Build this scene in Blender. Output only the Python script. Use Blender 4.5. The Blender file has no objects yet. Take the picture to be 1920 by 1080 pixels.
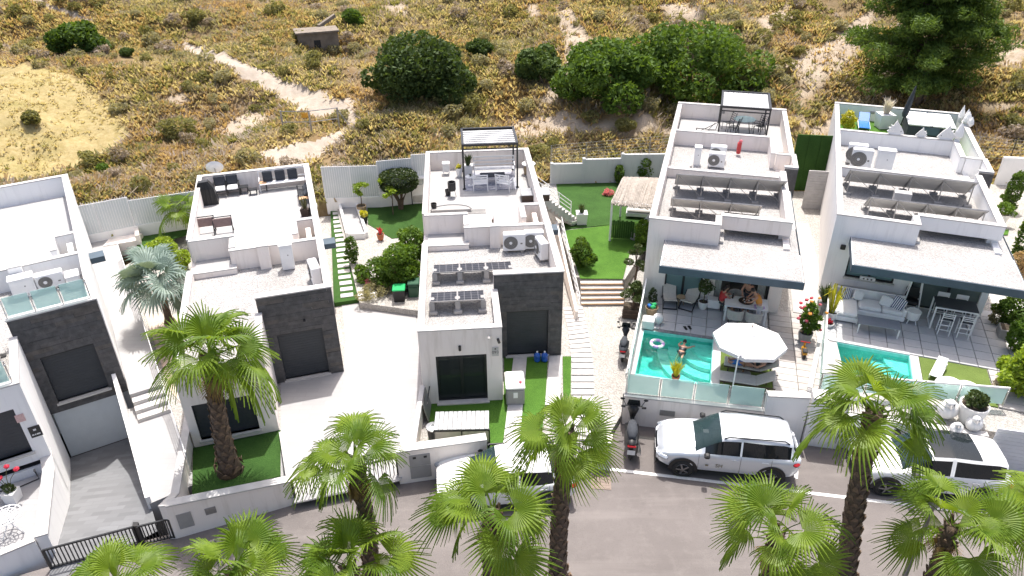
import bpy, math, random
import numpy as np
from math import sin, cos, radians, pi, hypot, atan2
from mathutils import Vector, Matrix, noise
random.seed(7); RNG = np.random.default_rng(7)
scene = bpy.context.scene
COL = scene.collection
# ------------------------------------------------------------------ camera, sky, sun, exposure
CAM_H, FPX, PITCH, ROLL = 17.8, 1350.0, radians(30.7), -0.009
cd = bpy.data.cameras.new("camera"); cam = bpy.data.objects.new("camera", cd); COL.objects.link(cam)
cd.sensor_width = 36.0; cd.lens = FPX / 1920 * 36; cd.clip_start = .1; cd.clip_end = 3000
cam.matrix_world = Matrix.Translation((0, 0, CAM_H)) @ Matrix.Rotation(pi / 2 - PITCH, 4, 'X') @ Matrix.Rotation(ROLL, 4, 'Z')
scene.camera = cam
SUN_DIR = Vector((.17, 1.26, 3.25)).normalized()
SUN_EL = math.asin(SUN_DIR.z); SUN_AZ = atan2(SUN_DIR.x, SUN_DIR.y)
world = bpy.data.worlds.new("World"); scene.world = world; world.use_nodes = True
wn = world.node_tree.nodes; wl = world.node_tree.links
sky = wn.new("ShaderNodeTexSky"); sky.sky_type = 'NISHITA'; sky.sun_disc = False
sky.sun_elevation = SUN_EL; sky.sun_rotation = SUN_AZ; sky.ozone_density = .3; sky.dust_density = 5.0; sky.air_density = .75
wn["Background"].inputs[1].default_value = .15
wl.new(sky.outputs[0], wn["Background"].inputs[0])
ld = bpy.data.lights.new("sun", 'SUN'); ld.energy = 3.3; ld.angle = radians(.6); ld.color = (1, .965, .91)
sun = bpy.data.objects.new("sun", ld); COL.objects.link(sun)
sun.rotation_euler = (-SUN_DIR).to_track_quat('-Z', 'Y').to_euler(); sun.location = (0, 30, 60)
scene.view_settings.view_transform = 'Standard'; scene.view_settings.look = 'None'
scene.view_settings.exposure = .82; scene.view_settings.gamma = 1; scene.view_settings.use_curve_mapping = False
scene.render.engine = 'CYCLES'
scene.cycles.max_bounces = 8; scene.cycles.transparent_max_bounces = 16; scene.cycles.use_denoising = True

# ------------------------------------------------------------------ survey helper: where a sight line meets a level
_c, _s = cos(PITCH), sin(PITCH)
def sight(px, py):
    dx, dy = px - 960., py - 540.; a, b = cos(ROLL), sin(ROLL)
    x = dx * a + dy * b; y = dy * a - dx * b
    return Vector((x, FPX * _c - y * _s, -(FPX * _s + y * _c)))
def at(px, py, z):
    d = sight(px, py); t = (z - CAM_H) / d.z
    return Vector((d.x * t, d.y * t, z))
class Frame:                      # a house plan: u along the front, v towards the hill
    def __init__(s, ox, oy, deg):
        s.o = Vector((ox, oy)); s.a = radians(deg)
    def w(s, u, v, z=0):
        return Vector((s.o.x + u * cos(s.a) - v * sin(s.a), s.o.y + u * sin(s.a) + v * cos(s.a), z))
    def loc(s, p):
        dx, dy = p[0] - s.o.x, p[1] - s.o.y
        return dx * cos(s.a) + dy * sin(s.a), -dx * sin(s.a) + dy * cos(s.a)
def shifted(ox, oy, deg, du, dv):
    f = Frame(ox, oy, deg); p = f.w(du, dv); return Frame(p.x, p.y, deg)
F3 = Frame(-3.32, 20.78, 4.4)
F2 = shifted(-6.78, 23.04, 17.0, -5.5, -2.86)
F1 = shifted(-14.6, 21.5, 31.5, -5.5, -2.86)
F4 = Frame(5.67, 26.87, -15.5)
F5 = Frame(13.47, 27.08, -21.0)

# ------------------------------------------------------------------ materials
def _mat(name):
    m = bpy.data.materials.new(name); m.use_nodes = True
    nt = m.node_tree; return m, nt, nt.nodes["Principled BSDF"]
def coords(nt, world_space=False):
    if world_space:
        return nt.nodes.new("ShaderNodeNewGeometry").outputs["Position"]
    return nt.nodes.new("ShaderNodeTexCoord").outputs["Object"]
def noise_node(nt, vec, scale, detail=6, rough=.6):
    n = nt.nodes.new("ShaderNodeTexNoise"); n.inputs["Scale"].default_value = scale
    n.inputs["Detail"].default_value = detail; n.inputs["Roughness"].default_value = rough
    nt.links.new(vec, n.inputs["Vector"]); return n
def ramp(nt, fac, stops):
    r = nt.nodes.new("ShaderNodeValToRGB"); e = r.color_ramp.elements
    while len(e) < len(stops): e.new(.5)
    for i, (p, c) in enumerate(stops):
        e[i].position = p; e[i].color = (*c, 1)
    nt.links.new(fac, r.inputs[0]); return r
def mixc(nt, fac, a, b):
    m = nt.nodes.new("ShaderNodeMix"); m.data_type = 'RGBA'
    if isinstance(fac, float): m.inputs[0].default_value = fac
    else: nt.links.new(fac, m.inputs[0])
    for s, v in ((6, a), (7, b)):
        if isinstance(v, tuple): m.inputs[s].default_value = (*v, 1)
        else: nt.links.new(v, m.inputs[s])
    return m.outputs[2]
def bump(nt, bsdf, h, dist, strength=.6):
    b = nt.nodes.new("ShaderNodeBump"); b.inputs["Distance"].default_value = dist; b.inputs["Strength"].default_value = strength
    nt.links.new(h, b.inputs["Height"]); nt.links.new(b.outputs[0], bsdf.inputs["Normal"]); return b
def mat(name, rgb, rough=.75, var=.12, scale=3., metal=0., bmp=0., bscale=None, rgb2=None, coat=0., ws=False, spec=.5):
    m, nt, p = _mat(name)
    p.inputs["Roughness"].default_value = rough; p.inputs["Metallic"].default_value = metal
    p.inputs["Coat Weight"].default_value = coat; p.inputs["Specular IOR Level"].default_value = spec
    v = coords(nt, ws); n = noise_node(nt, v, scale)
    lo = tuple(max(0, c * (1 - var)) for c in rgb); hi = rgb2 or tuple(min(1, c * (1 + var)) for c in rgb)
    r = ramp(nt, n.outputs[0], [(.3, lo), (.7, hi)])
    nt.links.new(r.outputs[0], p.inputs["Base Color"])
    if bmp:
        bump(nt, p, noise_node(nt, v, bscale or scale * 8, 4).outputs[0], bmp)
    return m
M = {}
def stucco(name, rgb, stain):
    m, nt, p = _mat(name); p.inputs["Roughness"].default_value = .85
    v = coords(nt, True)
    big = noise_node(nt, v, .5, 5); fine = noise_node(nt, v, 5, 6, .7)
    mp = nt.nodes.new("ShaderNodeMapping"); mp.inputs["Scale"].default_value = (3.5, 3.5, .35); nt.links.new(v, mp.inputs[0])
    streak = noise_node(nt, mp.outputs[0], 1.2, 5, .65)
    c = mixc(nt, ramp(nt, big.outputs[0], [(.35, (0, 0, 0)), (.75, (1, 1, 1))]).outputs[0], rgb, tuple(x * .95 for x in rgb))
    c = mixc(nt, ramp(nt, streak.outputs[0], [(.52, (0, 0, 0)), (.8, (.75, .75, .75))]).outputs[0], c, stain)
    c = mixc(nt, ramp(nt, fine.outputs[0], [(.6, (0, 0, 0)), (.85, (.35, .35, .35))]).outputs[0], c, stain)
    nt.links.new(c, p.inputs["Base Color"])
    bump(nt, p, noise_node(nt, v, 60, 3).outputs[0], .004, .5)
    return m
M['stucco'] = stucco('warm_white_stucco', (.87, .80, .745), (.62, .55, .48))
M['stucco_cool'] = stucco('clean_white_stucco', (.89, .88, .865), (.72, .71, .70))
M['white'] = mat('white_paint', (.8, .8, .79), .5, .04)
M['white_metal'] = mat('white_lacquered_metal', (.78, .78, .78), .35, .04)
M['coping'] = mat('white_coping', (.50, .485, .47), .7, .13, 2.5, bmp=.003, ws=True)
M['navy'] = mat('slate_blue_render', (.055, .085, .115), .6, .15, 2, ws=True)
M['clad_a'] = mat('charcoal_slate', (.072, .071, .073), .65, .35, 5, bmp=.01, bscale=18, ws=True)
M['clad_b'] = mat('grey_slate', (.084, .080, .080), .65, .35, 5, bmp=.01, bscale=18, ws=True)
M['clad_c'] = mat('brown_slate', (.092, .083, .076), .65, .35, 5, bmp=.01, bscale=18, ws=True)
M['shutter'] = mat('anthracite_shutter', (.03, .036, .044), .5, .1)
M['frame'] = mat('black_aluminium', (.012, .014, .017), .4, .1)
M['dark'] = mat('dark_interior', (.03, .03, .032), .9, .3)  # near-black colour stands in for the darkness inside rooms and openings
M['sill'] = mat('stone_sill', (.55, .53, .5), .6, .1)
M['steel'] = mat('brushed_steel', (.55, .55, .55), .3, .1, metal=1.)
M['galv'] = mat('galvanised_steel', (.36, .35, .34), .5, .2, metal=.6)
M['black'] = mat('black_plastic', (.015, .015, .016), .5, .2)
M['rubber'] = mat('rubber', (.02, .02, .02), .8, .2)
M['charcoal'] = mat('charcoal_fabric', (.04, .045, .055), .9, .2, 20)
M['cushion'] = mat('white_cushion', (.72, .72, .72), .9, .05, 8)
M['grey_fabric'] = mat('grey_fabric', (.42, .40, .38), .9, .1, 15)
M['beige_mesh'] = mat('beige_sling', (.52, .49, .44), .8, .08, 15)
M['wicker'] = mat('brown_wicker', (.13, .075, .045), .8, .4, 30)
M['dark_wicker'] = mat('dark_wicker', (.045, .028, .02), .8, .4, 30)
M['tan_wicker'] = mat('tan_rattan', (.36, .26, .16), .8, .3, 30)
M['wood'] = mat('timber', (.26, .14, .07), .6, .25, 6)
M['pine_wood'] = mat('pale_timber', (.5, .3, .16), .6, .2, 6)
M['dark_wood'] = mat('dark_timber', (.07, .045, .032), .7, .3, 6)
M['terracotta'] = mat('terracotta', (.45, .15, .07), .8, .15)
M['ceramic'] = mat('white_ceramic', (.78, .77, .75), .35, .04)
M['grey_pot'] = mat('grey_planter', (.32, .31, .3), .7, .1)
M['bark'] = mat('rough_bark', (.12, .085, .06), .95, .4, 12, bmp=.02)
M['stem'] = mat('plant_stem', (.12, .12, .05), .8, .3)
M['soil'] = mat('soil', (.06, .045, .03), .95, .3, 12, bmp=.02)
M['red'] = mat('red_plastic', (.5, .03, .035), .4, .1)
M['blue'] = mat('blue_plastic', (.03, .16, .5), .3, .1)
M['jug'] = mat('blue_water_jug', (.02, .10, .42), .12, .2)
M['green_plastic'] = mat('green_plastic', (.02, .38, .12), .4, .1)
M['dark_green_plastic'] = mat('dark_green_plastic', (.025, .09, .05), .45, .1)
M['yellow'] = mat('yellow_plastic', (.7, .33, .02), .35, .1)
M['orange_fabric'] = mat('orange_fabric', (.62, .26, .05), .85, .1)
M['skin'] = mat('skin', (.48, .27, .19), .55, .08, spec=.3)
M['hair'] = mat('dark_hair', (.018, .012, .01), .5, .2)
M['lilac'] = mat('lilac_cloth', (.5, .33, .62), .85, .1)
M['ac_grille'] = mat('grey_fan_grille', (.17, .165, .155), .6, .15)
M['road_paint'] = mat('white_road_paint', (.72, .72, .7), .7, .12, 9, ws=True)
M['concrete'] = mat('weathered_concrete', (.21, .175, .14), .9, .25, 2, bmp=.02, ws=True)
M['corrugated'] = mat('grey_metal_lid', (.36, .37, .38), .42, .12, metal=.5)
def gravel(name, a, b, c, sc=9.):
    m, nt, p = _mat(name); p.inputs["Roughness"].default_value = .95
    v = coords(nt, True)
    vo = nt.nodes.new("ShaderNodeTexVoronoi"); vo.inputs["Scale"].default_value = sc; nt.links.new(v, vo.inputs["Vector"])
    big = noise_node(nt, v, .45, 5)
    sep = nt.nodes.new("ShaderNodeSeparateColor"); nt.links.new(vo.outputs["Color"], sep.inputs[0])
    r = ramp(nt, sep.outputs[0], [(.1, a), (.5, b), (.9, c)])
    r2 = ramp(nt, big.outputs[0], [(.32, (.86, .85, .84)), (.62, (1, 1, 1))])
    mm = nt.nodes.new("ShaderNodeMix"); mm.data_type = 'RGBA'; mm.blend_type = 'MULTIPLY'; mm.inputs[0].default_value = 1
    nt.links.new(r.outputs[0], mm.inputs[6]); nt.links.new(r2.outputs[0], mm.inputs[7])
    nt.links.new(mm.outputs[2], p.inputs["Base Color"])
    bump(nt, p, vo.outputs["Distance"], .04, .9)
    return m
M['gravel'] = gravel('white_roof_gravel', (.33, .322, .315), (.40, .39, .38), (.47, .46, .45), 22.)
M['gravel_garden'] = gravel('white_garden_gravel', (.35, .335, .31), (.42, .405, .38), (.50, .48, .455), 20)
def paving(name, rgb, var=.12, sc=1.2, sx=2.0, sy=1.2, joint=.85):
    m, nt, p = _mat(name); p.inputs["Roughness"].default_value = .75
    v = coords(nt, False)
    br = nt.nodes.new("ShaderNodeTexBrick"); br.inputs["Scale"].default_value = sc
    br.inputs["Color1"].default_value = (*rgb, 1); br.inputs["Color2"].default_value = (*[c * (1 - var) for c in rgb], 1)
    br.inputs["Mortar"].default_value = (*[c * joint for c in rgb], 1); br.inputs["Mortar Size"].default_value = .012
    br.inputs["Brick Width"].default_value = sx * .5; br.inputs["Row Height"].default_value = sy * .25
    nt.links.new(v, br.inputs["Vector"])
    n = noise_node(nt, v, 1.1, 7, .65)
    c = mixc(nt, ramp(nt, n.outputs[0], [(.4, (0, 0, 0)), (.75, (.5, .5, .5))]).outputs[0], br.outputs[0], tuple(c * .82 for c in rgb))
    nt.links.new(c, p.inputs["Base Color"]); return m
M['pave_white'] = paving('white_stone_paving', (.375, .37, .372), .1)
M['pave_terrace'] = paving('white_terrace_tile', (.38, .376, .372), .04, 1.2, 1.6, 1.6)
def turf(name, a, b):
    m, nt, p = _mat(name); p.inputs["Roughness"].default_value = .9; p.inputs["Specular IOR Level"].default_value = .15
    v = coords(nt, True); n = noise_node(nt, v, .9, 6); f = noise_node(nt, v, 26, 4)
    mm = mixc(nt, ramp(nt, f.outputs[0], [(.35, (0, 0, 0)), (.65, (1, 1, 1))]).outputs[0], a, b)
    c = mixc(nt, ramp(nt, n.outputs[0], [(.42, (0, 0, 0)), (.7, (.6, .6, .6))]).outputs[0], mm, tuple(x * 1.3 for x in b))
    nt.links.new(c, p.inputs["Base Color"]); bump(nt, p, f.outputs[0], .03, .8); return m
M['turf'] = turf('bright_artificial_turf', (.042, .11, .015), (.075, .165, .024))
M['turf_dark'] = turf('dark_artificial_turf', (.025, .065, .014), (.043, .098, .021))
M['turf_olive'] = turf('olive_artificial_turf', (.085, .125, .028), (.125, .175, .045))
def leaf(name, a, b, trans=.35, gloss=.45):
    m, nt, p = _mat(name); p.inputs["Roughness"].default_value = gloss; p.inputs["Specular IOR Level"].default_value = .4
    oi = nt.nodes.new("ShaderNodeObjectInfo")
    v = coords(nt, True); n = noise_node(nt, v, 1.6, 3)
    ad = nt.nodes.new("ShaderNodeMath"); ad.operation = 'ADD'; nt.links.new(n.outputs[0], ad.inputs[0])
    mu = nt.nodes.new("ShaderNodeMath"); mu.operation = 'MULTIPLY_ADD'; mu.inputs[1].default_value = .35; mu.inputs[2].default_value = -.17
    nt.links.new(oi.outputs["Random"], mu.inputs[0]); nt.links.new(mu.outputs[0], ad.inputs[1])
    r = ramp(nt, ad.outputs[0], [(.3, a), (.7, b)])
    nt.links.new(r.outputs[0], p.inputs["Base Color"])
    t = nt.nodes.new("ShaderNodeBsdfTranslucent"); 
    tc = mixc(nt, .5, r.outputs[0], tuple(min(1, x * y) for x, y in zip(b, (2.2, 2., .8)))); nt.links.new(tc, t.inputs[0])
    mx = nt.nodes.new("ShaderNodeMixShader"); mx.inputs[0].default_value = trans
    nt.links.new(p.outputs[0], mx.inputs[1]); nt.links.new(t.outputs[0], mx.inputs[2])
    nt.links.new(mx.outputs[0], nt.nodes["Material Output"].inputs[0]); return m
M['palm'] = leaf('fan_palm_leaf', (.08, .155, .012), (.20, .29, .028), .45, .5)
M['palm_dry'] = leaf('dry_palm_leaf', (.22, .14, .06), (.38, .27, .11), .25, .7)
M['silver_palm'] = leaf('silver_blue_palm_leaf', (.13, .19, .16), (.24, .31, .27), .2, .55)
M['olive_leaf'] = leaf('dark_evergreen_leaf', (.036, .066, .014), (.088, .14, .032), .25, .75)
M['carob'] = leaf('bright_evergreen_leaf', (.042, .085, .010), (.12, .205, .028), .3, .75)
M['pine'] = leaf('pine_needles', (.035, .075, .012), (.11, .18, .028), .3, .7)
M['citrus'] = leaf('citrus_leaf', (.045, .10, .010), (.12, .21, .022), .35, .6)
M['lime'] = leaf('lime_leaf', (.15, .24, .02), (.30, .40, .04), .35)
M['golden'] = leaf('golden_leaf', (.34, .32, .02), (.62, .55, .04), .3)
M['hedge'] = leaf('clipped_hedge_leaf', (.035, .06, .015), (.075, .11, .028), .2)
M['straw'] = leaf('straw_grass', (.36, .29, .17), (.49, .41, .27), .42, .8)
M['rust'] = leaf('rust_scrub', (.30, .21, .115), (.43, .32, .19), .38, .8)
M['sage'] = leaf('sage_scrub', (.21, .20, .11), (.32, .30, .185), .38, .8)
M['moss'] = leaf('moss_green_scrub', (.15, .15, .055), (.235, .23, .09), .38, .8)
M['twig'] = leaf('grey_twig_scrub', (.26, .215, .17), (.40, .335, .28), .25, .9)
M['pink_flower'] = leaf('pink_petals', (.55, .06, .12), (.75, .25, .3), .3)
M['red_flower'] = leaf('red_petals', (.5, .02, .05), (.65, .06, .1), .3)
M['pampas'] = leaf('pale_plume', (.55, .47, .42), (.72, .64, .6), .3, .9)
def glass(name, tint, opac, rough=.05):
    m, nt, p = _mat(name); p.inputs["Base Color"].default_value = (*tint, 1); p.inputs["Roughness"].default_value = rough
    p.inputs["Specular IOR Level"].default_value = .5
    n = noise_node(nt, coords(nt, True), 1.3, 3)
    r = ramp(nt, n.outputs[0], [(.3, tuple(c * .92 for c in tint)), (.7, tint)]); nt.links.new(r.outputs[0], p.inputs["Base Color"])
    t = nt.nodes.new("ShaderNodeBsdfTransparent"); t.inputs[0].default_value = (*[min(1, c * .5 + .5) for c in tint], 1)
    mx = nt.nodes.new("ShaderNodeMixShader"); mx.inputs[0].default_value = opac
    nt.links.new(t.outputs[0], mx.inputs[1]); nt.links.new(p.outputs[0], mx.inputs[2])
    nt.links.new(mx.outputs[0], nt.nodes["Material Output"].inputs[0]); return m
M['frost'] = glass('frosted_green_glass', (.70, .90, .86), .52, .25)
M['clear'] = glass('clear_window_glass', (.05, .062, .062), .45, .02)
M['teal_glass'] = glass('teal_reflective_glass', (.16, .26, .27), .86, .03)
M['windscreen'] = glass('tinted_windscreen', (.035, .065, .07), .6, .02)
M['dark_glass'] = glass('dark_car_glass', (.02, .026, .03), .86, .02)
M['patio_glass'] = glass('grey_green_patio_glass', (.14, .18, .165), .82, .03)
M['curtain'] = mat('sheer_curtain', (.6, .62, .58), .9, .1, 10)
def solar_mat():
    m, nt, p = _mat('solar_cells'); p.inputs["Roughness"].default_value = .35; p.inputs["Specular IOR Level"].default_value = .2
    v = coords(nt); br = nt.nodes.new("ShaderNodeTexBrick"); br.offset = 0; br.inputs["Scale"].default_value = 1
    br.inputs["Brick Width"].default_value = .26; br.inputs["Row Height"].default_value = .26; br.inputs["Mortar Size"].default_value = .006
    br.inputs["Color1"].default_value = (.022, .023, .03, 1); br.inputs["Color2"].default_value = (.03, .031, .04, 1); br.inputs["Mortar"].default_value = (.25, .25, .26, 1)
    nt.links.new(v, br.inputs["Vector"]); nt.links.new(br.outputs[0], p.inputs["Base Color"]); return m
M['solar'] = solar_mat()
M['panel_back'] = mat('panel_backsheet', (.6, .58, .55), .7, .06)
def stripes(name, a, b, sc):
    m, nt, p = _mat(name); p.inputs["Roughness"].default_value = .9
    w = nt.nodes.new("ShaderNodeTexWave"); w.inputs["Scale"].default_value = sc; w.bands_direction = 'X'
    nt.links.new(coords(nt), w.inputs["Vector"])
    r = ramp(nt, w.outputs[0], [(.48, a), (.52, b)]); nt.links.new(r.outputs[0], p.inputs["Base Color"]); return m
M['stripe'] = stripes('navy_striped_fabric', (.02, .03, .13), (.75, .75, .75), 4.2)
def rug_mat():
    m, nt, p = _mat('blue_patterned_rug'); p.inputs["Roughness"].default_value = .95
    v = coords(nt); w = nt.nodes.new("ShaderNodeTexWave"); w.wave_type = 'RINGS'; w.inputs["Scale"].default_value = 2.2; w.inputs["Distortion"].default_value = 9; w.inputs["Detail"].default_value = 3
    nt.links.new(v, w.inputs["Vector"]); r = ramp(nt, w.outputs[0], [(.35, (.2, .21, .27)), (.65, (.5, .5, .54))])
    nt.links.new(r.outputs[0], p.inputs["Base Color"]); return m
M['rug'] = rug_mat()
def paint(name, rgb, metal=.0):
    m = mat(name, rgb, .28, .02, 3, metal=metal, coat=.8); return m
M['car_silver'] = paint('silver_car_paint', (.62, .65, .69), .35)
M['car_white'] = paint('white_car_paint', (.8, .8, .8))
M['tail'] = mat('red_tail_light', (.35, .012, .015), .15, .05)
M['lamp'] = mat('clear_headlight', (.5, .53, .56), .1, .1, metal=.5)
M['alloy'] = mat('dark_alloy', (.22, .22, .23), .35, .1, metal=.8)
M['gold_print'] = mat('gold_print', (.22, .19, .12), .5, .05)
M['grey_print'] = mat('grey_print', (.12, .10, .10), .6, .05)
M['white_print'] = mat('white_print', (.7, .7, .7), .6, .05)

# ------------------------------------------------------------------ mesh builder
class MB:
    def __init__(s): s.v = []; s.f = []
    def add(s, vs, fs):
        n = len(s.v); s.v += [tuple(v) for v in vs]; s.f += [tuple(i + n for i in f) for f in fs]; return s
    def box(s, x0, x1, y0, y1, z0, z1):
        x0, x1 = min(x0, x1), max(x0, x1); y0, y1 = min(y0, y1), max(y0, y1); z0, z1 = min(z0, z1), max(z0, z1)
        return s.add([(x0, y0, z0), (x1, y0, z0), (x1, y1, z0), (x0, y1, z0), (x0, y0, z1), (x1, y0, z1), (x1, y1, z1), (x0, y1, z1)],
              [(0, 3, 2, 1), (4, 5, 6, 7), (0, 1, 5, 4), (1, 2, 6, 5), (2, 3, 7, 6), (3, 0, 4, 7)])
    def poly(s, pts, z0, z1):
        a = sum(p[0] * q[1] - q[0] * p[1] for p, q in zip(pts, list(pts[1:]) + [pts[0]]))
        if a < 0: pts = list(pts)[::-1]
        n = len(pts)
        return s.add([(p[0], p[1], z0) for p in pts] + [(p[0], p[1], z1) for p in pts],
              [tuple(range(n - 1, -1, -1)), tuple(range(n, 2 * n))] + [(i, (i + 1) % n, n + (i + 1) % n, n + i) for i in range(n)])
    def lathe(s, x, y, prof, n=14, cap=True):      # prof: (r, z) upward
        vs = []; fs = []
        for r, z in prof:
            vs += [(x + r * cos(2 * pi * k / n), y + r * sin(2 * pi * k / n), z) for k in range(n)]
        for j in range(len(prof) - 1):
            fs += [(j * n + k, j * n + (k + 1) % n, (j + 1) * n + (k + 1) % n, (j + 1) * n + k) for k in range(n)]
        if cap:
            fs += [tuple(range(n - 1, -1, -1)), tuple(range((len(prof) - 1) * n, len(prof) * n))]
        return s.add(vs, fs)
    def tube(s, pts, r, n=6):
        pts = [Vector(p) for p in pts]; vs = []; fs = []; m = len(pts)
        rs = r if isinstance(r, (list, tuple)) else [r] * m
        for i, p in enumerate(pts):
            t = (pts[min(i + 1, m - 1)] - pts[max(i - 1, 0)]).normalized()
            up = Vector((0, 0, 1)) if abs(t.z) < .95 else Vector((1, 0, 0))
            a = t.cross(up).normalized(); b = t.cross(a)
            o = pi / n if n == 4 else 0
            vs += [p + (a * cos(o - 2 * pi * k / n) + b * sin(o - 2 * pi * k / n)) * rs[i] for k in range(n)]
        for i in range(m - 1):
            fs += [(i * n + k, i * n + (k + 1) % n, (i + 1) * n + (k + 1) % n, (i + 1) * n + k) for k in range(n)]
        fs += [tuple(range(n - 1, -1, -1)), tuple(range((m - 1) * n, m * n))]
        return s.add(vs, fs)
    def bar(s, p, q, r): return s.tube([p, q], r * 1.3, 4)
    def ball(s, c, rx, ry, rz, n=10, k=7, jit=0.):
        prof = []; vs = []; fs = []
        for j in range(k + 1):
            ph = -pi / 2 + pi * j / k
            for i in range(n):
                q = 1 + (random.uniform(-jit, jit) if jit else 0)
                vs.append((c[0] + rx * q * cos(ph) * cos(2 * pi * i / n), c[1] + ry * q * cos(ph) * sin(2 * pi * i / n), c[2] + rz * q * sin(ph)))
        for j in range(k):
            fs += [(j * n + i, j * n + (i + 1) % n, (j + 1) * n + (i + 1) % n, (j + 1) * n + i) for i in range(n)]
        return s.add(vs, fs)
    def cush(s, x0, x1, y0, y1, z0, z1, b=.04):      # a box with softened edges
        b = min(b, (x1 - x0) / 3, (y1 - y0) / 3, (z1 - z0) / 2.5)
        def ring(i, z): return [(x0 + i, y0 + i + b, z), (x0 + i + b, y0 + i, z), (x1 - i - b, y0 + i, z), (x1 - i, y0 + i + b, z), (x1 - i, y1 - i - b, z), (x1 - i - b, y1 - i, z), (x0 + i + b, y1 - i, z), (x0 + i, y1 - i - b, z)]
        vs = ring(b, z0) + ring(0, z0 + b) + ring(0, z1 - b) + ring(b, z1); fs = []
        for j in range(3):
            fs += [(j * 8 + k, j * 8 + (k + 1) % 8, j * 8 + 8 + (k + 1) % 8, j * 8 + 8 + k) for k in range(8)]
        fs += [tuple(range(7, -1, -1)), tuple(range(24, 32))]
        return s.add(vs, fs)
    def xf(s, m):
        s.v = [tuple(m @ Vector(v)) for v in s.v]; return s
    def mesh(s, name, m, smooth=False):
        me = bpy.data.meshes.new(name); me.from_pydata(s.v, [], s.f); me.materials.append(M[m] if isinstance(m, str) else m)
        if smooth: me.shade_smooth()
        me.update(); return me
    def build(s, name, m, parent=None, smooth=False, centre=False, **kw):
        if centre and s.v:
            a = np.array(s.v); c = np.array(((a[:, 0].min() + a[:, 0].max()) / 2, (a[:, 1].min() + a[:, 1].max()) / 2, a[:, 2].min()))
            s.v = [tuple(v) for v in a - c]
        o = bpy.data.objects.new(name, s.mesh(name, m, smooth)); COL.objects.link(o)
        if centre: o.location = c
        if parent: o.parent = parent
        for k, v in kw.items(): o[k] = v
        return o
def B(*a): return MB().box(*a)
def obj_of(name, me, parent=None, loc=(0, 0, 0), rz=0, sc=None):
    o = bpy.data.objects.new(name, me); COL.objects.link(o); o.location = loc; o.rotation_euler = (0, 0, rz)
    if sc is not None: o.scale = sc if hasattr(sc, '__len__') else (sc,) * 3
    if parent: o.parent = parent
    return o
def thing(name, label, cat, loc=(0, 0, 0), rz=0, group=None, sc=1.):
    o = bpy.data.objects.new(name, None); COL.objects.link(o); o.empty_display_size = .2
    o.location = loc; o.rotation_euler = (0, 0, rz); o.scale = (sc,) * 3
    return tag(o, label, cat, group)
def tag(o, label, cat, group=None):
    o['label'] = label; o['category'] = cat
    if group: o['group'] = group
    return o
KIDS = {}
def dup(root, loc, rz, label, group=None, sc=None):
    def cp(o, par):
        c = o.copy(); COL.objects.link(c)
        if par: c.parent = par
        for k in o.children: cp(k, c)
        return c
    r = cp(root, None); r.location = loc; r.rotation_euler = (0, 0, rz); r['label'] = label
    if sc: r.scale = (sc,) * 3
    if group: r['group'] = group
    return r
def setting(o): o['kind'] = 'structure'; return o
def wall_open(mb, u0, u1, v0, v1, z0, z1, ops):   # a front wall with rectangular openings (ua, ub, za, zb)
    us = sorted({u0, u1, *[o[0] for o in ops], *[o[1] for o in ops]}); zs = sorted({z0, z1, *[o[2] for o in ops], *[o[3] for o in ops]})
    for a, b in zip(us, us[1:]):
        run = None
        for c, d in zip(zs, zs[1:]):
            hole = any(o[0] <= a + 1e-6 and b - 1e-6 <= o[1] and o[2] <= c + 1e-6 and d - 1e-6 <= o[3] for o in ops)
            if hole:
                if run: mb.box(a, b, v0, v1, *run); run = None
            else: run = (run[0] if run else c, d)
        if run: mb.box(a, b, v0, v1, *run)
    return mb
def letters(text, size, m, parent, loc, rot, name='lettering', shear=0):
    cu = bpy.data.curves.new(name, 'FONT'); cu.body = text; cu.size = size; cu.extrude = .002; cu.align_x = 'CENTER'; cu.resolution_u = 3
    t = bpy.data.objects.new(name, cu); COL.objects.link(t)
    me = bpy.data.meshes.new_from_object(t.evaluated_get(bpy.context.evaluated_depsgraph_get())); me.materials.clear(); me.materials.append(M[m]); me.name = name
    bpy.data.objects.remove(t); o = obj_of(name, me, parent, loc); o.rotation_euler = rot; return o
# ------------------------------------------------------------------ terrain
FENCE = [(-900, 24), (-60, 24), (-26, 31), (-19.9, 34.6), (-17.8, 36.0), (-9.8, 38.0), (-7.3, 38.1), (2.5, 40.7), (9.3, 40.6), (10.2, 43.4), (15.9, 42.), (16.4, 38.4), (18.4, 38.3), (20.3, 44.2), (26.2, 42), (28, 39.2), (31, 38.5), (60, 30), (900, 30)]
FX = np.array([p[0] for p in FENCE], float); FY = np.array([p[1] for p in FENCE], float)
def smooth(a, b, x):
    t = np.clip((x - a) / (b - a), 0, 1); return t * t * (3 - 2 * t)
def vnoise(X, Y, sc, seed):
    r = np.random.default_rng(seed); T = r.random((64, 64))
    x = X / sc; y = Y / sc; xi = np.floor(x).astype(int); yi = np.floor(y).astype(int); fx = x - xi; fy = y - yi
    fx = fx * fx * (3 - 2 * fx); fy = fy * fy * (3 - 2 * fy)
    g = lambda i, j: T[i % 64, j % 64]
    return (g(xi, yi) * (1 - fx) + g(xi + 1, yi) * fx) * (1 - fy) + (g(xi, yi + 1) * (1 - fx) + g(xi + 1, yi + 1) * fx) * fy
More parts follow.
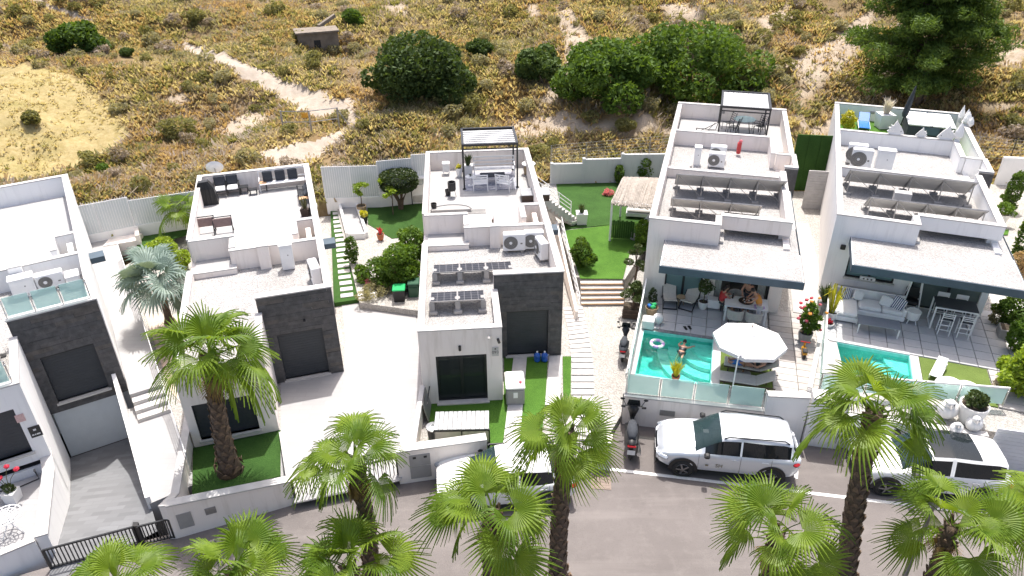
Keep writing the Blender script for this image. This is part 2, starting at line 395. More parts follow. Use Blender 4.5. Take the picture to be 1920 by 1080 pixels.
def ground_z(X, Y):
    X = np.asarray(X, float); Y = np.asarray(Y, float)
    d = Y - np.interp(X, FX, FY)
    sl = .125 + .155 * smooth(-16, 16, X)
    dd = np.minimum(d, 60) + np.clip(d - 60, 0, 400) * .25
    h = 1.0 + sl * np.maximum(dd, 0)
    h = h + (vnoise(X, Y, 7, 3) - .5) * 2.6 * smooth(1, 8, d) + (vnoise(X, Y, 1.5, 4) - .5) * .5 * smooth(0, 3, d)
    return np.where(d < .45, np.minimum(h, 1.0) - 1.7 * smooth(0, .45, .45 - d), h)
def hill(px, py):                     # where a sight line meets the hillside
    d = sight(px, py); t = np.linspace(.015, .09, 6000)
    X = d.x * t; Y = d.y * t; Z = CAM_H + d.z * t
    k = np.argmax(Z < ground_z(X, Y))
    return Vector((X[k], Y[k], float(ground_z(X[k], Y[k]))))
def inside(poly, X, Y):
    r = np.zeros(X.shape, bool); n = len(poly)
    for i in range(n):
        x1, y1 = poly[i][:2]; x2, y2 = poly[(i + 1) % n][:2]
        c = ((y1 > Y) != (y2 > Y)); xx = (x2 - x1) * (Y - y1) / ((y2 - y1) or 1e-9) + x1
        r ^= c & (X < xx)
    return r
P_PATH = [[(340, 76), (374, 86), (406, 98), (474, 124), (524, 146), (564, 158), (596, 172), (630, 190), (662, 185), (674, 208), (668, 235), (642, 262), (600, 287), (560, 312), (478, 306), (490, 284), (540, 272), (590, 265), (632, 248), (645, 233), (636, 218), (600, 226), (566, 212), (546, 192), (512, 172), (456, 146), (396, 120), (340, 94)],
          [(55, -2), (72, -4), (110, 14), (150, 27), (182, 37), (180, 43), (140, 33), (100, 22)]]
P_BARE = [[(415, 244), (440, 225), (462, 205), (480, 212), (520, 216), (500, 232), (470, 245), (440, 252)],
          [(1040, 10), (1075, 12), (1085, 40), (1120, 80), (1100, 120), (1070, 170), (1030, 200), (1010, 190), (1040, 150), (1060, 100), (1050, 60), (1038, 40)],
          [(940, 240), (985, 215), (1060, 205), (1100, 225), (1180, 225), (1270, 232), (1290, 248), (1200, 256), (1120, 250), (1040, 252), (970, 262)],
          [(1488, 215), (1560, 218), (1600, 214), (1600, 230), (1490, 232)], [(1820, 196), (1925, 188), (1925, 204), (1840, 212)],
          [(1600, 40), (1650, 0), (1640, 60), (1600, 110), (1560, 150), (1510, 195), (1470, 205), (1500, 160), (1480, 110), (1530, 90), (1560, 60)],
          [(1230, 10), (1290, 2), (1330, 22), (1300, 44), (1250, 38)], [(1400, 30), (1470, 8), (1500, 40), (1440, 66)], [(1330, 70), (1372, 62), (1380, 84), (1345, 92)], [(1440, 120), (1480, 96), (1490, 130), (1460, 150)], [(980, 8), (1010, 4), (1020, 30), (990, 36)], [(1860, 90), (1925, 70), (1925, 120), (1880, 130)], [(720, 10), (760, 4), (770, 26), (735, 32)], [(300, 180), (350, 172), (360, 192), (320, 200)],
          [(800, 255), (860, 232), (900, 235), (840, 262)]]
P_FIELD = [(-60, 120), (60, 128), (110, 133), (160, 150), (195, 180), (215, 205), (230, 235), (240, 262), (212, 285), (150, 312), (80, 333), (20, 345), (-60, 352)]
tow = lambda pl: [hill(*p)[:2] for p in pl]
PATHW = [tow(p) for p in P_PATH]; BAREW = [tow(p) for p in P_BARE]; FIELDW = tow(P_FIELD)
gx = np.concatenate([[-900, -500, -300, -180, -110, -80], np.arange(-58, 58.1, .27), [80, 110, 180, 300, 500, 900]])
gy = np.concatenate([np.arange(26, 84, .27), [86, 92, 102, 118, 140, 180, 260, 400, 700]])
GX, GY = np.meshgrid(gx, gy); GZ = ground_z(GX, GY); ny, nx = GX.shape
jx = GX + (vnoise(GX, GY, 1.1, 8) - .5) * .9 + (vnoise(GX, GY, .45, 18) - .5) * .5; jy = GY + (vnoise(GX, GY, 1.1, 9) - .5) * .9 + (vnoise(GX, GY, .45, 19) - .5) * .5
px_ = GX + (vnoise(GX, GY, .8, 28) - .5) * .5; py_ = GY + (vnoise(GX, GY, .8, 29) - .5) * .5
mpath = np.zeros(GX.shape, bool); mbare = np.zeros(GX.shape, float)
for p in PATHW: mpath |= inside(p, px_, py_)
for p in BAREW: mbare = np.maximum(mbare, inside(p, jx, jy).astype(float))
for _ in range(3):
    q = np.pad(mbare, 1, mode='edge'); mbare = (q[1:-1, 1:-1] * 2 + q[:-2, 1:-1] + q[2:, 1:-1] + q[1:-1, :-2] + q[1:-1, 2:]) / 6
mfield = inside(FIELDW, jx, jy)
def terrain_mesh(name, m, fmask):
    ii, jj = np.nonzero(fmask); a = ii * nx + jj
    F = np.stack([a, a + 1, a + nx + 1, a + nx], 1); used, inv = np.unique(F.ravel(), return_inverse=True)
    me = bpy.data.meshes.new(name); V = np.stack([GX.ravel()[used], GY.ravel()[used], GZ.ravel()[used]], 1)
    me.vertices.add(len(V)); me.vertices.foreach_set("co", V.ravel()); me.loops.add(inv.size); me.loops.foreach_set("vertex_index", inv.astype(np.int32))
    me.polygons.add(len(F)); me.polygons.foreach_set("loop_start", np.arange(0, inv.size, 4, dtype=np.int32)); me.polygons.foreach_set("use_smooth", np.ones(len(F), bool))
    at_ = me.attributes.new("bare", 'FLOAT', 'POINT'); at_.data.foreach_set("value", mbare.ravel()[used])
    me.update(calc_edges=True); me.materials.append(m); return setting(obj_of(name, me))
def scrub_mat():
    m, nt, p = _mat('scrub_ground'); p.inputs["Roughness"].default_value = .95; p.inputs["Specular IOR Level"].default_value = .1
    v = coords(nt, True); n1 = noise_node(nt, v, .13, 6, .6); n2 = noise_node(nt, v, 1.3, 8, .7); n3 = noise_node(nt, v, .33, 5, .6)
    base = ramp(nt, n1.outputs[0], [(.32, (.135, .115, .045)), (.46, (.20, .145, .07)), (.56, (.225, .15, .075)), (.7, (.25, .19, .085))])
    c = mixc(nt, ramp(nt, n2.outputs[0], [(.42, (0, 0, 0)), (.66, (.8, .8, .8))]).outputs[0], base.outputs[0], (.29, .22, .135))
    c = mixc(nt, ramp(nt, n3.outputs[0], [(.55, (0, 0, 0)), (.7, (.6, .6, .6))]).outputs[0], c, (.13, .12, .05))
    at_ = nt.nodes.new("ShaderNodeAttribute"); at_.attribute_name = "bare"
    mu = nt.nodes.new("ShaderNodeMath"); mu.operation = 'MULTIPLY'; nt.links.new(at_.outputs["Fac"], mu.inputs[0])
    nt.links.new(ramp(nt, n2.outputs[0], [(.3, (.15, .15, .15)), (.5, (1, 1, 1))]).outputs[0], mu.inputs[1])
    c = mixc(nt, mu.outputs[0], c, (.41, .34, .265)); nt.links.new(c, p.inputs["Base Color"])
    bump(nt, p, n2.outputs[0], .18, 1); return m
def dirt_mat(name, a, b, s=2., patch=None):
    m, nt, p = _mat(name); p.inputs["Roughness"].default_value = .95; p.inputs["Specular IOR Level"].default_value = .1
    v = coords(nt, True); n = noise_node(nt, v, s, 8, .7); n1 = noise_node(nt, v, .35, 5)
    c = mixc(nt, ramp(nt, n.outputs[0], [(.35, (0, 0, 0)), (.65, (1, 1, 1))]).outputs[0], a, b)
    c = mixc(nt, ramp(nt, n1.outputs[0], [(.45, (0, 0, 0)), (.7, (.5, .5, .5))]).outputs[0], c, patch or tuple(x * .85 for x in a))
    nt.links.new(c, p.inputs["Base Color"]); bump(nt, p, n.outputs[0], .1, .8); return m
fm_old = lambda a: a[:-1, :-1] & a[1:, 1:] & a[1:, :-1] & a[:-1, 1:]
cm = lambda a: (a[:-1, :-1].astype(int) + a[1:, 1:] + a[1:, :-1] + a[:-1, 1:]) >= 1
fpath = cm(mpath); ffield = cm(mfield) & ~fpath
terrain_mesh('scrub_hillside', scrub_mat(), ~(fpath | ffield))
terrain_mesh('sandy_path', dirt_mat('pale_sand', (.36, .305, .245), (.47, .405, .34)), fpath)
terrain_mesh('dry_field', dirt_mat('mown_dry_grass', (.29, .225, .095), (.41, .335, .175), 3., (.22, .20, .06)), ffield)
setting(MB().poly([(-900, -900), (900, -900), (900, 40), (-900, 40)], -1.75, -1.7).build('ground', 'soil'))
# ------------------------------------------------------------------ street and plots
def asphalt():
    m, nt, p = _mat('sunbleached_asphalt'); p.inputs["Roughness"].default_value = .9; p.inputs["Specular IOR Level"].default_value = .25
    v = coords(nt, True); big = noise_node(nt, v, .35, 6, .6); f = noise_node(nt, v, 22, 3, .7); med = noise_node(nt, v, 2.2, 7, .7)
    c = mixc(nt, ramp(nt, big.outputs[0], [(.35, (0, 0, 0)), (.7, (1, 1, 1))]).outputs[0], (.142, .127, .122), (.182, .164, .158))
    c = mixc(nt, ramp(nt, med.outputs[0], [(.5, (0, 0, 0)), (.75, (.55, .55, .55))]).outputs[0], c, (.215, .195, .185))
    c = mixc(nt, ramp(nt, f.outputs[0], [(.55, (0, 0, 0)), (.75, (.7, .7, .7))]).outputs[0], c, (.12, .108, .104))
    mp = nt.nodes.new("ShaderNodeMapping"); mp.inputs["Rotation"].default_value = (0, 0, .16); mp.inputs["Scale"].default_value = (.12, 1.3, 1); nt.links.new(v, mp.inputs[0])
    tr = noise_node(nt, mp.outputs[0], 1.0, 4, .55); st = noise_node(nt, v, .8, 3, .5)
    c = mixc(nt, ramp(nt, tr.outputs[0], [(.52, (0, 0, 0)), (.68, (.55, .55, .55))]).outputs[0], c, (.235, .212, .202))
    c = mixc(nt, ramp(nt, st.outputs[0], [(.66, (0, 0, 0)), (.72, (.6, .6, .6))]).outputs[0], c, (.105, .096, .093))
    nt.links.new(c, p.inputs["Base Color"]); bump(nt, p, f.outputs[0], .01, .7); return m
M['asphalt'] = asphalt()
ST = [(-60, -2), (-22, 10.4), (-15, 13.6), (-13.3, 14.3), (-10.3, 15.4), (-7, 16.8), (-3.8, 17.6), (-.9, 18.2), (2.8, 18.3), (3.9, 20.4), (9.7, 19.4), (13.6, 18.8), (16.3, 18.0), (40, 12), (80, 0)]
setting(MB().poly([(-60, -60), (80, -60)] + ST[::-1], -1.0, 0).build('street', 'asphalt'))
def strip(p, q, w, z, name, label=None):
    p = Vector(p[:2]); q = Vector(q[:2]); n = (q - p).normalized(); n = Vector((-n.y, n.x)) * w / 2
    return setting(MB().poly([p - n, q - n, q + n, p + n], z - .003, z).build(name, 'road_paint'))
strip(at(1112, 876, 0), at(1950, 976, 0), .13, .006, 'painted_line')
strip(at(1498, 812, 0), at(1492, 897, 0), .13, .006, 'painted_line')
H1R = 6.75
lower = [F1.w(H1R, -3.2), (-10.5, 15.25), (-7.0, 16.6), (-3.8, 17.45), (-.9, 18.05), (2.8, 18.15), (3.95, 20.3), (4.25, 21.6), (6.05, 27.9), (9.3, 40.6), (6.5, 40.6), (2.5, 40.7), (-7.3, 38.1), (-9.8, 38.0), (-17.8, 36.0), F1.w(H1R, 14.5)]
setting(MB().poly(lower, -.9, .28).build('garden_ground', 'gravel_garden'))
upper = [(3.95, 20.25), (9.75, 19.3), (13.6, 18.75), (16.6, 17.9), (27, 15.5), (34, 27), (31, 38.4), (28, 39.1), (26.2, 41.8), (20.3, 44), (18.2, 38.3), (16.2, 38.3), (15.9, 41.8), (10.2, 43.2), (9.3, 40.5), (6.1, 27.9), (4.3, 21.6)]
setting(MB().poly(upper, -.9, 1.34).build('pool_terrace_ground', 'gravel_garden'))
sh = lambda pts, z: [at(x, y, z)[:2] for x, y in pts]
def sheet(name, pts, z, m, th=.03): return setting(MB().poly(pts, z - th, z).build(name, m))
# driveway between the second and third house
sheet('driveway', sh([(526, 900), (553, 944), (750, 901), (778, 850), (794, 766), (786, 640), (776, 556), (640, 568), (648, 640), (644, 690), (526, 715)], .31), .31, 'pave_white')
# raised garden behind it
g2 = [F2.w(6.75, 7.4), F3.w(.05, 6.15), F3.w(.05, 18.0), (-5.6, 38.55), (-7.4, 38.12), (-10.0, 38.0), F2.w(6.75, 17.7)]
setting(MB().poly(g2, .2, .62).build('raised_garden', 'gravel_garden'))
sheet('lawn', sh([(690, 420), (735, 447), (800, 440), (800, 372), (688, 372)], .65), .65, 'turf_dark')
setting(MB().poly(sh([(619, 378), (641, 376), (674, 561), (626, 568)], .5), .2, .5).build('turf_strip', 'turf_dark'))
# stepping stones (each its own slab)
path_root = thing('stepping_stone_path', 'row of white stepping stones in a narrow turf strip beside the bungalow', 'garden path', at(651, 556, .5), atan2(*[(at(632, 386, .5) - at(651, 556, .5))[k] for k in (1, 0)]) - pi / 2)
Lst = (at(632, 386, .5) - at(651, 556, .5)).length
st_me = MB().cush(-.29, .29, -.17, .17, 0, .035, .015).mesh('stepping_stone', 'coping')
for k in range(18): obj_of('stepping_stone', st_me, path_root, (random.uniform(-.02, .02), .1 + k * Lst / 18, 0), random.uniform(-.02, .02))
# back garden of the fourth plot: lawn on a higher level with timber steps
setting(MB().poly([F3.w(6.9, 8.0), at(1172, 523, 1.), at(1205, 470, 1.), (9.1, 40.5), (6.5, 40.5), (2.5, 40.6), F3.w(6.6, 19.6), F3.w(6.9, 14)], .2, .98).build('raised_garden', 'gravel_garden'))
sheet('lawn', sh([(1058, 432), (1088, 522), (1168, 523), (1182, 470), (1216, 470), (1222, 430), (1230, 412)], 1.02), 1.02, 'turf')
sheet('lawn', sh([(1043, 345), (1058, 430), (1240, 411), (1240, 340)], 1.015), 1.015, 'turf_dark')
stp = thing('garden_steps', 'wide pale stone steps with timber edges up to the lawn', 'steps', (0, 0, 0))
pl, pr = at(1090, 573, .3), at(1172, 572, .3); ql, qr = at(1088, 526, 1.), at(1167, 526, 1.)
for k in range(5):
    a, b = k / 5, (k + 1) / 5; z = .28 + .14 * (k + 1)
    A, Bp, C, D = pl.lerp(ql, a), pr.lerp(qr, a), pr.lerp(qr, b), pl.lerp(ql, b)
    MB().poly([p[:2] for p in (A, Bp, C, D)], .2, z).build('step', 'coping', stp)
    MB().bar((A.x, A.y, z - .04), (Bp.x, Bp.y, z - .04), .035).build('step_edge', 'pine_wood', stp)
# curved plank path on the right of the third house
pk = thing('plank_path', 'curving path of white concrete planks through white gravel', 'garden path')
edL = [(1056, 576), (1066, 625), (1072, 680), (1072, 760), (1066, 860)]; edR = [(1092, 574), (1102, 620), (1112, 680), (1115, 760), (1110, 872)]
def along(pl_, t):
    t *= len(pl_) - 1; i = min(int(t), len(pl_) - 2); f = t - i
    return (pl_[i][0] * (1 - f) + pl_[i + 1][0] * f, pl_[i][1] * (1 - f) + pl_[i + 1][1] * f)
for k in range(26):
    q = [at(*along(e, t), .31)[:2] for e, t in ((edL, k / 26 + .004), (edR, k / 26 + .004), (edR, (k + 1) / 26 - .004), (edL, (k + 1) / 26 - .004))]
    MB().poly(q, .25, .335 + random.uniform(-.004, .006)).build('plank', 'coping', pk)
# front garden of the third house
sheet('front_lawn', sh([(803, 835), (803, 752), (945, 740), (945, 660), (1028, 660), (1022, 760), (1010, 870), (860, 880)], .315), .315, 'turf')
sheet('front_lawn', sh([(1055, 668), (1071, 668), (1070, 745), (1056, 745)], .33), .33, 'turf')
for pts in ([(963, 668), (988, 668), (972, 860), (940, 860)], [(1030, 668), (1054, 666), (1050, 760), (1022, 760)]):
    sheet('stepping_path', sh(pts, .345), .345, 'coping')
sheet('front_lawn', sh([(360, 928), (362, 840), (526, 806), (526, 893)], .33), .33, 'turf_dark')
sheet('sand_bed', [F1.w(6.9, 2.5), F2.w(.1, 1.5), F2.w(.1, 9.), F1.w(6.9, 9)], .31, dirt_mat('pink_sand', (.52, .42, .35), (.66, .57, .49)))
sheet('back_lawn', sh([(260, 432), (352, 408), (352, 440), (255, 470)], .7), .7, 'turf_dark')
# ------------------------------------------------------------------ houses of the first type
unit = {k: MB().cush(0, 1, -.5, .5, 0, 1, .0).mesh('cladding_tile', 'clad_' + k) for k in 'abc'}
for k in 'abc':
    unit[k] = B(0, 1, -.5, .5, 0, 1).mesh('cladding_tile', 'clad_' + k)
def clad(parent, u0, u1, v, z0, z1, hole, row=.17, wid=.95):
    z = z0; r = 0
    while z < z1 - .02:
        h = min(row, z1 - z); u = u0 - (r % 3) * wid / 3
        while u < u1 - .01:
            a, b = max(u, u0), min(u + wid, u1); u += wid
            segs = [(a, b)]
            if z + h > hole[2] and z < hole[3]:
                segs = [(x, y) for x, y in ((a, min(b, hole[0])), (max(a, hole[1]), b))]
            for a, b in segs:
                if b - a < .05: continue
                t = random.uniform(.05, .066)
                o = obj_of('cladding_tile', unit[random.choice('aaabbc')], parent, (a + .002, v - t / 2 + .02, z + .002), 0, (b - a - .003, t, h - .003))
        z += h; r += 1
def parapet(parent, u0, u1, v0, v1, z0, z1, wallm):
    B(u0, u1, v0, v1, z0, z1 - .05).build('parapet', wallm, parent)
    B(u0 - .015, u1 + .015, v0 - .015, v1 + .015, z1 - .05, z1).build('coping', 'coping', parent)
def shutter_window(parent, u0, u1, v, z0, z1):
    w = B(u0, u1, v + .10, v + .14, z0, z1).build('window', 'shutter', parent)
    n = int((z1 - z0) / .11)
    s = MB()
    for k in range(n): s.box(u0, u1, v + .085, v + .1, z0 + k * (z1 - z0) / n + .004, z0 + (k + 1) * (z1 - z0) / n)
    s.build('shutter_slat', 'shutter', w, kind='stuff')
    f = MB().box(u0 - .04, u0, v - .01, v + .14, z0, z1).box(u1, u1 + .04, v - .01, v + .14, z0, z1).box(u0 - .04, u1 + .04, v - .01, v + .14, z1, z1 + .04); f.build('frame', 'frame', w)
    B(u0 - .06, u1 + .06, v - .13, v + .14, z0 - .07, z0).build('sill', 'sill', w)
def villa_a(name, label, F, zb, d, wm, wing_u0=0., wing_ops=(), deck='pave_terrace', back=16.5, wing_v=.2, pillar=True):
    R = thing(name, label, 'house', (F.o.x, F.o.y, 0), F.a, 'flat-roofed white villas along the street')
    zg, zw, zt = 3.2 + d, 3.62 + d, 4.25 + d; ft = 3.3 + d
    # wing
    wv = wing_v
    wall_open(MB(), wing_u0, 2.97, wv, wv + .28, -.6, zg, wing_ops).build('wing_wall', wm, R)
    B(wing_u0, wing_u0 + .25, wv + .28, 3.0, -.6, zg).build('side_wall', wm, R); B(2.72, 2.97, wv + .28, 2.86, -1.6, zg).build('side_wall', wm, R)
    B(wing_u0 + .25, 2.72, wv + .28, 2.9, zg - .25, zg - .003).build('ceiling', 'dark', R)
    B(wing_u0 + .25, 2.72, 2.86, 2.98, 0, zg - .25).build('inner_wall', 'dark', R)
    # main block
    hole = (3.33, 4.99, .37 + (zb - .3), 2.44 + (zb - .3)) if d == 0 else (3.33, 5.0, 1.02, 2.96)
    wall_open(MB(), 2.97, 5.5, 2.95, 3.3, zb - .05, zg, [hole]).build('front_wall', 'clad_a', R)
    clad(R, 2.85, 5.55, 2.91, zb, zt - .02, hole)
    shutter_window(R, hole[0], hole[1], 2.93, hole[2], hole[3])
    B(2.8, 5.56, 3.3, back, -.6, zg - .004).build('main_wall', wm, R)
    B(wing_u0, 2.8, 2.99, back, -.6, zg - .004).build('main_wall', wm, R)
    B(wing_u0 + .22, 2.75, wv + .2, 3.165, zg - .002, zg + .028).build('gravel_roof', 'gravel', R)
    B(wing_u0 + .22, 5.32, 3.17, 8.5, zg - .003, zg + .03).build('gravel_roof', 'gravel', R)
    # parapets of the gravel roof
    parapet(R, wing_u0, wing_u0 + .22, wv + .23, 6.9, zg + .03 - .03, zw, wm)
    parapet(R, wing_u0, 2.97, wv, wv + .22, zg, zw, wm); parapet(R, 2.75, 2.97, wv + .24, 2.83, zg, zw, wm)
    B(2.85, 5.3, 2.95, 3.15, zg, zt - .05).build('parapet', wm, R); B(2.83, 5.58, 2.85, 3.17, zt - .05, zt).build('coping', 'coping', R)
    parapet(R, 5.32, 5.57, 3.19, 8.4, zg, zt, wm)
    # low upstand, recess and terrace front
    parapet(R, wing_u0, 2.0, 6.92, 7.25, zg, zg + .3, wm)
    parapet(R, wing_u0 + .1, 2.0, 8.45, 8.65, zg, zt, wm); parapet(R, 1.83, 2.05, 7.48, 8.43, zg, zt - .06, wm)
    parapet(R, 1.83, 5.3, 7.25, 7.46, zg, zt - .1, wm)
    if pillar: parapet(R, 2.93, 3.38, 6.95, 7.23, zg, zt + .06, wm)
    # terrace
    B(wing_u0 + .2, 5.35, 7.5, back - .2, zg - .003, ft).build('terrace_floor', deck, R)
    parapet(R, wing_u0, wing_u0 + .2, 8.67, back - .02, zg, zt, wm) if d == 0 and name != 'white_bungalow' else None
    parapet(R, wing_u0, 5.57, back, back + .22, zg - .3, zt, wm); parapet(R, 5.32, 5.57, 8.42, back - .02, zg, zt, wm)
    # stairwell
    parapet(R, 4.62, 5.28, 9.2, 9.4, zg, zt - .02, wm); parapet(R, 4.38, 4.6, 7.9, 9.4, zg, zt - .02, wm); parapet(R, 3.2, 3.4, 7.48, 9.3, zg, zt - .12, wm)
    B(4.62, 5.28, 7.5, 9.18, zg, ft + .004).build('stair_landing', 'grey_pot', R)
    B(3.55, 4.2, 7.7, 8.0, ft, ft + .22).build('skylight', wm, R)
    B(4.95, 5.15, 7.5, 8.9, ft, zt - .3).build('stair_wall', wm, R)
    # side canopy over the side door
    B(5.58, 6.12, 8.35, 8.95, 3.05 + d, 3.3 + d).build('canopy', 'navy', R)
    return R
v3 = villa_a('villa', 'white villa with a charcoal stone front and a black pergola on its roof terrace', F3, .3, 0, 'stucco', wing_ops=[(.56, 2.4, .33, 2.47)])
v2 = villa_a('villa', 'white villa with an open side rail on its terrace and a tall palm in front', F2, .3, 0, 'stucco', wing_u0=.12, wing_ops=[(.4, 2.35, .58, 2.1)], back=16.0, wing_v=.04)
v1 = villa_a('villa', 'white villa with a grey garage at the foot of a ramp, at the left edge', F1, .65, .5, 'stucco_cool', wing_u0=-6.0, wing_ops=[(-.4, 2.55, 1.5, 3.25), (.2, 2.75, .85, 1.08)], deck='pave_terrace', wing_v=-.14)
# sliding door of the third house
wd = thing('tmp', 'x', 'x'); bpy.data.objects.remove(wd)
def slider(R, u0, u1, v, z0, z1, n=2, gm='clear', split=True, curtain=False):
    w = MB().box(u0, u0 + .07, v, v + .09, z0, z1).box(u1 - .07, u1, v, v + .09, z0, z1).box(u0 + .07, u1 - .07, v, v + .09, z1 - .08, z1).box(u0 + .07, u1 - .07, v, v + .09, z0, z0 + .06)
    for k in range(1, n): x = u0 + (u1 - u0) * k / n; w.box(x - .05, x + .05, v + .002, v + .085, z0 + .06, z1 - .08)
    w = w.build('window', 'frame', R)
    for k in range(n):
        a, b = u0 + (u1 - u0) * k / n, u0 + (u1 - u0) * (k + 1) / n
        B(a + .05, b - .05, v + .035, v + .05, z0 + .06, z1 - .08).build('pane', gm, w)
    return w
slider(v3, .56, 2.4, .3, .37, 2.47, gm='clear'); B(.5, 2.46, .05, .3, .29, .36).build('doorstep', 'sill', v3)
B(.28, 2.7, .5, 2.85, .28, .37).build('room_floor', 'grey_pot', v3)
bed = MB().cush(1.0, 2.3, 1.6, 2.8, .38, .9, .08); bed.build('bed', 'cushion', v3)
MB().lathe(1.45, .16, [(.03, 2.7), (.05, 2.72), (.05, 2.9), (.03, 2.92)], 10).build('wall_lamp', 'black', v3)
lp = B(2.6, 2.84, .165, .185, 2.38, 2.76).build('name_plate', 'sill', v3)
letters('093', .17, 'grey_print', v3, (2.72, .16, 2.5), (pi / 2, 0, 0), 'house_number')
MB().ball((2.72, .16, 2.7), .035, .01, .03, 8, 5).build('plate_emblem', 'black', v3)
MB().ball((2.5, .1, 3.25), .07, .1, .06, 8, 5).build('camera_dome', 'sill', v3); MB().tube([(2.82, .18, 3.12), (2.86, .02, 3.05)], .05).build('security_camera', 'black', v3)
# front window of the second house
shutter_window(v2, .4, 2.35, .07, .58, 2.1)
# vents / details
MB().ball((4.4, 2.8, 3.0), .05, .08, .05, 8, 5).build('wall_lamp', 'black', v2)
# first house: garage, sign, window
shutter_window(v1, -.4, 2.55, -.11, 1.5, 3.25)
B(3.02, 5.2, 2.94, 2.98, -1.5, .63).build('garage_door', mat('pale_grey_garage_door', (.52, .56, .58), .5, .04), v1)
B(2.98, 5.3, 2.9, 3.3, .62, .66).build('garage_lintel', 'clad_a', v1)
B(.2, 2.75, -.05, .1, .84, .88).build('planter_slot', 'dark', v1)
B(2.68, 3.0, -.165, -.14, 2.0, 2.42).build('plaque', 'black', v1)
pm = MB()
for a, b in ((2.72, 2.78), (2.8, 2.83), (2.85, 2.95)): pm.box(a, b, -.172, -.165, 2.08, 2.13)
pm.build('plaque_print', 'white_print', v1); MB().box(2.8, 2.88, -.18, -.165, 2.26, 2.32).build('plaque_emblem', 'white_print', v1)
pq = B(2.5, 2.74, -.165, -.14, 2.72, 3.0).build('tile_sign', mat('pink_tile', (.6, .4, .38), .4, .3, 30), v1)
# --- first plot: ramp, yard, passage
rampm = paving('grey_slate_paving', (.19, .195, .205), .3, 1.2, 1.6, 1.0, .8)
setting(MB().add([F1.w(2.98, 2.9, -1.5), F1.w(5.3, 2.9, -1.5), F1.w(5.3, 2.1, -1.42), F1.w(2.98, 2.1, -1.42)], [(0, 3, 2, 1)]).build('garage_ramp', rampm))
rp = MB(); n = 6
L = [F1.w(2.98, 2.1), F1.w(2.98, -.2), F1.w(2.6, -3.35), F1.w(2.3, -4.6)]; Rr = [F1.w(5.3, 2.1), F1.w(5.3, -.2), F1.w(5.33, -3.15), F1.w(5.35, -4.2)]; zz = [-1.42, -.75, .03, .012]
for i in range(3):
    rp.add([(*L[i][:2], zz[i]), (*L[i + 1][:2], zz[i + 1]), (*Rr[i + 1][:2], zz[i + 1]), (*Rr[i][:2], zz[i])], [(0, 1, 2, 3)])
setting(rp.build('garage_ramp', rampm))
def lwall(name, label, pts, t, z0, z1, m, cope=True, cat='wall', side=1, extra=None):
    """a wall along ground points, z1 a height or one per point"""
    R = thing(name, label, cat); zs = z1 if isinstance(z1, (list, tuple)) else [z1] * len(pts)
    P = [Vector(p[:2]) for p in pts]
    for i in range(len(P) - 1):
        a, b = P[i], P[i + 1]; d = (b - a).normalized(); nrm = Vector((-d.y, d.x)) * t * side
        o = d * .001
        w = MB(); 
        q = [a + o, b - o, b - o + nrm, a + o + nrm]; h = [zs[i], zs[i + 1], zs[i + 1], zs[i]]
        def prism(q, za, zb_):
            vs = [(*q[k], za[k]) for k in range(4)] + [(*q[k], zb_[k]) for k in range(4)]
            fs = [(3, 2, 1, 0), (4, 5, 6, 7), (0, 1, 5, 4), (1, 2, 6, 5), (2, 3, 7, 6), (3, 0, 4, 7)]
            if side < 0: fs = [f[::-1] for f in fs]
            return MB().add(vs, fs)
        prism(q, [z0] * 4, [x - (.05 if cope else 0) for x in h]).build('wall_face', m, R)
        if cope:
            e = nrm.normalized() * .025
            q2 = [q[0] - e, q[1] - e, q[2] + e, q[3] + e]
            prism(q2, [x - .05 for x in h], h).build('coping', 'coping', R)
    return R
yard = [F1.w(-6, -.2), F1.w(2.62, -.2), F1.w(2.62, -.9), F1.w(2.3, -3.4), F1.w(-6, -3.9)]
setting(MB().poly([p[:2] for p in yard], -1.2, .56).build('front_yard', 'pave_white'))
lwall('ramp_wall', 'white rendered wall between the front yard and the sunken garage ramp', [F1.w(2.97, .1), F1.w(2.97, -.7), F1.w(2.6, -3.45)], .3, -1.5, [1.2, 1.0, .85], 'stucco_cool', side=-1)
lwall('street_wall', 'white street wall at the lower left corner of the picture', [F1.w(-6, -4.0), F1.w(2.28, -3.5)], .2, -.5, .82, 'stucco_cool')
setting(MB().poly([p[:2] for p in (F1.w(5.32, -3.2), F1.w(6.74, -3.1), F1.w(6.74, 2.2), F1.w(5.32, 2.2))], -1.4, .3).build('side_passage', 'pave_white'))
setting(MB().poly([p[:2] for p in (F1.w(5.57, 2.2), F1.w(6.74, 2.2), F1.w(6.74, 17), F1.w(5.57, 17))], -.5, .9).build('side_passage', 'pave_white'))
st1 = thing('passage_steps', 'four white steps in the passage beside the leftmost villa', 'steps')
for k in range(3): MB().poly([p[:2] for p in (F1.w(5.6, 1.15 + .35 * k), F1.w(6.72, 1.15 + .35 * k), F1.w(6.72, 2.19), F1.w(5.6, 2.19))], .3, .45 + .15 * k).build('step', 'coping', st1)
def railing(name, label, pts, h, m, rails=3, post=1.2, r=.015, cat='railing', bars=0, group=None):
    R = thing(name, label, cat, group=group)
    for i in range(len(pts) - 1):
        a, b = Vector(pts[i]), Vector(pts[i + 1]); L = (b - a).length; n = max(1, round(L / post))
        for k in range(rails):
            up = Vector((0, 0, h * (1 - k / max(1, rails - .4)))); MB().tube([a + up, b + up], r, 5).build('rail', m, R)
        for k in range(n + 1):
            p = a.lerp(b, k / n); MB().tube([p, p + Vector((0, 0, h))], r * 1.1, 5).build('post', m, R)
        if bars:
            nb = int(L / bars)
            me = MB().tube([(0, 0, 0), (0, 0, h)], r * .8, 4).mesh('bar', m)
            for k in range(1, nb): obj_of('bar', me, R, a.lerp(b, k / nb))
    return R
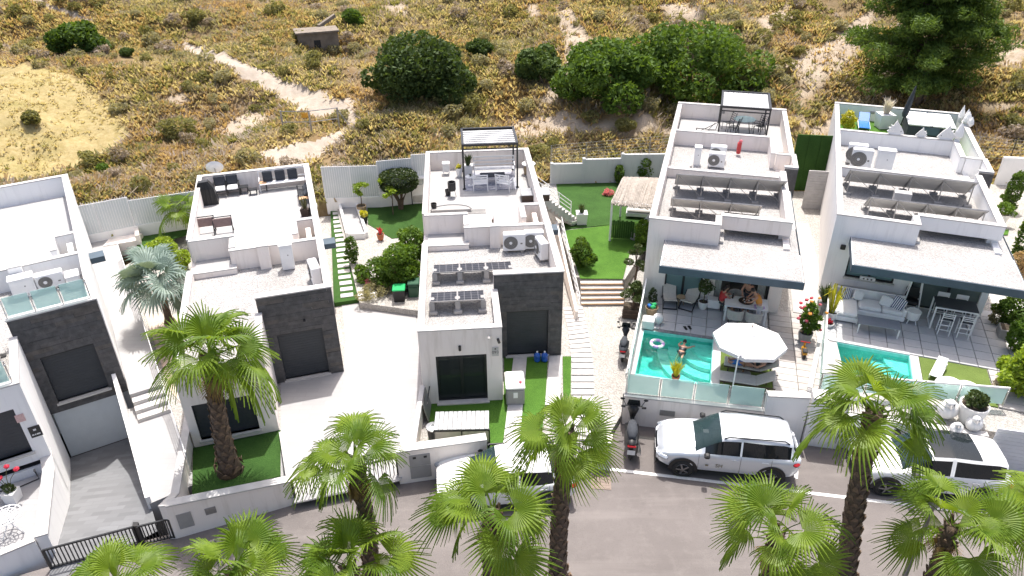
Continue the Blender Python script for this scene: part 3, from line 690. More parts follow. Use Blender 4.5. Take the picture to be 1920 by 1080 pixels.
railing('passage_railing', 'thin white handrail along the passage of the leftmost villa', [F1.w(6.72, 14, .95), F1.w(6.72, 2.2, .95), F1.w(6.72, .9, .5), F1.w(6.72, -2.5, .35)], .9, 'white_metal', 4, 1.5)
lwall('garage_fin_wall', 'low white fin wall to the right of the garage ramp', [F1.w(5.2, 2.8), F1.w(5.2, .3), F1.w(5.25, -3.15)], .14, -1.6, [1.6, .75, .55], 'stucco_cool', cope=False)
# glass railings on the first house
def glass_rail(name, label, pts, h, posts_every, m_post='steel', panel='frost', cap=False, cat='glass railing', gap=.05, group=None):
    R = thing(name, label, cat, group=group)
    for i in range(len(pts) - 1):
        a, b = Vector(pts[i]), Vector(pts[i + 1]); L = (b - a).length; n = max(1, round(L / posts_every)); d = (b - a).normalized()
        nn = Vector((-d.y, d.x, 0)).normalized() * .006
        for k in range(n):
            p, q = a.lerp(b, k / n) + d * gap, a.lerp(b, (k + 1) / n) - d * gap
            up = Vector((0, 0, h)); lo = Vector((0, 0, .06))
            vs = [p - nn + lo, q - nn + lo, q - nn + up, p - nn + up, p + nn + lo, q + nn + lo, q + nn + up, p + nn + up]
            MB().add(vs, [(0, 1, 2, 3), (7, 6, 5, 4), (4, 5, 1, 0), (3, 2, 6, 7), (1, 5, 6, 2), (4, 0, 3, 7)]).build('glass_panel', panel, R)
        for k in range(n + 1):
            p = a.lerp(b, k / n)
            ps = MB().tube([p, p + Vector((0, 0, h * .96))], .022, 6).build('post', m_post, R)
            for t in (.25, .8): MB().ball(tuple(p + Vector((0, 0, h * t))), .04, .04, .03, 6, 4).build('clamp', m_post, ps)
        if cap: MB().bar(a + Vector((0, 0, h)), b + Vector((0, 0, h)), .03).build('handrail', 'white_metal', R)
    return R
glass_rail('glass_railing', 'frosted glass railing of three panels above the charcoal wall of the leftmost villa', [F1.w(2.9, 3.03, 4.76), F1.w(5.4, 3.03, 4.76)], .75, .85)
glass_rail('glass_railing', 'frosted glass railing over the front yard at the left edge', [F1.w(-3, -.0, 4.13), F1.w(2.8, -.0, 4.13)], .8, 1.4)
# ornate gate
def bar_gate(name, label, p, q, z, h, n, m='frame', solid=0, group=None):
    R = thing(name, label, 'gate', group=group); a, b = Vector((*p[:2], z)), Vector((*q[:2], z)); up = Vector((0, 0, h)); d = (b - a)
    MB().bar(a + Vector((0, 0, .05)), b + Vector((0, 0, .05)), .028).build('rail', m, R); MB().bar(a + up, b + up, .028).build('rail', m, R)
    me = MB().bar((0, 0, .05), (0, 0, h), .014).mesh('bar', m)
    for k in range(1, n): obj_of('bar', me, R, a.lerp(b, k / n))
    for t in (0, 1): MB().bar(a.lerp(b, t), a.lerp(b, t) + up, .035).build('post', m, R)
    return R
ga, gb, gc, gd = at(97, 1066, 0.02), at(262, 1022, .02), at(272, 1022, .02), at(328, 1008, .02)
bar_gate('sliding_gate', 'long black barred sliding gate across the garage ramp', ga, gb, .03, .78, 22)
pb = MB().poly([p[:2] for p in (gb, gc, gc + Vector((-.05, .16, 0)), gb + Vector((-.05, .16, 0)))], 0, .85).build('gate_motor_post', 'black', centre=True)
tag(pb, 'black square post between the sliding gate and the small barred gate', 'gate post')
bar_gate('barred_gate', 'small black barred pedestrian gate at the end of the white passage', gc, gd, .03, .8, 9)
# ------------------------------------------------------------------ street walls of the second and third plots
w2 = lwall('street_wall', 'beige street wall with a vent and a meter door in front of the tall palm', [at(332, 1010, 0), at(549, 947, 0)], .24, -.3, [1.42, 1.05], 'stucco')
def on_wall(R, p, q, t0, t1, z0, z1, m, name, off=.02, th=.03):
    a, b = Vector(p[:2]), Vector(q[:2]); d = (b - a).normalized(); n = Vector((d.y, -d.x)); A, Bq = a.lerp(b, t0) + n * off, a.lerp(b, t1) + n * off
    return MB().poly([A, Bq, Bq - n * th, A - n * th], z0, z1).build(name, m, R)
on_wall(w2, at(332, 1010, 0), at(549, 947, 0), .05, .17, .35, .95, 'grey_pot', 'meter_door'); on_wall(w2, at(332, 1010, 0), at(549, 947, 0), .28, .37, .62, .88, 'galv', 'vent')
e2 = at(332, 1010, 0); lwall('side_wall', 'low white wall along the left of the turf bed with the palm', [Vector((*e2[:2], 0)), F2.w(.0, -2.9), F2.w(.1, 1.2)], .2, -.3, [1.42, 1.1, 1.0], 'stucco')
lwall('bed_wall', 'low white wall right of the turf bed with the palm', [at(549, 946, 0), F2.w(2.99, -.2)], .14, -.3, [1.0, .45], 'stucco', side=-1)
bar_gate('sliding_gate', 'black barred sliding gate at the white driveway, behind a palm', at(556, 944, .03), at(748, 900, .03), .1, .95, 26)
w3 = lwall('street_wall', 'white street wall with two meter doors left of the white car', [at(750, 908, 0), at(915, 884, 0)], .3, -.3, 1.45, 'stucco')
p_, q_ = at(750, 908, 0), at(915, 884, 0)
on_wall(w3, p_, q_, .13, .36, .72, 1.2, 'grey_pot', 'meter_door'); on_wall(w3, p_, q_, .13, .36, .18, .69, 'grey_pot', 'meter_door')
for t in (.17, .29): on_wall(w3, p_, q_, t, t + .035, 1.05, 1.13, 'black', 'meter_window', .03)
bar_gate('barred_gate', 'thin black pedestrian gate behind the palms at the third villa', at(918, 884, .03), at(1000, 880, .03), .1, 1.15, 11)
bar_gate('barred_gate', 'black barred sliding gate behind the palm right of the white car', at(1002, 880, .03), at(1112, 876, .03), .1, 1.15, 16)
gp = MB().poly([p[:2] for p in (at(1114, 878, 0), at(1143, 878, 0), at(1145, 862, 0), at(1116, 862, 0))], 0, 1.15).build('gate_pillar', 'stucco', centre=True)
tag(gp, 'short white gate pillar left of the parked scooter', 'pillar')
lwall('side_wall', 'thin white wall with a rail between driveway and third villa', [F3.w(-.05, .1), F3.w(-.35, -3.2)], .12, 0, [1.3, 1.0], 'stucco')
# ------------------------------------------------------------------ the pool terraces' street wall
A4, B4, C4 = Vector((3.98, 20.15, 0)), Vector((8.72, 19.25, 0)), Vector((10.1, 18.98, 0))
w4 = lwall('retaining_wall', 'stained beige retaining wall under the frosted glass of the pool', [A4, B4], .22, -.3, 1.32, 'stucco')
on_wall(w4, A4, B4, .27, .38, .62, .86, 'galv', 'vent')
w4b = lwall('street_wall', 'higher white street wall behind the silver car', [B4 + Vector((.02, 0, 0)), Vector((10.15, 19.12, 0))], .26, -.3, 2.0, 'stucco_cool')
pier = [Vector((10.17, 18.98, 0)), Vector((11.35, 18.72, 0))]
w4c = lwall('street_wall', 'white pier with a grey meter door between the two pool terraces', pier, .5, -.3, 2.1, 'stucco_cool')
on_wall(w4c, pier[0], pier[1], .3, .8, .7, 1.5, 'grey_pot', 'meter_door')
w5 = lwall('street_wall', 'white street wall below the second pool terrace, behind the palm', [Vector((11.37, 18.85, 0)), Vector((15.6, 17.75, 0))], .2, -.3, 1.45, 'stucco_cool')
glass_rail('pool_glass_fence', 'frosted green glass fence of four panels in front of the first pool', [Vector((4.05, 20.3, 1.3)), Vector((8.7, 19.42, 1.3))], .85, 1.16)
glass_rail('pool_glass_fence', 'long frosted glass fence on the left side of the first pool', [Vector((4.1, 20.5, 1.3)), Vector((6.0, 27.6, 1.3))], .95, 1.8, cap=True)
glass_rail('pool_glass_fence', 'glass fence with a white top rail in front of the second pool', [at(1535, 732, 1.5), at(1880, 760, 1.5)], .75, 1.4, cap=True)
glass_rail('pool_glass_fence', 'glass fence with a white top rail on the left side of the second pool', [at(1535, 732, 1.5), at(1548, 560, 1.5)], .75, 2.0, cap=True)
lwall('side_wall', 'white boundary wall between the plank path and the second pool terrace', [at(1520, 735, 1.4), at(1556, 560, 1.4), at(1560, 500, 1.4)], .12, .8, 1.6, 'stucco_cool')
gdoor = thing('slatted_gate', 'white horizontally slatted gate at the right edge, behind the white car', 'gate')
ga, gb = Vector((15.7, 17.65, 0)), Vector((17.0, 17.3, 0)); dd = (gb - ga).normalized(); nv = Vector((dd.y, -dd.x, 0)) * .04
for k in range(12):
    z = .08 + k * .15; MB().poly([p[:2] for p in (ga, gb, gb - nv, ga - nv)], z, z + .138).build('slat', 'white_metal', gdoor)
lwall('street_wall', 'white wall end at the right edge of the street', [Vector((17.05, 17.4, 0)), Vector((24, 15.2, 0))], .25, -.3, 1.9, 'stucco_cool')
# ------------------------------------------------------------------ pool terraces (tiles, planks, turf, pools)
def tiled(name, label, F, u0, u1, v0, v1, size, z, m, cat='paving', skip=None):
    R = thing(name, label, cat, F.w(0, 0, z), F.a); me = {}
    nu = max(1, round((u1 - u0) / size[0])); nv_ = max(1, round((v1 - v0) / size[1])); su, sv = (u1 - u0) / nu, (v1 - v0) / nv_
    meshes = [MB().box(0, su - .025, 0, sv - .025, 0, .05).mesh('tile', mm) for mm in m]
    for i in range(nu):
        for j in range(nv_):
            a, b = u0 + i * su, v0 + j * sv
            if skip and skip(a + su / 2, b + sv / 2): continue
            obj_of('tile', random.choice(meshes), R, (a, b, random.uniform(-.003, .003)))
    return R
M['tile_a'] = mat('grey_porcelain', (.46, .46, .47), .55, .1, 1.5); M['tile_b'] = mat('grey_porcelain_light', (.50, .495, .50), .55, .1, 1.5)
M['coping_stone'] = mat('dark_marble_coping', (.2, .205, .22), .35, .5, 2.5); M['plank'] = mat('white_concrete_plank', (.43, .41, .39), .85, .1, 3)
M['plank_b'] = mat('buff_concrete_plank', (.385, .355, .33), .85, .15, 3)
tiled('patio', 'grey tiled patio under the canopy beside the first pool', F4, .4, 5.25, -2.45, .1, (.6, .6), 1.36, ['tile_a', 'tile_b', 'tile_a'])
tiled('plank_path', 'wide pale plank path on the right of the first pool terrace', F4, 5.3, 7.05, -5.9, .2, (.88, .4), 1.36, ['plank', 'plank_b', 'plank'])
setting(MB().poly([p[:2] for p in (F4.w(7.08, -5.9), F4.w(7.9, -5.7), F4.w(7.6, 9.5), F4.w(6.3, 9.5), F4.w(6.3, .3), F4.w(7.08, .3))], 1.2, 1.375).build('side_path', 'plank'))
tiled('patio', 'grey tiled patio under the canopy beside the second pool', F5, .1, 6.9, -3.75, .75, (.6, .6), 1.36, ['tile_a', 'tile_b', 'tile_a'], skip=lambda a, b: a < 3.6 and b > .3)
setting(MB().poly([p[:2] for p in (F5.w(6.92, -6.3), F5.w(8.1, -6.2), F5.w(8.3, 11), F5.w(6.95, 11))], 1.2, 1.38).build('side_path', 'coping'))
tiled('plank_path', 'white plank path below the patio right of the second turf square', F5, 5.95, 6.9, -6.1, -3.8, (.95, .4), 1.36, ['plank', 'plank'])
def water_mat(name):
    m, nt, p = _mat(name); v = coords(nt, True)
    out = nt.nodes["Material Output"]; nt.nodes.remove(p)
    t = nt.nodes.new("ShaderNodeBsdfTransparent"); t.inputs[0].default_value = (.34, .78, .74, 1)
    g = nt.nodes.new("ShaderNodeBsdfGlossy"); g.inputs["Roughness"].default_value = .04
    n1 = noise_node(nt, v, 2.6, 4, .6); n2 = noise_node(nt, v, 9, 3, .5)
    ad = nt.nodes.new("ShaderNodeMath"); ad.operation = 'MULTIPLY_ADD'; ad.inputs[1].default_value = .3
    nt.links.new(n2.outputs[0], ad.inputs[0]); nt.links.new(n1.outputs[0], ad.inputs[2])
    b = nt.nodes.new("ShaderNodeBump"); b.inputs["Distance"].default_value = .12; nt.links.new(ad.outputs[0], b.inputs["Height"])
    nt.links.new(b.outputs[0], g.inputs["Normal"])
    fr = nt.nodes.new("ShaderNodeFresnel"); fr.inputs[0].default_value = 1.33; nt.links.new(b.outputs[0], fr.inputs["Normal"])
    mx = nt.nodes.new("ShaderNodeMixShader"); nt.links.new(fr.outputs[0], mx.inputs[0]); nt.links.new(t.outputs[0], mx.inputs[1]); nt.links.new(g.outputs[0], mx.inputs[2])
    nt.links.new(mx.outputs[0], out.inputs[0]); return m
M['water'] = water_mat('pool_water')
M['pool_lining'] = mat('turquoise_pool_lining', (.25, .67, .61), .6, .12, 6)
M['pool_step'] = mat('pale_pool_step', (.72, .85, .82), .6, .08, 6)
def pool(label, F, u0, u1, v0, v1, ztop, steps, choppy):
    R = thing('swimming_pool', label, 'pool', F.w(u0, v0, 0), F.a); W_, D = u1 - u0, v1 - v0
    B(0, W_, 0, D, .36, .42).build('pool_floor', 'pool_lining', R)
    for nme, a in (('pool_wall', (-.05, 0, -.05, D + .05, .36, ztop)), ('pool_wall', (W_, W_ + .05, -.05, D + .05, .36, ztop)), ('pool_wall', (0, W_, -.05, 0, .36, ztop)), ('pool_wall', (0, W_, D, D + .05, .36, ztop))):
        B(*a).build(nme, 'pool_lining', R)
    for k in range(4):
        r = 2.0 - k * .4; n = 9
        c = (W_, D) if steps == 'back' else (W_, D)
        pts = [c] + [(c[0] - r * 1.05 * sin(t * pi / 2 / n), c[1] - r * 1.15 * cos(t * pi / 2 / n)) for t in range(n + 1)]
        MB().poly(pts, .42, .58 + .17 * k).build('pool_step', 'pool_step', R)
    nX = 90; xs = np.linspace(0, W_, nX); ys = np.linspace(0, D, nX); X, Y = np.meshgrid(xs, ys)
    Z = ztop - .14 + choppy * ((vnoise(X, Y, .30, 5) - .5) * .07 + (vnoise(X + Y * .4, Y, .12, 6) - .5) * .03)
    MB().add(np.stack([X.ravel(), Y.ravel(), Z.ravel()], 1), [(i * nX + j, i * nX + j + 1, (i + 1) * nX + j + 1, (i + 1) * nX + j) for i in range(nX - 1) for j in range(nX - 1)]).build('water', 'water', R, smooth=True)
    return R
# the terrace ground is opened where the pools are: carve by rebuilding it around them
def cut_ground():
    o = bpy.data.objects['pool_terrace_ground']; cuts = []
    for F, u0, u1, v0, v1 in ((F4, .4, 3.1, -5.6, -2.65), (F5, .42, 3.3, -6.2, -3.85)):
        c = MB().poly([F.w(u0 - .04, v0 - .04)[:2], F.w(u1 + .04, v0 - .04)[:2], F.w(u1 + .04, v1 + .04)[:2], F.w(u0 - .04, v1 + .04)[:2]], .3, 3).build('cut', 'dark'); cuts.append(c)
        md = o.modifiers.new('cut', 'BOOLEAN'); md.object = c; md.operation = 'DIFFERENCE'; md.solver = 'EXACT'
    dg = bpy.context.evaluated_depsgraph_get(); me = bpy.data.meshes.new_from_object(o.evaluated_get(dg))
    o.modifiers.clear(); o.data = me
    for c in cuts: bpy.data.objects.remove(c)
cut_ground()
po4 = pool('turquoise plunge pool with choppy water, under the first canopy villa', F4, .4, 3.1, -5.6, -2.65, 1.37, 'back', 1.0)
po5 = pool('turquoise plunge pool with calm water behind the palm', F5, .42, 3.3, -6.2, -3.85, 1.37, 'back', .15)
def slab(name, F, u0, u1, v0, v1, z, m, z0=1.2): return setting(MB().poly([F.w(u0, v0)[:2], F.w(u1, v0)[:2], F.w(u1, v1)[:2], F.w(u0, v1)[:2]], z0, z).build(name, m))
cp = thing('pool_coping', 'dark marble edge slabs between the first pool and the patio', 'coping')
for k in range(5): MB().poly([F4.w(.95 + k * .43, -2.63)[:2], F4.w(.95 + (k + 1) * .43 - .01, -2.63)[:2], F4.w(.95 + (k + 1) * .43 - .01, -2.47)[:2], F4.w(.95 + k * .43, -2.47)[:2]], 1.3, 1.4).build('slab', 'coping_stone', cp)
slab('pool_edge', F4, 3.13, 3.42, -5.7, -2.5, 1.4, 'tile_b'); slab('pool_edge', F4, .05, .38, -5.7, -2.2, 1.4, 'coping')
slab('turf_square', F4, 3.44, 5.28, -5.6, -2.5, 1.385, 'turf_olive')
slab('pool_edge', F5, 3.33, 3.62, -6.2, -3.8, 1.4, 'coping'); slab('pool_edge', F5, .05, .4, -6.3, -3.3, 1.4, 'coping'); slab('pool_edge', F5, .45, 3.32, -3.82, -3.6, 1.42, 'tile_b')
slab('turf_square', F5, 3.65, 5.92, -6.1, -3.8, 1.385, 'turf_olive')
# ------------------------------------------------------------------ houses of the second type
def villa_b(label, F, wm, W0, nu, kind):
    R = thing('pool_villa', label, 'house', (F.o.x, F.o.y, 0), F.a, 'white villas with pools')
    zt, zg, zp = 5.15, 4.3, 4.2; vf = -2.3 if kind == 4 else -2.6
    uR = W0 - .25
    # front wall under the canopy with openings
    ops = [(.9, 2.45, 1.42, 3.75), (2.98, uR - .35, 1.42, 3.75)] if kind == 4 else [(.85, 2.75, 2.35, 3.7), (3.45, uR - .1, 1.42, 3.75)]
    wall_open(MB(), 0, W0 - .1, 0, .25, 1.0, zp - .26, ops).build('front_wall', wm, R)
    wall_open(MB(), 0, nu, 0, .25, zp - .26, zg - .001, []).build('front_wall', wm, R)
    B(0, .25, .25, 16.8, 1.0, zg).build('side_wall', wm, R); B(W0 - .35, W0 - .1, .25, 16.8, 1.0, zg - .001).build('side_wall', wm, R)
    B(.25, W0 - .35, 4.5, 16.6, 1.0, zg - .002).build('main_wall', wm, R)
    B(.25, W0 - .35, .25, 4.5, 1.2, 1.38).build('room_floor', 'grey_pot', R)
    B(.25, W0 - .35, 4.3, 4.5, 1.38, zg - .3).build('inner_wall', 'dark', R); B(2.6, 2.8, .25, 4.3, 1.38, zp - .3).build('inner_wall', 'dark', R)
    # canopy slab with gravel on top
    B(.72, W0 + .28, vf + .05, -.002, zp - .27, zp - .01).build('canopy', wm, R)
    fa = MB().box(.70, W0 + .3, vf, vf + .05, zp - .3, zp + .015).box(W0 + .28, W0 + .3, vf + .05, 6.6, zp - .3, zp + .015).box(.70, .72, vf + .05, -.002, zp - .3, zp + .015); fa.build('fascia', 'navy', R)
    B(.76, W0 + .24, vf + .09, -.004, zp - .01, zp + .012).build('canopy_gravel', 'gravel', R)
    B(nu + .01, W0 + .24, -.003, 2.4, zp - .2, zp + .012).build('canopy_gravel', 'gravel', R)
    B(W0 - .08, W0 + .26, 2.4, 6.6, zp - .27, zp + .011).build('side_ledge', 'coping', R)
    # clerestory slot under the raised front parapet
    B(nu, nu + .2, .255, 2.6, zp + .012, zg - .003).build('cheek_wall', wm, R)
    B(W0 - .5, W0 - .26, 1.25, 2.6, zp + .012, 4.52).build('cheek_wall', wm, R)
    cl = B(nu + .2, W0 - .5, 2.0, 2.06, zp + .14, 4.52).build('clerestory_window', 'teal_glass', R)
    B(nu + .2, W0 - .5, 1.95, 2.06, zp + .012, zp + .14).build('sill', 'sill', cl); B(W0 - .75, W0 - .5, 1.96, 2.05, zp + .14, 4.52).build('frame', 'frame', cl)
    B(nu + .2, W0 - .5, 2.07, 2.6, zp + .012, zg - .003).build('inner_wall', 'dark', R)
    parapet(R, nu, W0 - .1, .95, 1.2, 4.52, zt, wm)
    B(nu + .2, W0 - .36, 1.2, 2.6, 4.5, 4.56).build('soffit', wm, R)
    # roof
    B(.24, nu + .19, .2, 6.8, zg, zg + .03).build('gravel_roof', 'gravel', R); B(nu + .2, W0 - .36, 2.62, 6.8, zg, zg + .03).build('gravel_roof', 'gravel', R)
    B(nu + .2, W0 - .36, 1.2, 2.62, 4.56, 4.58).build('gravel_roof', 'gravel', R)
    B(.24, W0 - .36, 7.0, 11.6, zg, zg + .03).build('service_roof', 'gravel', R)
    parapet(R, 0, nu, 0, .22, zg, zt, wm); parapet(R, nu - .22, nu - .0, .24, .93, zg, zt, wm)
    parapet(R, 0, .22, .24, 16.8, zg, zt, wm); parapet(R, W0 - .35, W0 - .1, 1.22, 6.7, zg, zt, wm)
    parapet(R, .24, W0 - .1, 6.72, 6.96, zg, zt - .35, wm)
    parapet(R, .24, W0 - .65, 11.55, 11.75, zg, zt, wm); parapet(R, W0 - .65, W0 - .42, 9.1, 11.75, zg - .4, zt, wm)
    # bump-out with a dark front
    B(W0 - .1, W0 + .48, 7.3, 9.0, 1.0, zg - .4).build('stair_tower', wm, R); B(W0 - .1, W0 + .5, 7.18, 7.28, 1.0, zt - .06).build('dark_front', 'clad_b', R)
    parapet(R, W0 - .1, W0 + .5, 7.3, 7.5, zg - .4, zt, wm); parapet(R, W0 + .3, W0 + .5, 7.52, 9.2, zg - .4, zt, wm); parapet(R, W0 - .4, W0 + .28, 9.02, 9.2, zg - .4, zt, wm)
    # terrace
    B(.22, W0 + .2, 11.75, 16.6, zg - .2, zg + .0).build('terrace_floor', 'pave_terrace' if kind == 4 else 'turf', R)
    B(W0 - .42, W0 + .2, 9.2, 11.75, zg - .4, zg - .15).build('terrace_floor', 'pave_terrace' if kind == 4 else 'turf', R)
    B(W0 - .1, W0 + .4, 9.2, 16.6, 1.0, zg - .2).build('main_wall', wm, R)
    parapet(R, 0, W0 + .42, 16.6, 16.82, zg - .4, zt + .05, wm); parapet(R, W0 + .2, W0 + .42, 9.22, 16.58, zg - .4, zt, wm)
    for k in range(2): B(W0 - .4, W0 + .18, 9.25 + k * .3, 9.55 + k * .3, zg - .4, zg - .3 + .1 * k).build('stair_step', 'coping', R)
    return R
v4 = villa_b('beige canopy villa whose patio opens to the choppy pool', F4, 'stucco', 5.75, 2.86, 4)
v5 = villa_b('white canopy villa with the navy striped cushions on its patio', F5, 'stucco_cool', 6.35, 3.12, 5)
slider(v4, .9, 2.45, .06, 1.42, 3.75, 2, 'teal_glass')
dk = B(5.08, 5.4, .1, .2, 1.42, 3.75).build('door_leaf', 'frame', v4)
for a, b in ((3.02, 3.25), (4.72, 5.05)):
    c = MB(); n = 6
    for k in range(n): c.tube([(a + (b - a) * (k + .5) / n, .34 + .03 * (k % 2), 1.45), (a + (b - a) * (k + .5) / n, .34 + .03 * (k % 2), 3.7)], .03, 5)
    c.build('curtain', 'curtain', v4)
slider(v4, 3.3, 4.7, 2.4, 1.42, 3.6, 3, 'teal_glass')
slider(v5, .85, 2.75, .06, 2.35, 3.7, 2, 'teal_glass'); B(.8, 2.8, -.12, .06, 2.29, 2.35).build('sill', 'sill', v5)
slider(v5, 3.45, 6.25, .08, 1.42, 3.75, 2, 'patio_glass')
MB().cush(.42, .62, -.1, 0, 3.6, 3.82, .02).build('wall_lamp', 'black', v5)
MB().cush(2.6, 2.75, 16.5, 16.6, 4.75, 4.9, .02).build('wall_lamp', 'grey_pot', v4); MB().cush(2.0, 2.25, 16.5, 16.6, 4.75, 4.9, .02).build('wall_lamp', 'grey_pot', v5)
for uu, vv in ((1.3, 8.3), (4.4, 8.0)): MB().lathe(uu, vv, [(.06, 4.33), (.06, 4.4), (.02, 4.44)], 8).build('roof_vent', 'galv', v4)
MB().cush(2.45, 3.15, 3.6, 4.0, 4.33, 5.0, .02).build('roof_box', 'coping', v5)
# neighbour at the right edge
F6 = Frame(22.3, 26.5, -32)
v6 = thing('neighbour_house', 'white villa wall with slit windows at the right edge', 'house', (F6.o.x, F6.o.y, 0), F6.a)
B(0, 6, 0, 14, 0, 5.2).build('side_wall', 'stucco_cool', v6); B(-.02, 6, -.02, 14, 5.2, 5.26).build('coping', 'coping', v6)
for k in range(3): B(-.03, .03, 3.4 + k * 1.1, 3.65 + k * 1.1, 2.2, 4.4).build('slit_window', 'dark_glass', v6)
# ------------------------------------------------------------------ back fences
def panel_fence(label, pts, z0, zw, zt, post=1.6, picket=True):
    R = thing('panel_fence', label, 'fence')
    for i in range(len(pts) - 1):
        a, b = Vector(pts[i]), Vector(pts[i + 1]); d = (b - a); n = Vector((-d.y, d.x, 0)).normalized() * .1
        MB().poly([p[:2] for p in (a, b, b + n, a + n)], z0, zw[i]).build('base_wall', 'stucco_cool', R)
        m_ = n * .25; A, Bb = a + n * .4, b + n * .4
        MB().poly([p[:2] for p in (A, Bb, Bb + m_, A + m_)], zw[i], zt[i]).build('panel', 'fence_panel', R)
        k = max(1, round(d.length / post))
        for j in range(k + 1): p = a.lerp(b, j / k) + n * .3; MB().bar((p.x, p.y, zw[i]), (p.x, p.y, zt[i] + .02), .025).build('post', 'white_metal', R)
        MB().bar((*(a + n * .5)[:2], zt[i] + .01), (*(b + n * .5)[:2], zt[i] + .01), .02).build('rail', 'white_metal', R)
        if picket:
            q = int(d.length / .12); pm = MB()
            for j in range(q): p = a.lerp(b, (j + .5) / q) + n * .35; pm.bar((p.x, p.y, zw[i] + .02), (p.x, p.y, zt[i] + .13), .009)
            pm.build('picket', 'white_metal', R, kind='stuff')
    return R
M['fence_panel'] = glass('pale_polycarbonate', (.72, .76, .77), .8, .4)
panel_fence('pale picket screen fence behind the blue palm, left of the second villa', [(-24, 32.2, 0), (-19.9, 34.5, 0), (-14.5, 36.6, 0)], .3, [1.35, 1.35], [2.95, 2.75])
panel_fence('stepped pale panel fence behind the clipped umbrella tree', [(-10.6, 38.0, 0), (-7.5, 38.15, 0), (-5.6, 38.6, 0), (-3.6, 38.9, 0)], .3, [1.3, 1.55, 1.8], [3.15, 3.4, 3.6])
M['grey_render'] = stucco('pale_grey_render', (.58, .59, .59), (.44, .44, .43))
bw = thing('garden_wall', 'pale grey stepped back wall behind the lawn with the reed pergola', 'wall')
for x0, x1, y0, y1, h in ((2.4, 4.3, 40.55, 40.6, 2.25), (4.32, 6.6, 40.6, 40.7, 2.5), (6.62, 9.8, 40.7, 40.72, 2.75)):
    MB().poly([(x0, y0), (x1, y1), (x1, y1 + .2), (x0, y0 + .2)], .4, h).build('wall_panel', 'grey_render', bw); MB().poly([(x0 - .05, y0 - .05), (x0 + .12, y0 - .05), (x0 + .12, y0 + .25), (x0 - .05, y0 + .25)], .4, h + .06).build('pier', 'grey_render', bw)
def mesh_fence(label, pts, z, h, m='galv'):
    R = thing('wire_fence', label, 'fence')
    for i in range(len(pts) - 1):
        a, b = Vector((*pts[i], z[i])), Vector((*pts[i + 1], z[i + 1])); up = Vector((0, 0, h)); k = max(1, round((b - a).length / 1.7))
        for j in range(k + 1): p = a.lerp(b, j / k); MB().tube([p, p + up], .03, 5).build('post', m, R)
        w = MB(); q = int((b - a).length / .16)
        for j in range(q): p = a.lerp(b, (j + .5) / q); w.bar(p, p + up, .004)
        for j in range(7): w.bar(a + up * (j / 6), b + up * (j / 6), .006)
        w.build('wire', m, R, kind='stuff')
    return R
mesh_fence('grey wire fence on top of the plain back wall', [(2.4, 40.9), (6.6, 40.95), (9.9, 41)], [2.2, 2.5, 2.75], 1.1)
mesh_fence('grey wire fence on the slope behind the rightmost villa', [(26.5, 42.3), (29.6, 40.5), (34, 39)], [2.2, 2.3, 2.5], 1.2)
sl = thing('slatted_wall', 'white slatted gate wall between the two canopy villas', 'gate')
a, b = at(1503, 388, 1.4), at(1572, 392, 1.4)
for k in range(14): MB().poly([p[:2] for p in (a, b, b + Vector((.01, .06, 0)), a + Vector((.01, .06, 0)))], 1.42 + k * .15, 1.555 + k * .15).build('slat', 'coping', sl)
MB().poly([p[:2] for p in (a, b, b + Vector((.05, .2, 0)), a + Vector((.05, .2, 0)))], .8, 1.42).build('base_wall', 'coping', sl)
gs = thing('green_screen', 'dark green hedge screen above the white slatted gate', 'screen')
a2, b2 = a + Vector((.1, 2.6, 0)), b + Vector((.1, 2.6, 0))
for k in range(3):
    p, q = a2.lerp(b2, k / 3), a2.lerp(b2, (k + 1) / 3 - .01); MB().poly([t[:2] for t in (p, q, q + Vector((0, .08, 0)), p + Vector((0, .08, 0)))], 1.3, 4.6).build('panel', 'turf_dark', gs)
lwall('garden_wall', 'pale wall behind the bushes at the right of the rightmost villa', [(28.2, 39.0, 0), (31.5, 38.6, 0)], .2, .3, 3.0, 'stucco_cool', cope=False)
# ------------------------------------------------------------------ vegetation
def fast_mesh(name, V, F, m, k=4):
    me = bpy.data.meshes.new(name); V = np.asarray(V, np.float32); F = np.asarray(F, np.int32)
    me.vertices.add(len(V)); me.vertices.foreach_set("co", V.ravel()); me.loops.add(F.size); me.loops.foreach_set("vertex_index", F.ravel())
    me.polygons.add(len(F)); me.polygons.foreach_set("loop_start", np.arange(0, F.size, k, dtype=np.int32)); me.update(calc_edges=True)
    me.materials.append(M[m]); return me
def leaf_cloud(C, size, rng, up=.35, aspect=.55):
    """one small leaf-shaped quad at every centre"""
    n = len(C); d = rng.normal(size=(n, 3)); d[:, 2] += up; d /= np.linalg.norm(d, axis=1)[:, None]
    a = np.cross(d, rng.normal(size=(n, 3))); a /= np.linalg.norm(a, axis=1)[:, None]; b = np.cross(d, a)
    s = size * rng.uniform(.6, 1.4, n)[:, None]; a = a * s; b = b * s * aspect
    V = np.stack([C - a, C + b * .9 + d * s * .15, C + a, C - b * .9 + d * s * .15], 1).reshape(-1, 3)
    return V, np.arange(4 * n).reshape(-1, 4)
def crown_points(lobes, n, rng, shell=.75):
    """points in the outer part of overlapping lobes (x, y, z, rx, ry, rz)"""
    L = np.array(lobes); w = L[:, 3] * L[:, 4] * L[:, 5]; w = w ** .67; k = rng.choice(len(L), n, p=w / w.sum())
    d = rng.normal(size=(n, 3)); d /= np.linalg.norm(d, axis=1)[:, None]; r = rng.uniform(shell ** 3, 1.05, n) ** (1 / 3)
    P = L[k, :3] + d * L[k, 3:] * r[:, None]; return P
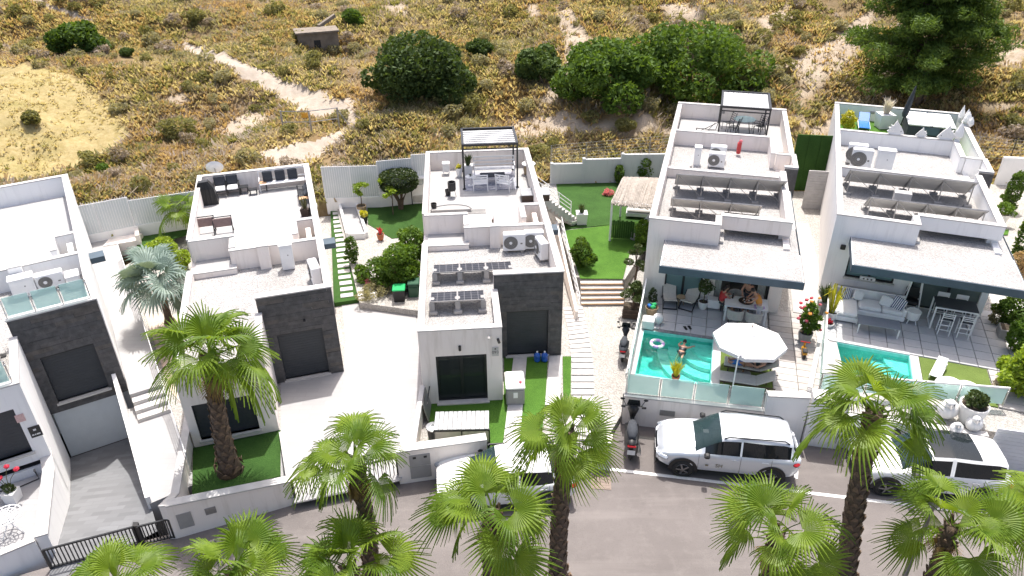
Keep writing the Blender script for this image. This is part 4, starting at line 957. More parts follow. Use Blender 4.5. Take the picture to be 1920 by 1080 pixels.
def blob_lobes(R, H, n, rng, base=.1):
    out = [(0, 0, H * .48, R * .72, R * .72, H * .47)]
    for i in range(n):
        a = rng.uniform(0, 2 * pi); q = rng.uniform(.35, .9) * R; r = rng.uniform(.16, .40) * R; z = H * rng.uniform(base + .12, .88) * (1 - .35 * (q / R) ** 2)
        out.append((q * cos(a), q * sin(a), z, r, r, min(r * .9, H * .35)))
    return out
def shrub_mesh(name, m, R, H, nl, leafsize, n, seed, base=.1, up=.35, aspect=.55, shell=.7):
    rng = np.random.default_rng(seed); P = crown_points(blob_lobes(R, H, nl, rng, base), n, rng, shell); P = P[P[:, 2] > .03]
    return fast_mesh(name, *leaf_cloud(P, leafsize, rng, up, aspect), m)
def bush(name, label, cat, loc, m, R, H, nl=9, leafsize=.12, n=2600, seed=1, group=None, stems=4, base=.05, **kw):
    t = thing(name, label, cat, loc, 0, group)
    obj_of('foliage', shrub_mesh('foliage', m, R, H, nl, leafsize, n, seed, base, **kw), t)
    s = MB(); rr = random.Random(seed)
    for k in range(stems): a = rr.uniform(0, 6.28); s.tube([(0, 0, -.1), (R * .25 * cos(a), R * .25 * sin(a), H * .35), (R * .5 * cos(a), R * .5 * sin(a), H * .7)], [.05 * R + .01, .035 * R, .012], 5)
    s.build('stem', 'bark', t); return t
# --- big evergreen shrubs and trees on the hillside
def hill_bush(label, px, py_base, wpx, hpx, m, seed, n=9000, nl=16, ls=.16, name='evergreen_bush', grp='evergreen bushes on the hillside', hf=.62):
    p = hill(px, py_base); dist = (p - cam.location).length; R = wpx / FPX * dist / 2
    return bush(name, label, 'bush', p - Vector((0, -R * .55, .2)), m, R, R * 2 * hf, nl, ls, n, seed, grp, 6)
cam.matrix_world = cam.matrix_world; bpy.context.view_layer.update()
cam.location = cam.matrix_world.translation
hill_bush('large dark green rounded bush above the clipped umbrella tree', 778, 196, 205, 140, 'olive_leaf', 11, 15000, 22, .17)
hill_bush('broad bright green bush left of a twin bush behind the beige canopy villa', 1140, 198, 190, 120, 'carob', 12, 13000, 18, .17)
hill_bush('broad dark green bush behind the pergola of the beige canopy villa', 1310, 212, 250, 140, 'carob', 13, 16000, 22, .17)
hill_bush('round green bush near the mown yellow field', 137, 108, 88, 60, 'carob', 14, 4500, 9, .17)
hill_bush('small dark green bush up the slope right of the largest bush', 905, 106, 50, 48, 'olive_leaf', 15, 2600, 7, .16)
hill_bush('dull green loose bush left of the pale eroded gully', 1004, 156, 100, 62, 'olive_leaf', 16, 5000, 12, .17)
hill_bush('small green bush beside the ruined concrete hut', 658, 46, 46, 40, 'carob', 17, 2200, 7, .16)
hill_bush('small upright green bush at the right foot of the largest dark bush', 862, 182, 36, 44, 'carob', 18, 1600, 6, .15)
hill_bush('grey-green bush at the right end of the twin bushes', 1405, 168, 80, 60, 'moss', 19, 3500, 9, .16)
hill_bush('dark bush at the upper edge left of the pine', 1438, 2, 62, 36, 'olive_leaf', 20, 2500, 7, .17)
# --- pine
pb_ = hill(1716, 196); pine = thing('pine_tree', 'tall spreading pine tree behind the white canopy villa', 'tree', pb_)
rng = np.random.default_rng(5); tp = MB(); trunk_pts = [(0, 0, -.3), (.1, .1, 2), (-.1, .3, 4.2), (.15, .5, 6.5), (.1, .8, 8.6)]
tp.tube(trunk_pts, [.34, .28, .22, .15, .05], 9); pts_ = []
for k in range(60):
    z = .7 + (k / 60) ** .9 * 8.4; a = k * 2.4 + rng.uniform(-.4, .4); L = (4.75 - abs(z - 3.4) * .45) * rng.uniform(.62, 1.08)
    q = Vector((.1, .1 + z * .08, z)); e = q + Vector((L * cos(a), L * sin(a), L * rng.uniform(-.06, .26))); mid = q.lerp(e, .5) + Vector((0, 0, .2))
    tp.tube([q, mid, e], [.09, .06, .02], 5)
    for t in np.linspace(.3, 1.05, 8):
        c = q.lerp(e, t); r = rng.uniform(.5, 1.1); n_ = 120
        d = rng.normal(size=(n_, 3)); d /= np.linalg.norm(d, axis=1)[:, None]
        pts_.append(np.array(c) + d * np.array([r, r, r * .6]) * rng.uniform(.35, 1, (n_, 1)) ** .5 + np.array([0, 0, .2]))
tp.build('trunk', 'bark', pine)
P = np.concatenate(pts_); d = leaf_cloud(P, .18, rng, .2, .26); obj_of('crown', fast_mesh('crown', *d, 'pine'), pine)
# --- dry grass and scrub
def scatter(n, rng):
    px = rng.uniform(-60, 1980, n * 2); X = rng.uniform(-56, 56, n * 4); Y = rng.uniform(27, 82, n * 4)
    Z = ground_z(X, Y); d = Y - np.interp(X, FX, FY)
    dx = X; dy = Y; dz = Z - CAM_H; dep = dy * _c - dz * _s; upv = dy * _s + dz * _c
    sx = 960 + FPX * dx / dep; sy = 540 - FPX * upv / dep
    ok = (d > .35) & (sx > -80) & (sx < 2000) & (sy > -90)
    return X[ok][:n], Y[ok][:n], Z[ok][:n]
def in_any(polys, X, Y): 
    r = np.zeros(X.shape, bool)
    for p in polys: r |= inside(p, X, Y)
    return r
def tufts(name, m, n, seed, h, w, blades, patch, thr, keep_bare=.12, keep_field=0.):
    rng = np.random.default_rng(seed); X, Y, Z = scatter(n, rng)
    pn = vnoise(X, Y, patch, seed) * .65 + vnoise(X, Y, patch * .3, seed + 1) * .35; ok = pn > thr
    bare = in_any(BAREW + PATHW, X, Y); ok &= ~bare | (rng.random(len(X)) < keep_bare * .6); ok &= ~in_any(PATHW, X, Y) | (rng.random(len(X)) < .01)
    f = inside(FIELDW, X, Y); ok &= ~f | (rng.random(len(X)) < keep_field); X, Y, Z = X[ok], Y[ok], Z[ok]; N = len(X)
    s = rng.uniform(.55, 1.35, N) * np.where(inside(FIELDW, X, Y), .5, 1); V = []; 
    for b in range(blades):
        a = rng.uniform(0, 2 * pi, N); r = rng.uniform(0, w, N) * s; hh = h * s * rng.uniform(.6, 1.1, N); le = rng.uniform(.2, 1.5, N) * hh
        bx, by = X + r * np.cos(a), Y + r * np.sin(a); ww = .035 * s + .03
        tx, ty = -np.sin(a) * ww, np.cos(a) * ww; ex, ey = bx + np.cos(a) * le, by + np.sin(a) * le
        V.append(np.stack([np.stack([bx - tx, by - ty, Z - .03], 1), np.stack([bx + tx, by + ty, Z - .03], 1), np.stack([ex + tx * .4, ey + ty * .4, Z + hh], 1), np.stack([ex - tx * .4, ey - ty * .4, Z + hh * .96], 1)], 1))
    V = np.concatenate(V).reshape(-1, 3); o = obj_of(name, fast_mesh(name, V, np.arange(len(V)).reshape(-1, 4), m)); o['kind'] = 'stuff'; return o
tufts('straw_grass', 'straw', 34000, 21, .27, .34, 6, 4.5, .46, .16, .55)
tufts('rust_grass', 'rust', 34000, 22, .26, .36, 6, 5.5, .47, .12)
tufts('green_scrub', 'moss', 26000, 23, .27, .34, 7, 3.6, .53, .06, .08)
tufts('grey_twigs', 'twig', 22000, 24, .30, .36, 6, 3.2, .53, .1)
tufts('sage_scrub', 'sage', 24000, 25, .27, .34, 7, 4.2, .53, .08)
# --- countable small shrubs
kinds = [('sage_shrub', 'sage', 'grey-green dome of sage scrub among the dry grass of the slope', 'sage shrubs on the slope'),
         ('olive_shrub', 'moss', 'olive green low shrub among the dry grass of the slope', 'olive shrubs on the slope'),
         ('twiggy_shrub', 'twig', 'pale leafless twiggy shrub among the dry grass of the slope', 'twiggy shrubs on the slope')]
MARKS = [(778, 130, 'the largest dark bush'), (1140, 145, 'the bright twin bush'), (1310, 150, 'the dark twin bush'), (137, 80, 'the round green bush'), (905, 85, 'the small dark slope bush'), (1004, 125, 'the dull loose bush'), (595, 70, 'the ruined hut'), (1715, 120, 'the pine tree'),
         (585, 235, 'the tube gate'), (570, 195, 'the sandy path'), (440, 115, 'the upper path'), (110, 240, 'the yellow field'), (230, 150, 'the field corner'), (1075, 60, 'the pale gully'), (1100, 240, 'the sandy strip'), (1550, 120, 'the eroded bank'), (130, 25, 'the top left footpath'), (920, 260, 'the middle pergola'),
         (470, 330, 'the second villa roof'), (250, 340, 'the picket screen'), (700, 300, 'the stepped panel fence'), (1640, 210, 'the right roof terrace'), (1400, 190, 'the closed pergola'), (1880, 150, 'the right edge'), (1880, 20, 'the top right corner'), (330, 20, 'the top edge on the left'), (800, 10, 'the top edge in the middle'), (1350, 15, 'the top edge on the right')]
MARKW = [(hill(a, b), n) for a, b, n in MARKS]
def shrub_label(look, p, s):
    q, n = min(((w - Vector(p)).length, n) for w, n in MARKW); w = [m_ for m_, k in MARKW if k == n][0]; d = Vector(p) - w
    side = ('right of ' if d.x > 0 else 'left of ') if abs(d.x) > abs(d.y) else ('up the slope from ' if d.y > 0 else 'below ')
    dist = 'just ' if q < 2.5 else '' if q < 6 else 'well '
    return f"{'small ' if s < .85 else 'wide ' if s > 1.15 else ''}{look} {dist}{side}{n}"
for kk, (nm, m, lb, gr) in enumerate(kinds):
    rng = np.random.default_rng(60 + kk); me = [shrub_mesh('foliage', m, .62, .8, 5, .085, 520, 70 + kk * 3 + i, aspect=.45) for i in range(3)]
    X, Y, Z = scatter(900, rng); ok = ~in_any(PATHW + [FIELDW], X, Y) & (vnoise(X, Y, 6, 31 + kk) > (.46 if kk else .36)) & (rng.random(len(X)) < np.where(Y > 50, 1., .45))
    X, Y, Z = X[ok], Y[ok], Z[ok]
    for i in range(min(len(X), (190, 150, 110)[kk])):
        o = obj_of(nm, me[i % 3], None, (X[i], Y[i], Z[i] - .06), rng.uniform(0, 6.3), (sz := rng.uniform(.6, 1.45)) * np.array([1, 1, rng.uniform(.75, 1.1)])); tag(o, shrub_label(('grey-green sage shrub', 'olive green shrub', 'pale twiggy shrub')[kk], (X[i], Y[i], Z[i]), sz), 'shrub', gr)
for i, (px, py, w, m, lb) in enumerate([(340, 258, 70, 'moss', 'bright olive mound of scrub between field and path'), (195, 322, 26, 'carob', 'small deep green shrub at the edge of the field'), (238, 105, 26, 'olive_leaf', 'small dark shrub above the yellow field'),
        (370, 40, 40, 'moss', 'rounded moss green shrub near the top of the picture'), (880, 205, 60, 'moss', 'low olive shrub in front of the largest dark bush'), (1170, 245, 46, 'moss', 'olive shrub on the sandy strip behind the lawn'), (60, 228, 34, 'moss', 'small dark tuft inside the yellow field')]):
    p = hill(px, py); R = w / FPX * (p - cam.location).length / 2
    bush('low_shrub', lb, 'shrub', p - Vector((0, 0, .05)), m, R, R * 1.1, 7, .1, 1500, 80 + i, None, 3)

# ------------------------------------------------------------------ fan palms
def frond_mesh(seed, e0, e1, pet, R, nseg=34, droop=.55, m='palm', spread=2.35, split=.48, fold=.09):
    """petiole from the origin bending from elevation e0 to e1, then a pleated fan with drooping split tips; azimuth 0"""
    rr = random.Random(seed); V = []; F = []
    def addq(vs, fs):
        n = len(V); V.extend([tuple(v) for v in vs]); F.extend([tuple(i + n for i in f) for f in fs])
    p = Vector((0, 0, 0)); pts = [p.copy()]; N = 6
    for i in range(N):
        e = e0 + (e1 - e0) * (i + .5) / N; p = p + Vector((cos(e), 0, sin(e))) * pet / N; pts.append(p.copy())
    for i in range(N):
        w0, w1 = .035 * (1 - .6 * i / N), .035 * (1 - .6 * (i + 1) / N)
        addq([pts[i] + Vector((0, -w0, 0)), pts[i] + Vector((0, w0, 0)), pts[i + 1] + Vector((0, w1, 0)), pts[i + 1] + Vector((0, -w1, 0)), pts[i] - Vector((0, 0, w0)), pts[i + 1] - Vector((0, 0, w1))], [(0, 1, 2, 3), (0, 3, 5, 4), (4, 5, 2, 1)])
    eb = e1 - .15; f = Vector((cos(eb), 0, sin(eb))); s = Vector((0, 1, 0)); nrm = f.cross(s) * -1
    if nrm.z < 0 and abs(e1) < 1.2: nrm = -nrm
    vf = rr.uniform(.05, .32); base = pts[-1]; rad = [.04, split * .55, split, split + (1 - split) * .4, split + (1 - split) * .75, 1.0]
    for k in range(nseg):
        th = -spread + 2 * spread * (k + .5) / nseg; dth = spread / nseg * .98
        Rk = R * (1 - .22 * abs(th / spread) ** 2) * rr.uniform(.92, 1.05); dk = droop * rr.uniform(.7, 1.35); tw = rr.uniform(-.12, .12)
        rows = []
        for r in rad:
            half = dth if r <= split else dth * split / r * (1 - ((r - split) / (1 - split)) ** 1.15 * .94)
            cup = nrm * ((.10 * (1 - cos(th)) + vf * abs(sin(th))) * r * Rk)
            dr = dk * max(0, r - split * .85) ** 1.5 * Rk * 1.7
            t2 = th + tw * max(0, r - split)
            row = []
            for sg in (-1, 0, 1):
                a = t2 + sg * half; d = f * cos(a) + s * sin(a)
                q = base + d * (r * Rk) + cup + nrm * ((fold * r * (1 - .3 * r)) * Rk * .45 * (1 if sg == 0 else 0)) - Vector((0, 0, dr))
                row.append(q)
            rows.append(row)
        vs = [q for row in rows for q in row]; fs = []
        for i in range(len(rad) - 1): fs += [(i * 3, i * 3 + 1, i * 3 + 4, i * 3 + 3), (i * 3 + 1, i * 3 + 2, i * 3 + 5, i * 3 + 4)]
        addq(vs, fs)
    me = bpy.data.meshes.new('frond'); me.from_pydata(V, [], F); me.materials.append(M[m]); me.update(); return me
FR = {}
for m in ('palm', 'silver_palm'):
    FR[m] = [[frond_mesh(100 + 7 * i + j, e0, e1, pet * (.9 + .1 * j), 1.12, 32 if m == 'palm' else 26, dr, m, 2.1 if m == 'palm' else 2.4, .53 if m == 'palm' else .66) for j in range(3)]
             for i, (e0, e1, pet, dr) in enumerate([(1.3, 1.1, .65, .28), (1.0, .65, .88, .45), (.72, .15, 1.05, .62), (.4, -.3, 1.1, .75), (.05, -.8, 1.05, .65), (-.5, -1.25, .85, .3)])]
dryF = [frond_mesh(300 + j, -.6, -1.4, .6, .8, 22, .2, 'palm_dry', 1.6, .4) for j in range(2)]
def palm(label, top, base, sc, counts, seed, m='palm', tr=(.20, .15), boots=True, skirt=0, group='fan palms along the street', crown_tilt=0.):
    """top: crown centre, base: trunk foot"""
    rr = random.Random(seed); base = Vector(base); top = Vector(top); R = thing('fan_palm' if m == 'palm' else 'silver_palm', label, 'palm tree', base, 0, group); v = top - base; L = v.length
    tm = MB(); bend = Vector((rr.uniform(-.12, .12), rr.uniform(-.1, .1), 0)); n = 12; ring = []
    for i in range(n + 1):
        t = i / n; q = v * t + bend * sin(pi * t); r = tr[0] * (1 + .5 * max(0, .12 - t) / .12) * (1 - t) + tr[1] * t; ring.append((q, r))
    tm.tube([q for q, r in ring], [r for q, r in ring], 12)
    tob = tm.build('trunk', 'bark', R, smooth=True)
    bm_ = MB()
    if boots:
        nb = int(L * 26)
        for k in range(nb):
            t = (k + .5) / nb; i = min(int(t * n), n - 1); q = ring[i][0].lerp(ring[i + 1][0], t * n - i); r = ring[i][1]; a = k * 2.39996
            o = Vector((cos(a), sin(a), 0)); sd = Vector((-sin(a), cos(a), 0)); w = r * .42; hgt = .13 + .07 * rr.random(); out = .02 + .05 * rr.random() + (.05 if t > .8 else 0)
            b0 = q + o * r * .94; bm_.add([b0 - sd * w, b0 + sd * w, b0 + sd * w * .45 + o * out + Vector((0, 0, hgt)), b0 - sd * w * .45 + o * out + Vector((0, 0, hgt)), b0 + o * out * .2 + Vector((0, 0, hgt * 1.1))], [(0, 1, 2, 3), (3, 2, 4), (1, 4, 2), (0, 3, 4)])
        bm_.build('leaf_stub', 'palm_boot', R, kind='stuff')
    for tier, c in enumerate(counts):
        for k in range(c):
            a = 2 * pi * (k + .5 * (tier % 2)) / max(c, 1) + rr.uniform(-.45, .45) + tier * .7
            me = FR[m][tier][rr.randrange(3)]
            o = obj_of('frond', me, R, v + Vector((0, 0, .1 - .09 * tier)), a, sc * .86 * rr.uniform(.82, 1.14)); o.rotation_euler = (Matrix.Rotation(a, 4, 'Z') @ Matrix.Rotation(rr.uniform(-.28, .22), 4, 'Y') @ Matrix.Rotation(rr.uniform(-.7, .7), 4, 'X')).to_euler()
    for k in range(skirt + 2):
        a = rr.uniform(0, 6.28); obj_of('dead_frond', dryF[k % 2], R, v * (1 - .06) + Vector((0, 0, -.12)), a, sc * rr.uniform(.55, .8))
    return R
M['palm_boot'] = mat('palm_boot', (.17, .115, .075), .95, .45, 9)
def P_(label, cpx, cpy, cz, bpx, bpy_, bz, sc, counts, seed, **kw):
    return palm(label, at(cpx, cpy, cz), at(bpx, bpy_, bz), sc, counts, seed, **kw)
def street_palm(label, px, py, Y, base_dx, sc, counts, seed, **kw):
    d = sight(px, py); t = Y / d.y; top = Vector((d.x * t, Y, CAM_H + d.z * t)); return palm(label, top, (top.x + base_dx, Y - .1, 0), sc, counts, seed, **kw)
t1 = sight(393, 668); t1 = t1 * (17.6 / t1.y)
palm('tallest thick-trunked fan palm, rooted in the turf bed of the second villa', (t1.x, 17.6, CAM_H + t1.z), at(432, 884, .3), 1.12, (2, 5, 6, 5, 2, 1), 1, tr=(.30, .2), skirt=2)
street_palm('fan palm in front of the black sliding gate of the second villa', 664, 862, 13.1, -.1, .82, (2, 3, 4, 3, 1, 0), 2, skirt=8, tr=(.24, .17))
street_palm('fan palm with a tall brown trunk left of the parked scooter', 1064, 812, 13.3, -.1, .84, (2, 3, 4, 4, 1, 0), 3, skirt=6, tr=(.25, .19))
street_palm('fan palm in front of the white car', 925, 960, 12.0, -.05, 1.0, (2, 3, 4, 4, 3, 0), 4, skirt=5, tr=(.24, .18))
street_palm('fan palm at the bottom edge under the second street wall', 440, 1072, 11.4, 0, .9, (3, 4, 4, 2, 0, 0), 5)
street_palm('fan palm at the bottom edge between two others, right of the cropped one', 655, 1066, 11.5, 0, .98, (3, 4, 4, 2, 1, 0), 6)
street_palm('fan palm cut by the bottom left corner of the picture', 222, 1098, 11.3, 0, .8, (2, 4, 5, 3, 1, 0), 7)
street_palm('fan palm with a leaning brown trunk between silver and white car', 1640, 775, 12.9, .75, .95, (2, 4, 5, 4, 2, 0), 8, tr=(.27, .19), skirt=2)
street_palm('fan palm in front of the silver car at the bottom edge', 1458, 1000, 11.8, 0, .95, (2, 3, 4, 3, 3, 0), 9, skirt=3)
street_palm('fan palm with a grey lamp post behind it at the lower right', 1786, 985, 12.0, 0, .92, (2, 2, 4, 3, 3, 0), 10, skirt=4)
street_palm('fan palm cut by the right edge of the picture', 1990, 965, 12.3, .3, .85, (1, 4, 6, 5, 3, 0), 11)
palm('silver-blue fan palm on pink sand between the first two villas', at(296, 528, 2.9), at(318, 604, .35), 1.05, (2, 4, 5, 5, 2, 0), 12, m='silver_palm', boots=False, tr=(.16, .12), group='palms of other kinds')
# ------------------------------------------------------------------ vehicles
def interp(t, x):
    xs = [p[0] for p in t]; return float(np.interp(x, xs, [p[1] for p in t]))
def car(label, loc, rz, paint_m, S, group='parked cars', name='parked_car'):
    R = thing(name, label, 'car', loc, rz, group); L2 = S['L'] / 2; W2 = S['W'] / 2
    xs = np.linspace(-L2, L2, 76); NR = 11
    def section(x):
        w = W2 * interp(S['w'], x); zb = interp(S['zb'], x); be = interp(S['belt'], x); zt = interp(S['top'], x); g0 = w * interp(S['g0'], x); g1 = w * interp(S['g1'], x); cr = interp(S['crown'], x)
        h = be - zb
        return [(0, zb), (w * .86, zb), (w * .97, zb + .1), (w, zb + h * .38), (w * .995, zb + h * .72), (w * .96, be), (g0, be + .025), (g1, zt - .09), (g1 * .9, zt - .015), (g1 * .5, zt + cr * .8), (0, zt + cr)]
    V = []; 
    for x in xs:
        s = section(x); V += [(x, y, z) for y, z in s] + [(x, -y, z) for y, z in s[-2:0:-1]]
    n = 2 * NR - 2; parts = {'body': [], 'windscreen': [], 'side_window': [], 'rear_window': [], 'lower_cladding': [], 'sunroof': []}
    for i in range(len(xs) - 1):
        xm = (xs[i] + xs[i + 1]) / 2
        for k in range(n):
            f = (i * n + k, i * n + (k + 1) % n, (i + 1) * n + (k + 1) % n, (i + 1) * n + k); r = min(k, n - 1 - k)
            kind = 'body'
            if S['ws'][0] < xm < S['ws'][1] and r >= 7: kind = 'windscreen'
            elif S['rw'][0] < xm < S['rw'][1] and r >= 7: kind = 'rear_window'
            elif r == 6 and S['sw'][0] < xm < S['sw'][1] and not any(abs(xm - p) < .045 for p in S['pillars']): kind = 'side_window'
            elif r <= 1 : kind = 'lower_cladding'
            elif S.get('roof') and S['roof'][0] < xm < S['roof'][1] and r >= 8: kind = 'sunroof'
            parts[kind].append(f)
    e0 = tuple(range(n)); e1 = tuple(range((len(xs) - 1) * n + n - 1, (len(xs) - 1) * n - 1, -1)); parts['body'] += [e0, e1]
    for nm, m in (('body', paint_m), ('windscreen', 'windscreen'), ('side_window', 'dark_glass'), ('rear_window', 'dark_glass'), ('lower_cladding', 'black'), ('sunroof', 'dark_glass')):
        groups = {0: parts[nm]}
        if nm == 'side_window':
            groups = {}
            for f in parts[nm]:
                c = [sum(V[i][j] for i in f) / 4 for j in (0, 1)]; groups.setdefault((c[1] > 0, sum(c[0] < p for p in S['pillars'])), []).append(f)
        for part_faces in groups.values():
            if not part_faces: continue
            used = sorted({i for f in part_faces for i in f}); mp = {a: b for b, a in enumerate(used)}
            b = MB().add([V[i] for i in used], [tuple(mp[i] for i in f) for f in part_faces]); b.build(nm, m, R, smooth=True)
    wf = lambda x: W2 * interp(S['w'], x)
    r = S['wr']
    for ax in S['axles']:
        for sd in (-1, 1):
            y = sd * (wf(ax) - .10)
            a = MB(); q = 14; ro, ri = r + .13, r + .02; pts = []
            for k in range(q + 1): t = pi * k / q * 1.08 - .04 * pi; pts.append((cos(t), sin(t)))
            yo = sd * (wf(ax) + .012); yi = sd * (wf(ax) - .14)
            vs = []
            for c_, s_ in pts: vs += [(ax + ro * c_, yo, r + ro * s_), (ax + ri * c_, yo, r + ri * s_), (ax + ri * c_, yi, r + ri * s_), (ax + ro * c_, yi, r + ro * s_)]
            fs = []
            for k in range(q):
                o = k * 4; fs += [(o, o + 1, o + 5, o + 4), (o + 1, o + 2, o + 6, o + 5)]
            a.add(vs, fs if sd > 0 else [f[::-1] for f in fs]); a.build('wheel_arch', S.get('arch', 'black'), R)
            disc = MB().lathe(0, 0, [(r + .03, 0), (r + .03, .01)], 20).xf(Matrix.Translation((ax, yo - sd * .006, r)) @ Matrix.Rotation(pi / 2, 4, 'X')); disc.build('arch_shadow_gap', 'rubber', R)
            wl_ = MB().lathe(0, 0, [(r * .62, -.115), (r * .9, -.115), (r, -.07), (r, .07), (r * .9, .115), (r * .62, .115)], 22, False).xf(Matrix.Translation((ax, y + sd * .025, r)) @ Matrix.Rotation(pi / 2, 4, 'X')).build('wheel', 'rubber', R, smooth=True)
            rim = MB().lathe(0, 0, [(.06, -.10), (.05, .10), (0.001, .10)], 10, False)
            for k in range(5):
                t = 2 * pi * k / 5; rim.tube([(0, 0, .105 * 1), (r * .62 * cos(t), r * .62 * sin(t), .09)], [.045, .035], 4)
            rim.lathe(0, 0, [(r * .6, .06), (r * .66, .10), (r * .63, .118)], 22, False); rim.lathe(0, 0, [(.0, .03), (r * .6, .03)], 22, False)
            rim.xf(Matrix.Translation((ax, y + sd * .03, r)) @ Matrix.Rotation(-sd * pi / 2, 4, 'X')); rim.build('rim', 'alloy', wl_)
    it = MB().cush(-1.9, .95, -W2 * .78, W2 * .78, .45, .80, .05).build('cabin_floor', 'black', R)
    for sx in (.0, -.95):
        for sy in (-.38, .38): MB().cush(sx - .1, sx + .05, sy - .24, sy + .24, .6, 1.22, .05).cush(sx - .1, sx, sy - .12, sy + .12, 1.24, 1.4, .03).cush(sx, sx + .45, sy - .24, sy + .24, .6, .85, .05).build('seat', 'charcoal', R)
    MB().cush(.75, 1.05, -W2 * .75, W2 * .75, .75, .98, .05).build('dashboard', 'black', R)
    # details
    for sd in (-1, 1):
        fx, fy = S['lamp']; MB().cush(-.18, .16, -.2, .2, -.09, .07, .05).xf(Matrix.Translation((fx, sd * (W2 * fy), S['lampz'])) @ Matrix.Rotation(-sd * .55, 4, 'Z')).build('headlight', 'lamp', R)
        bx, by = S['tail']; MB().cush(-.08, .16, -.16, .15, -.07, .07, .05).xf(Matrix.Translation((bx, sd * W2 * by, S['tailz'])) @ Matrix.Rotation(sd * .75, 4, 'Z')).build('tail_light', 'tail', R)
        mx_ = S['mirror']; MB().cush(-.09, .09, 0, .22, -.07, .07, .04).xf(Matrix.Translation((mx_, sd * (wf(mx_) * .97) + (0 if sd > 0 else -.22), interp(S['belt'], mx_) + .07))).build('mirror', S.get('mirror_m', 'black'), R)
        for hx in S['handles']: MB().cush(-.11, .11, -.012, .03, -.02, .025, .012).xf(Matrix.Translation((hx, sd * wf(hx) * .985 - (.018 if sd < 0 else 0), interp(S['belt'], hx) - .12))).build('door_handle', paint_m, R)
        for dx in S['doors']:
            s = section(dx); pts = [(dx, sd * (y + .003), z) for y, z in s[2:6]]; MB().tube(pts, .006, 4).build('door_seam', 'frame', R)
        if S.get('rails'):
            a, b = S['rails']; MB().tube([(a, sd * interp(S['g1'], a) * wf(a) * .93, interp(S['top'], a) - .02), (a - .15, sd * interp(S['g1'], a) * wf(a) * .93, interp(S['top'], a - .1) + .06), (b + .15, sd * interp(S['g1'], b) * wf(b) * .93, interp(S['top'], b + .1) + .06), (b, sd * interp(S['g1'], b) * wf(b) * .93, interp(S['top'], b) - .02)], .022, 6).build('roof_rail', 'frame', R)
    g = L2; MB().cush(g - .08, g + .012, -.42, .42, S['lampz'] - .2, S['lampz'] + .03, .03).build('grille', 'frame', R)
    MB().cush(g - .06, g + .014, -.7, .7, .26, .42, .03).build('bumper_intake', 'black', R)
    MB().box(-g - .012, -g + .02, -.26, .26, .78, .9).build('licence_plate', 'white_print', R); MB().box(g + .012, g + .02, -.26, .26, .44, .55).build('licence_plate', 'white_print', R)
    return R
SUV = dict(L=4.6, W=1.86, w=[(-2.3, .74), (-2.22, .88), (-2.0, .965), (-1.2, 1), (1.3, 1), (1.9, .96), (2.18, .86), (2.3, .70)], zb=[(-2.3, .5), (-2.1, .36), (-1.8, .28), (1.8, .27), (2.3, .40)],
    belt=[(-2.3, .98), (-2.15, 1.06), (0, 1.04), (1.0, 1.02), (1.6, .97), (2.05, .88), (2.3, .68)], top=[(-2.3, 1.03), (-2.2, 1.10), (-1.98, 1.55), (-1.7, 1.62), (-.4, 1.66), (.25, 1.61), (.55, 1.45), (1.05, 1.10), (1.6, 1.04), (2.05, .94), (2.3, .72)],
    g0=[(-2.3, .8), (-2.1, .88), (-1, .93), (.8, .93), (1.1, .90), (2.3, .85)], g1=[(-2.3, .7), (-2.0, .72), (-1, .77), (.3, .77), (.9, .78), (1.15, .82), (2.3, .8)], crown=[(-2.3, .02), (-1, .035), (.3, .035), (1.1, .05), (1.9, .05), (2.3, .02)],
    ws=(.28, 1.05), rw=(-2.2, -1.98), sw=(-1.95, .78), pillars=(-.38,), wr=.35, axles=(1.42, -1.4), lamp=(2.04, .78), lampz=.74, tail=(-2.12, .80), tailz=.92, mirror=.72, handles=(-.2, -1.15), doors=(.95, -.38, -1.35), rails=(.2, -1.85))
ang = atan2(17.19 - 17.63, 8.43 - 5.66) + pi
cs = (at(1278, 888, 0) + at(1440, 905, 0)) / 2; fw = Vector((cos(ang), sin(ang), 0)); lf = Vector((-fw.y, fw.x, 0))
suv = car('silver SUV with gold letters on its door, parked along the wall', cs - lf * .80, ang, 'car_silver', SUV)
letters('SH', .2, 'gold_print', suv, (.28, .945, .58), (pi / 2, 0, pi), 'door_lettering')
MB().box(.62, .72, .945, .952, .6, .66).build('door_emblem', 'gold_print', suv)
MB().box(.62, .8, -.05, .12, 1.30, 1.305).xf(Matrix.Translation((0, 0, 0))).build('windscreen_sticker', 'white_print', suv)
CU = dict(SUV); CU.update(L=4.45, roof=(-1.2, .2), rails=None, mirror_m='black', handles=(-.25, -1.1))
cs = at(1655, 925, 0); ang2 = pi - .17; fw = Vector((cos(ang2), sin(ang2), 0)); lf = Vector((-fw.y, fw.x, 0))
car('white SUV with a dark glass roof behind the palms on the right', cs - fw * 1.4 - lf * .82, ang2, 'car_white', CU)
SD = dict(SUV); SD.update(L=4.35, W=1.78, top=[(-2.3, .95), (-2.1, 1.06), (-1.7, 1.28), (-1.3, 1.44), (-.3, 1.52), (.2, 1.46), (.5, 1.32), (1.0, 1.02), (1.6, .94), (2.05, .84), (2.3, .66)],
    belt=[(-2.3, .86), (-2.1, .94), (0, .94), (1.0, .92), (1.6, .87), (2.05, .78), (2.3, .6)], rw=(-2.05, -1.4), sw=(-1.5, .72), pillars=(-.4,), rails=None, wr=.32, lampz=.68, tailz=.82, zb=[(-2.3, .45), (-2.1, .3), (-1.8, .22), (1.8, .2), (2.3, .32)], axles=(1.36, -1.3), arch='black')
cc = (at(838, 962, 0) + at(1024, 915, 0)) / 2; ang3 = pi + .10
car('white compact car half hidden behind two palms', Vector((-.30, 16.95, 0)), ang3, 'car_white', SD)
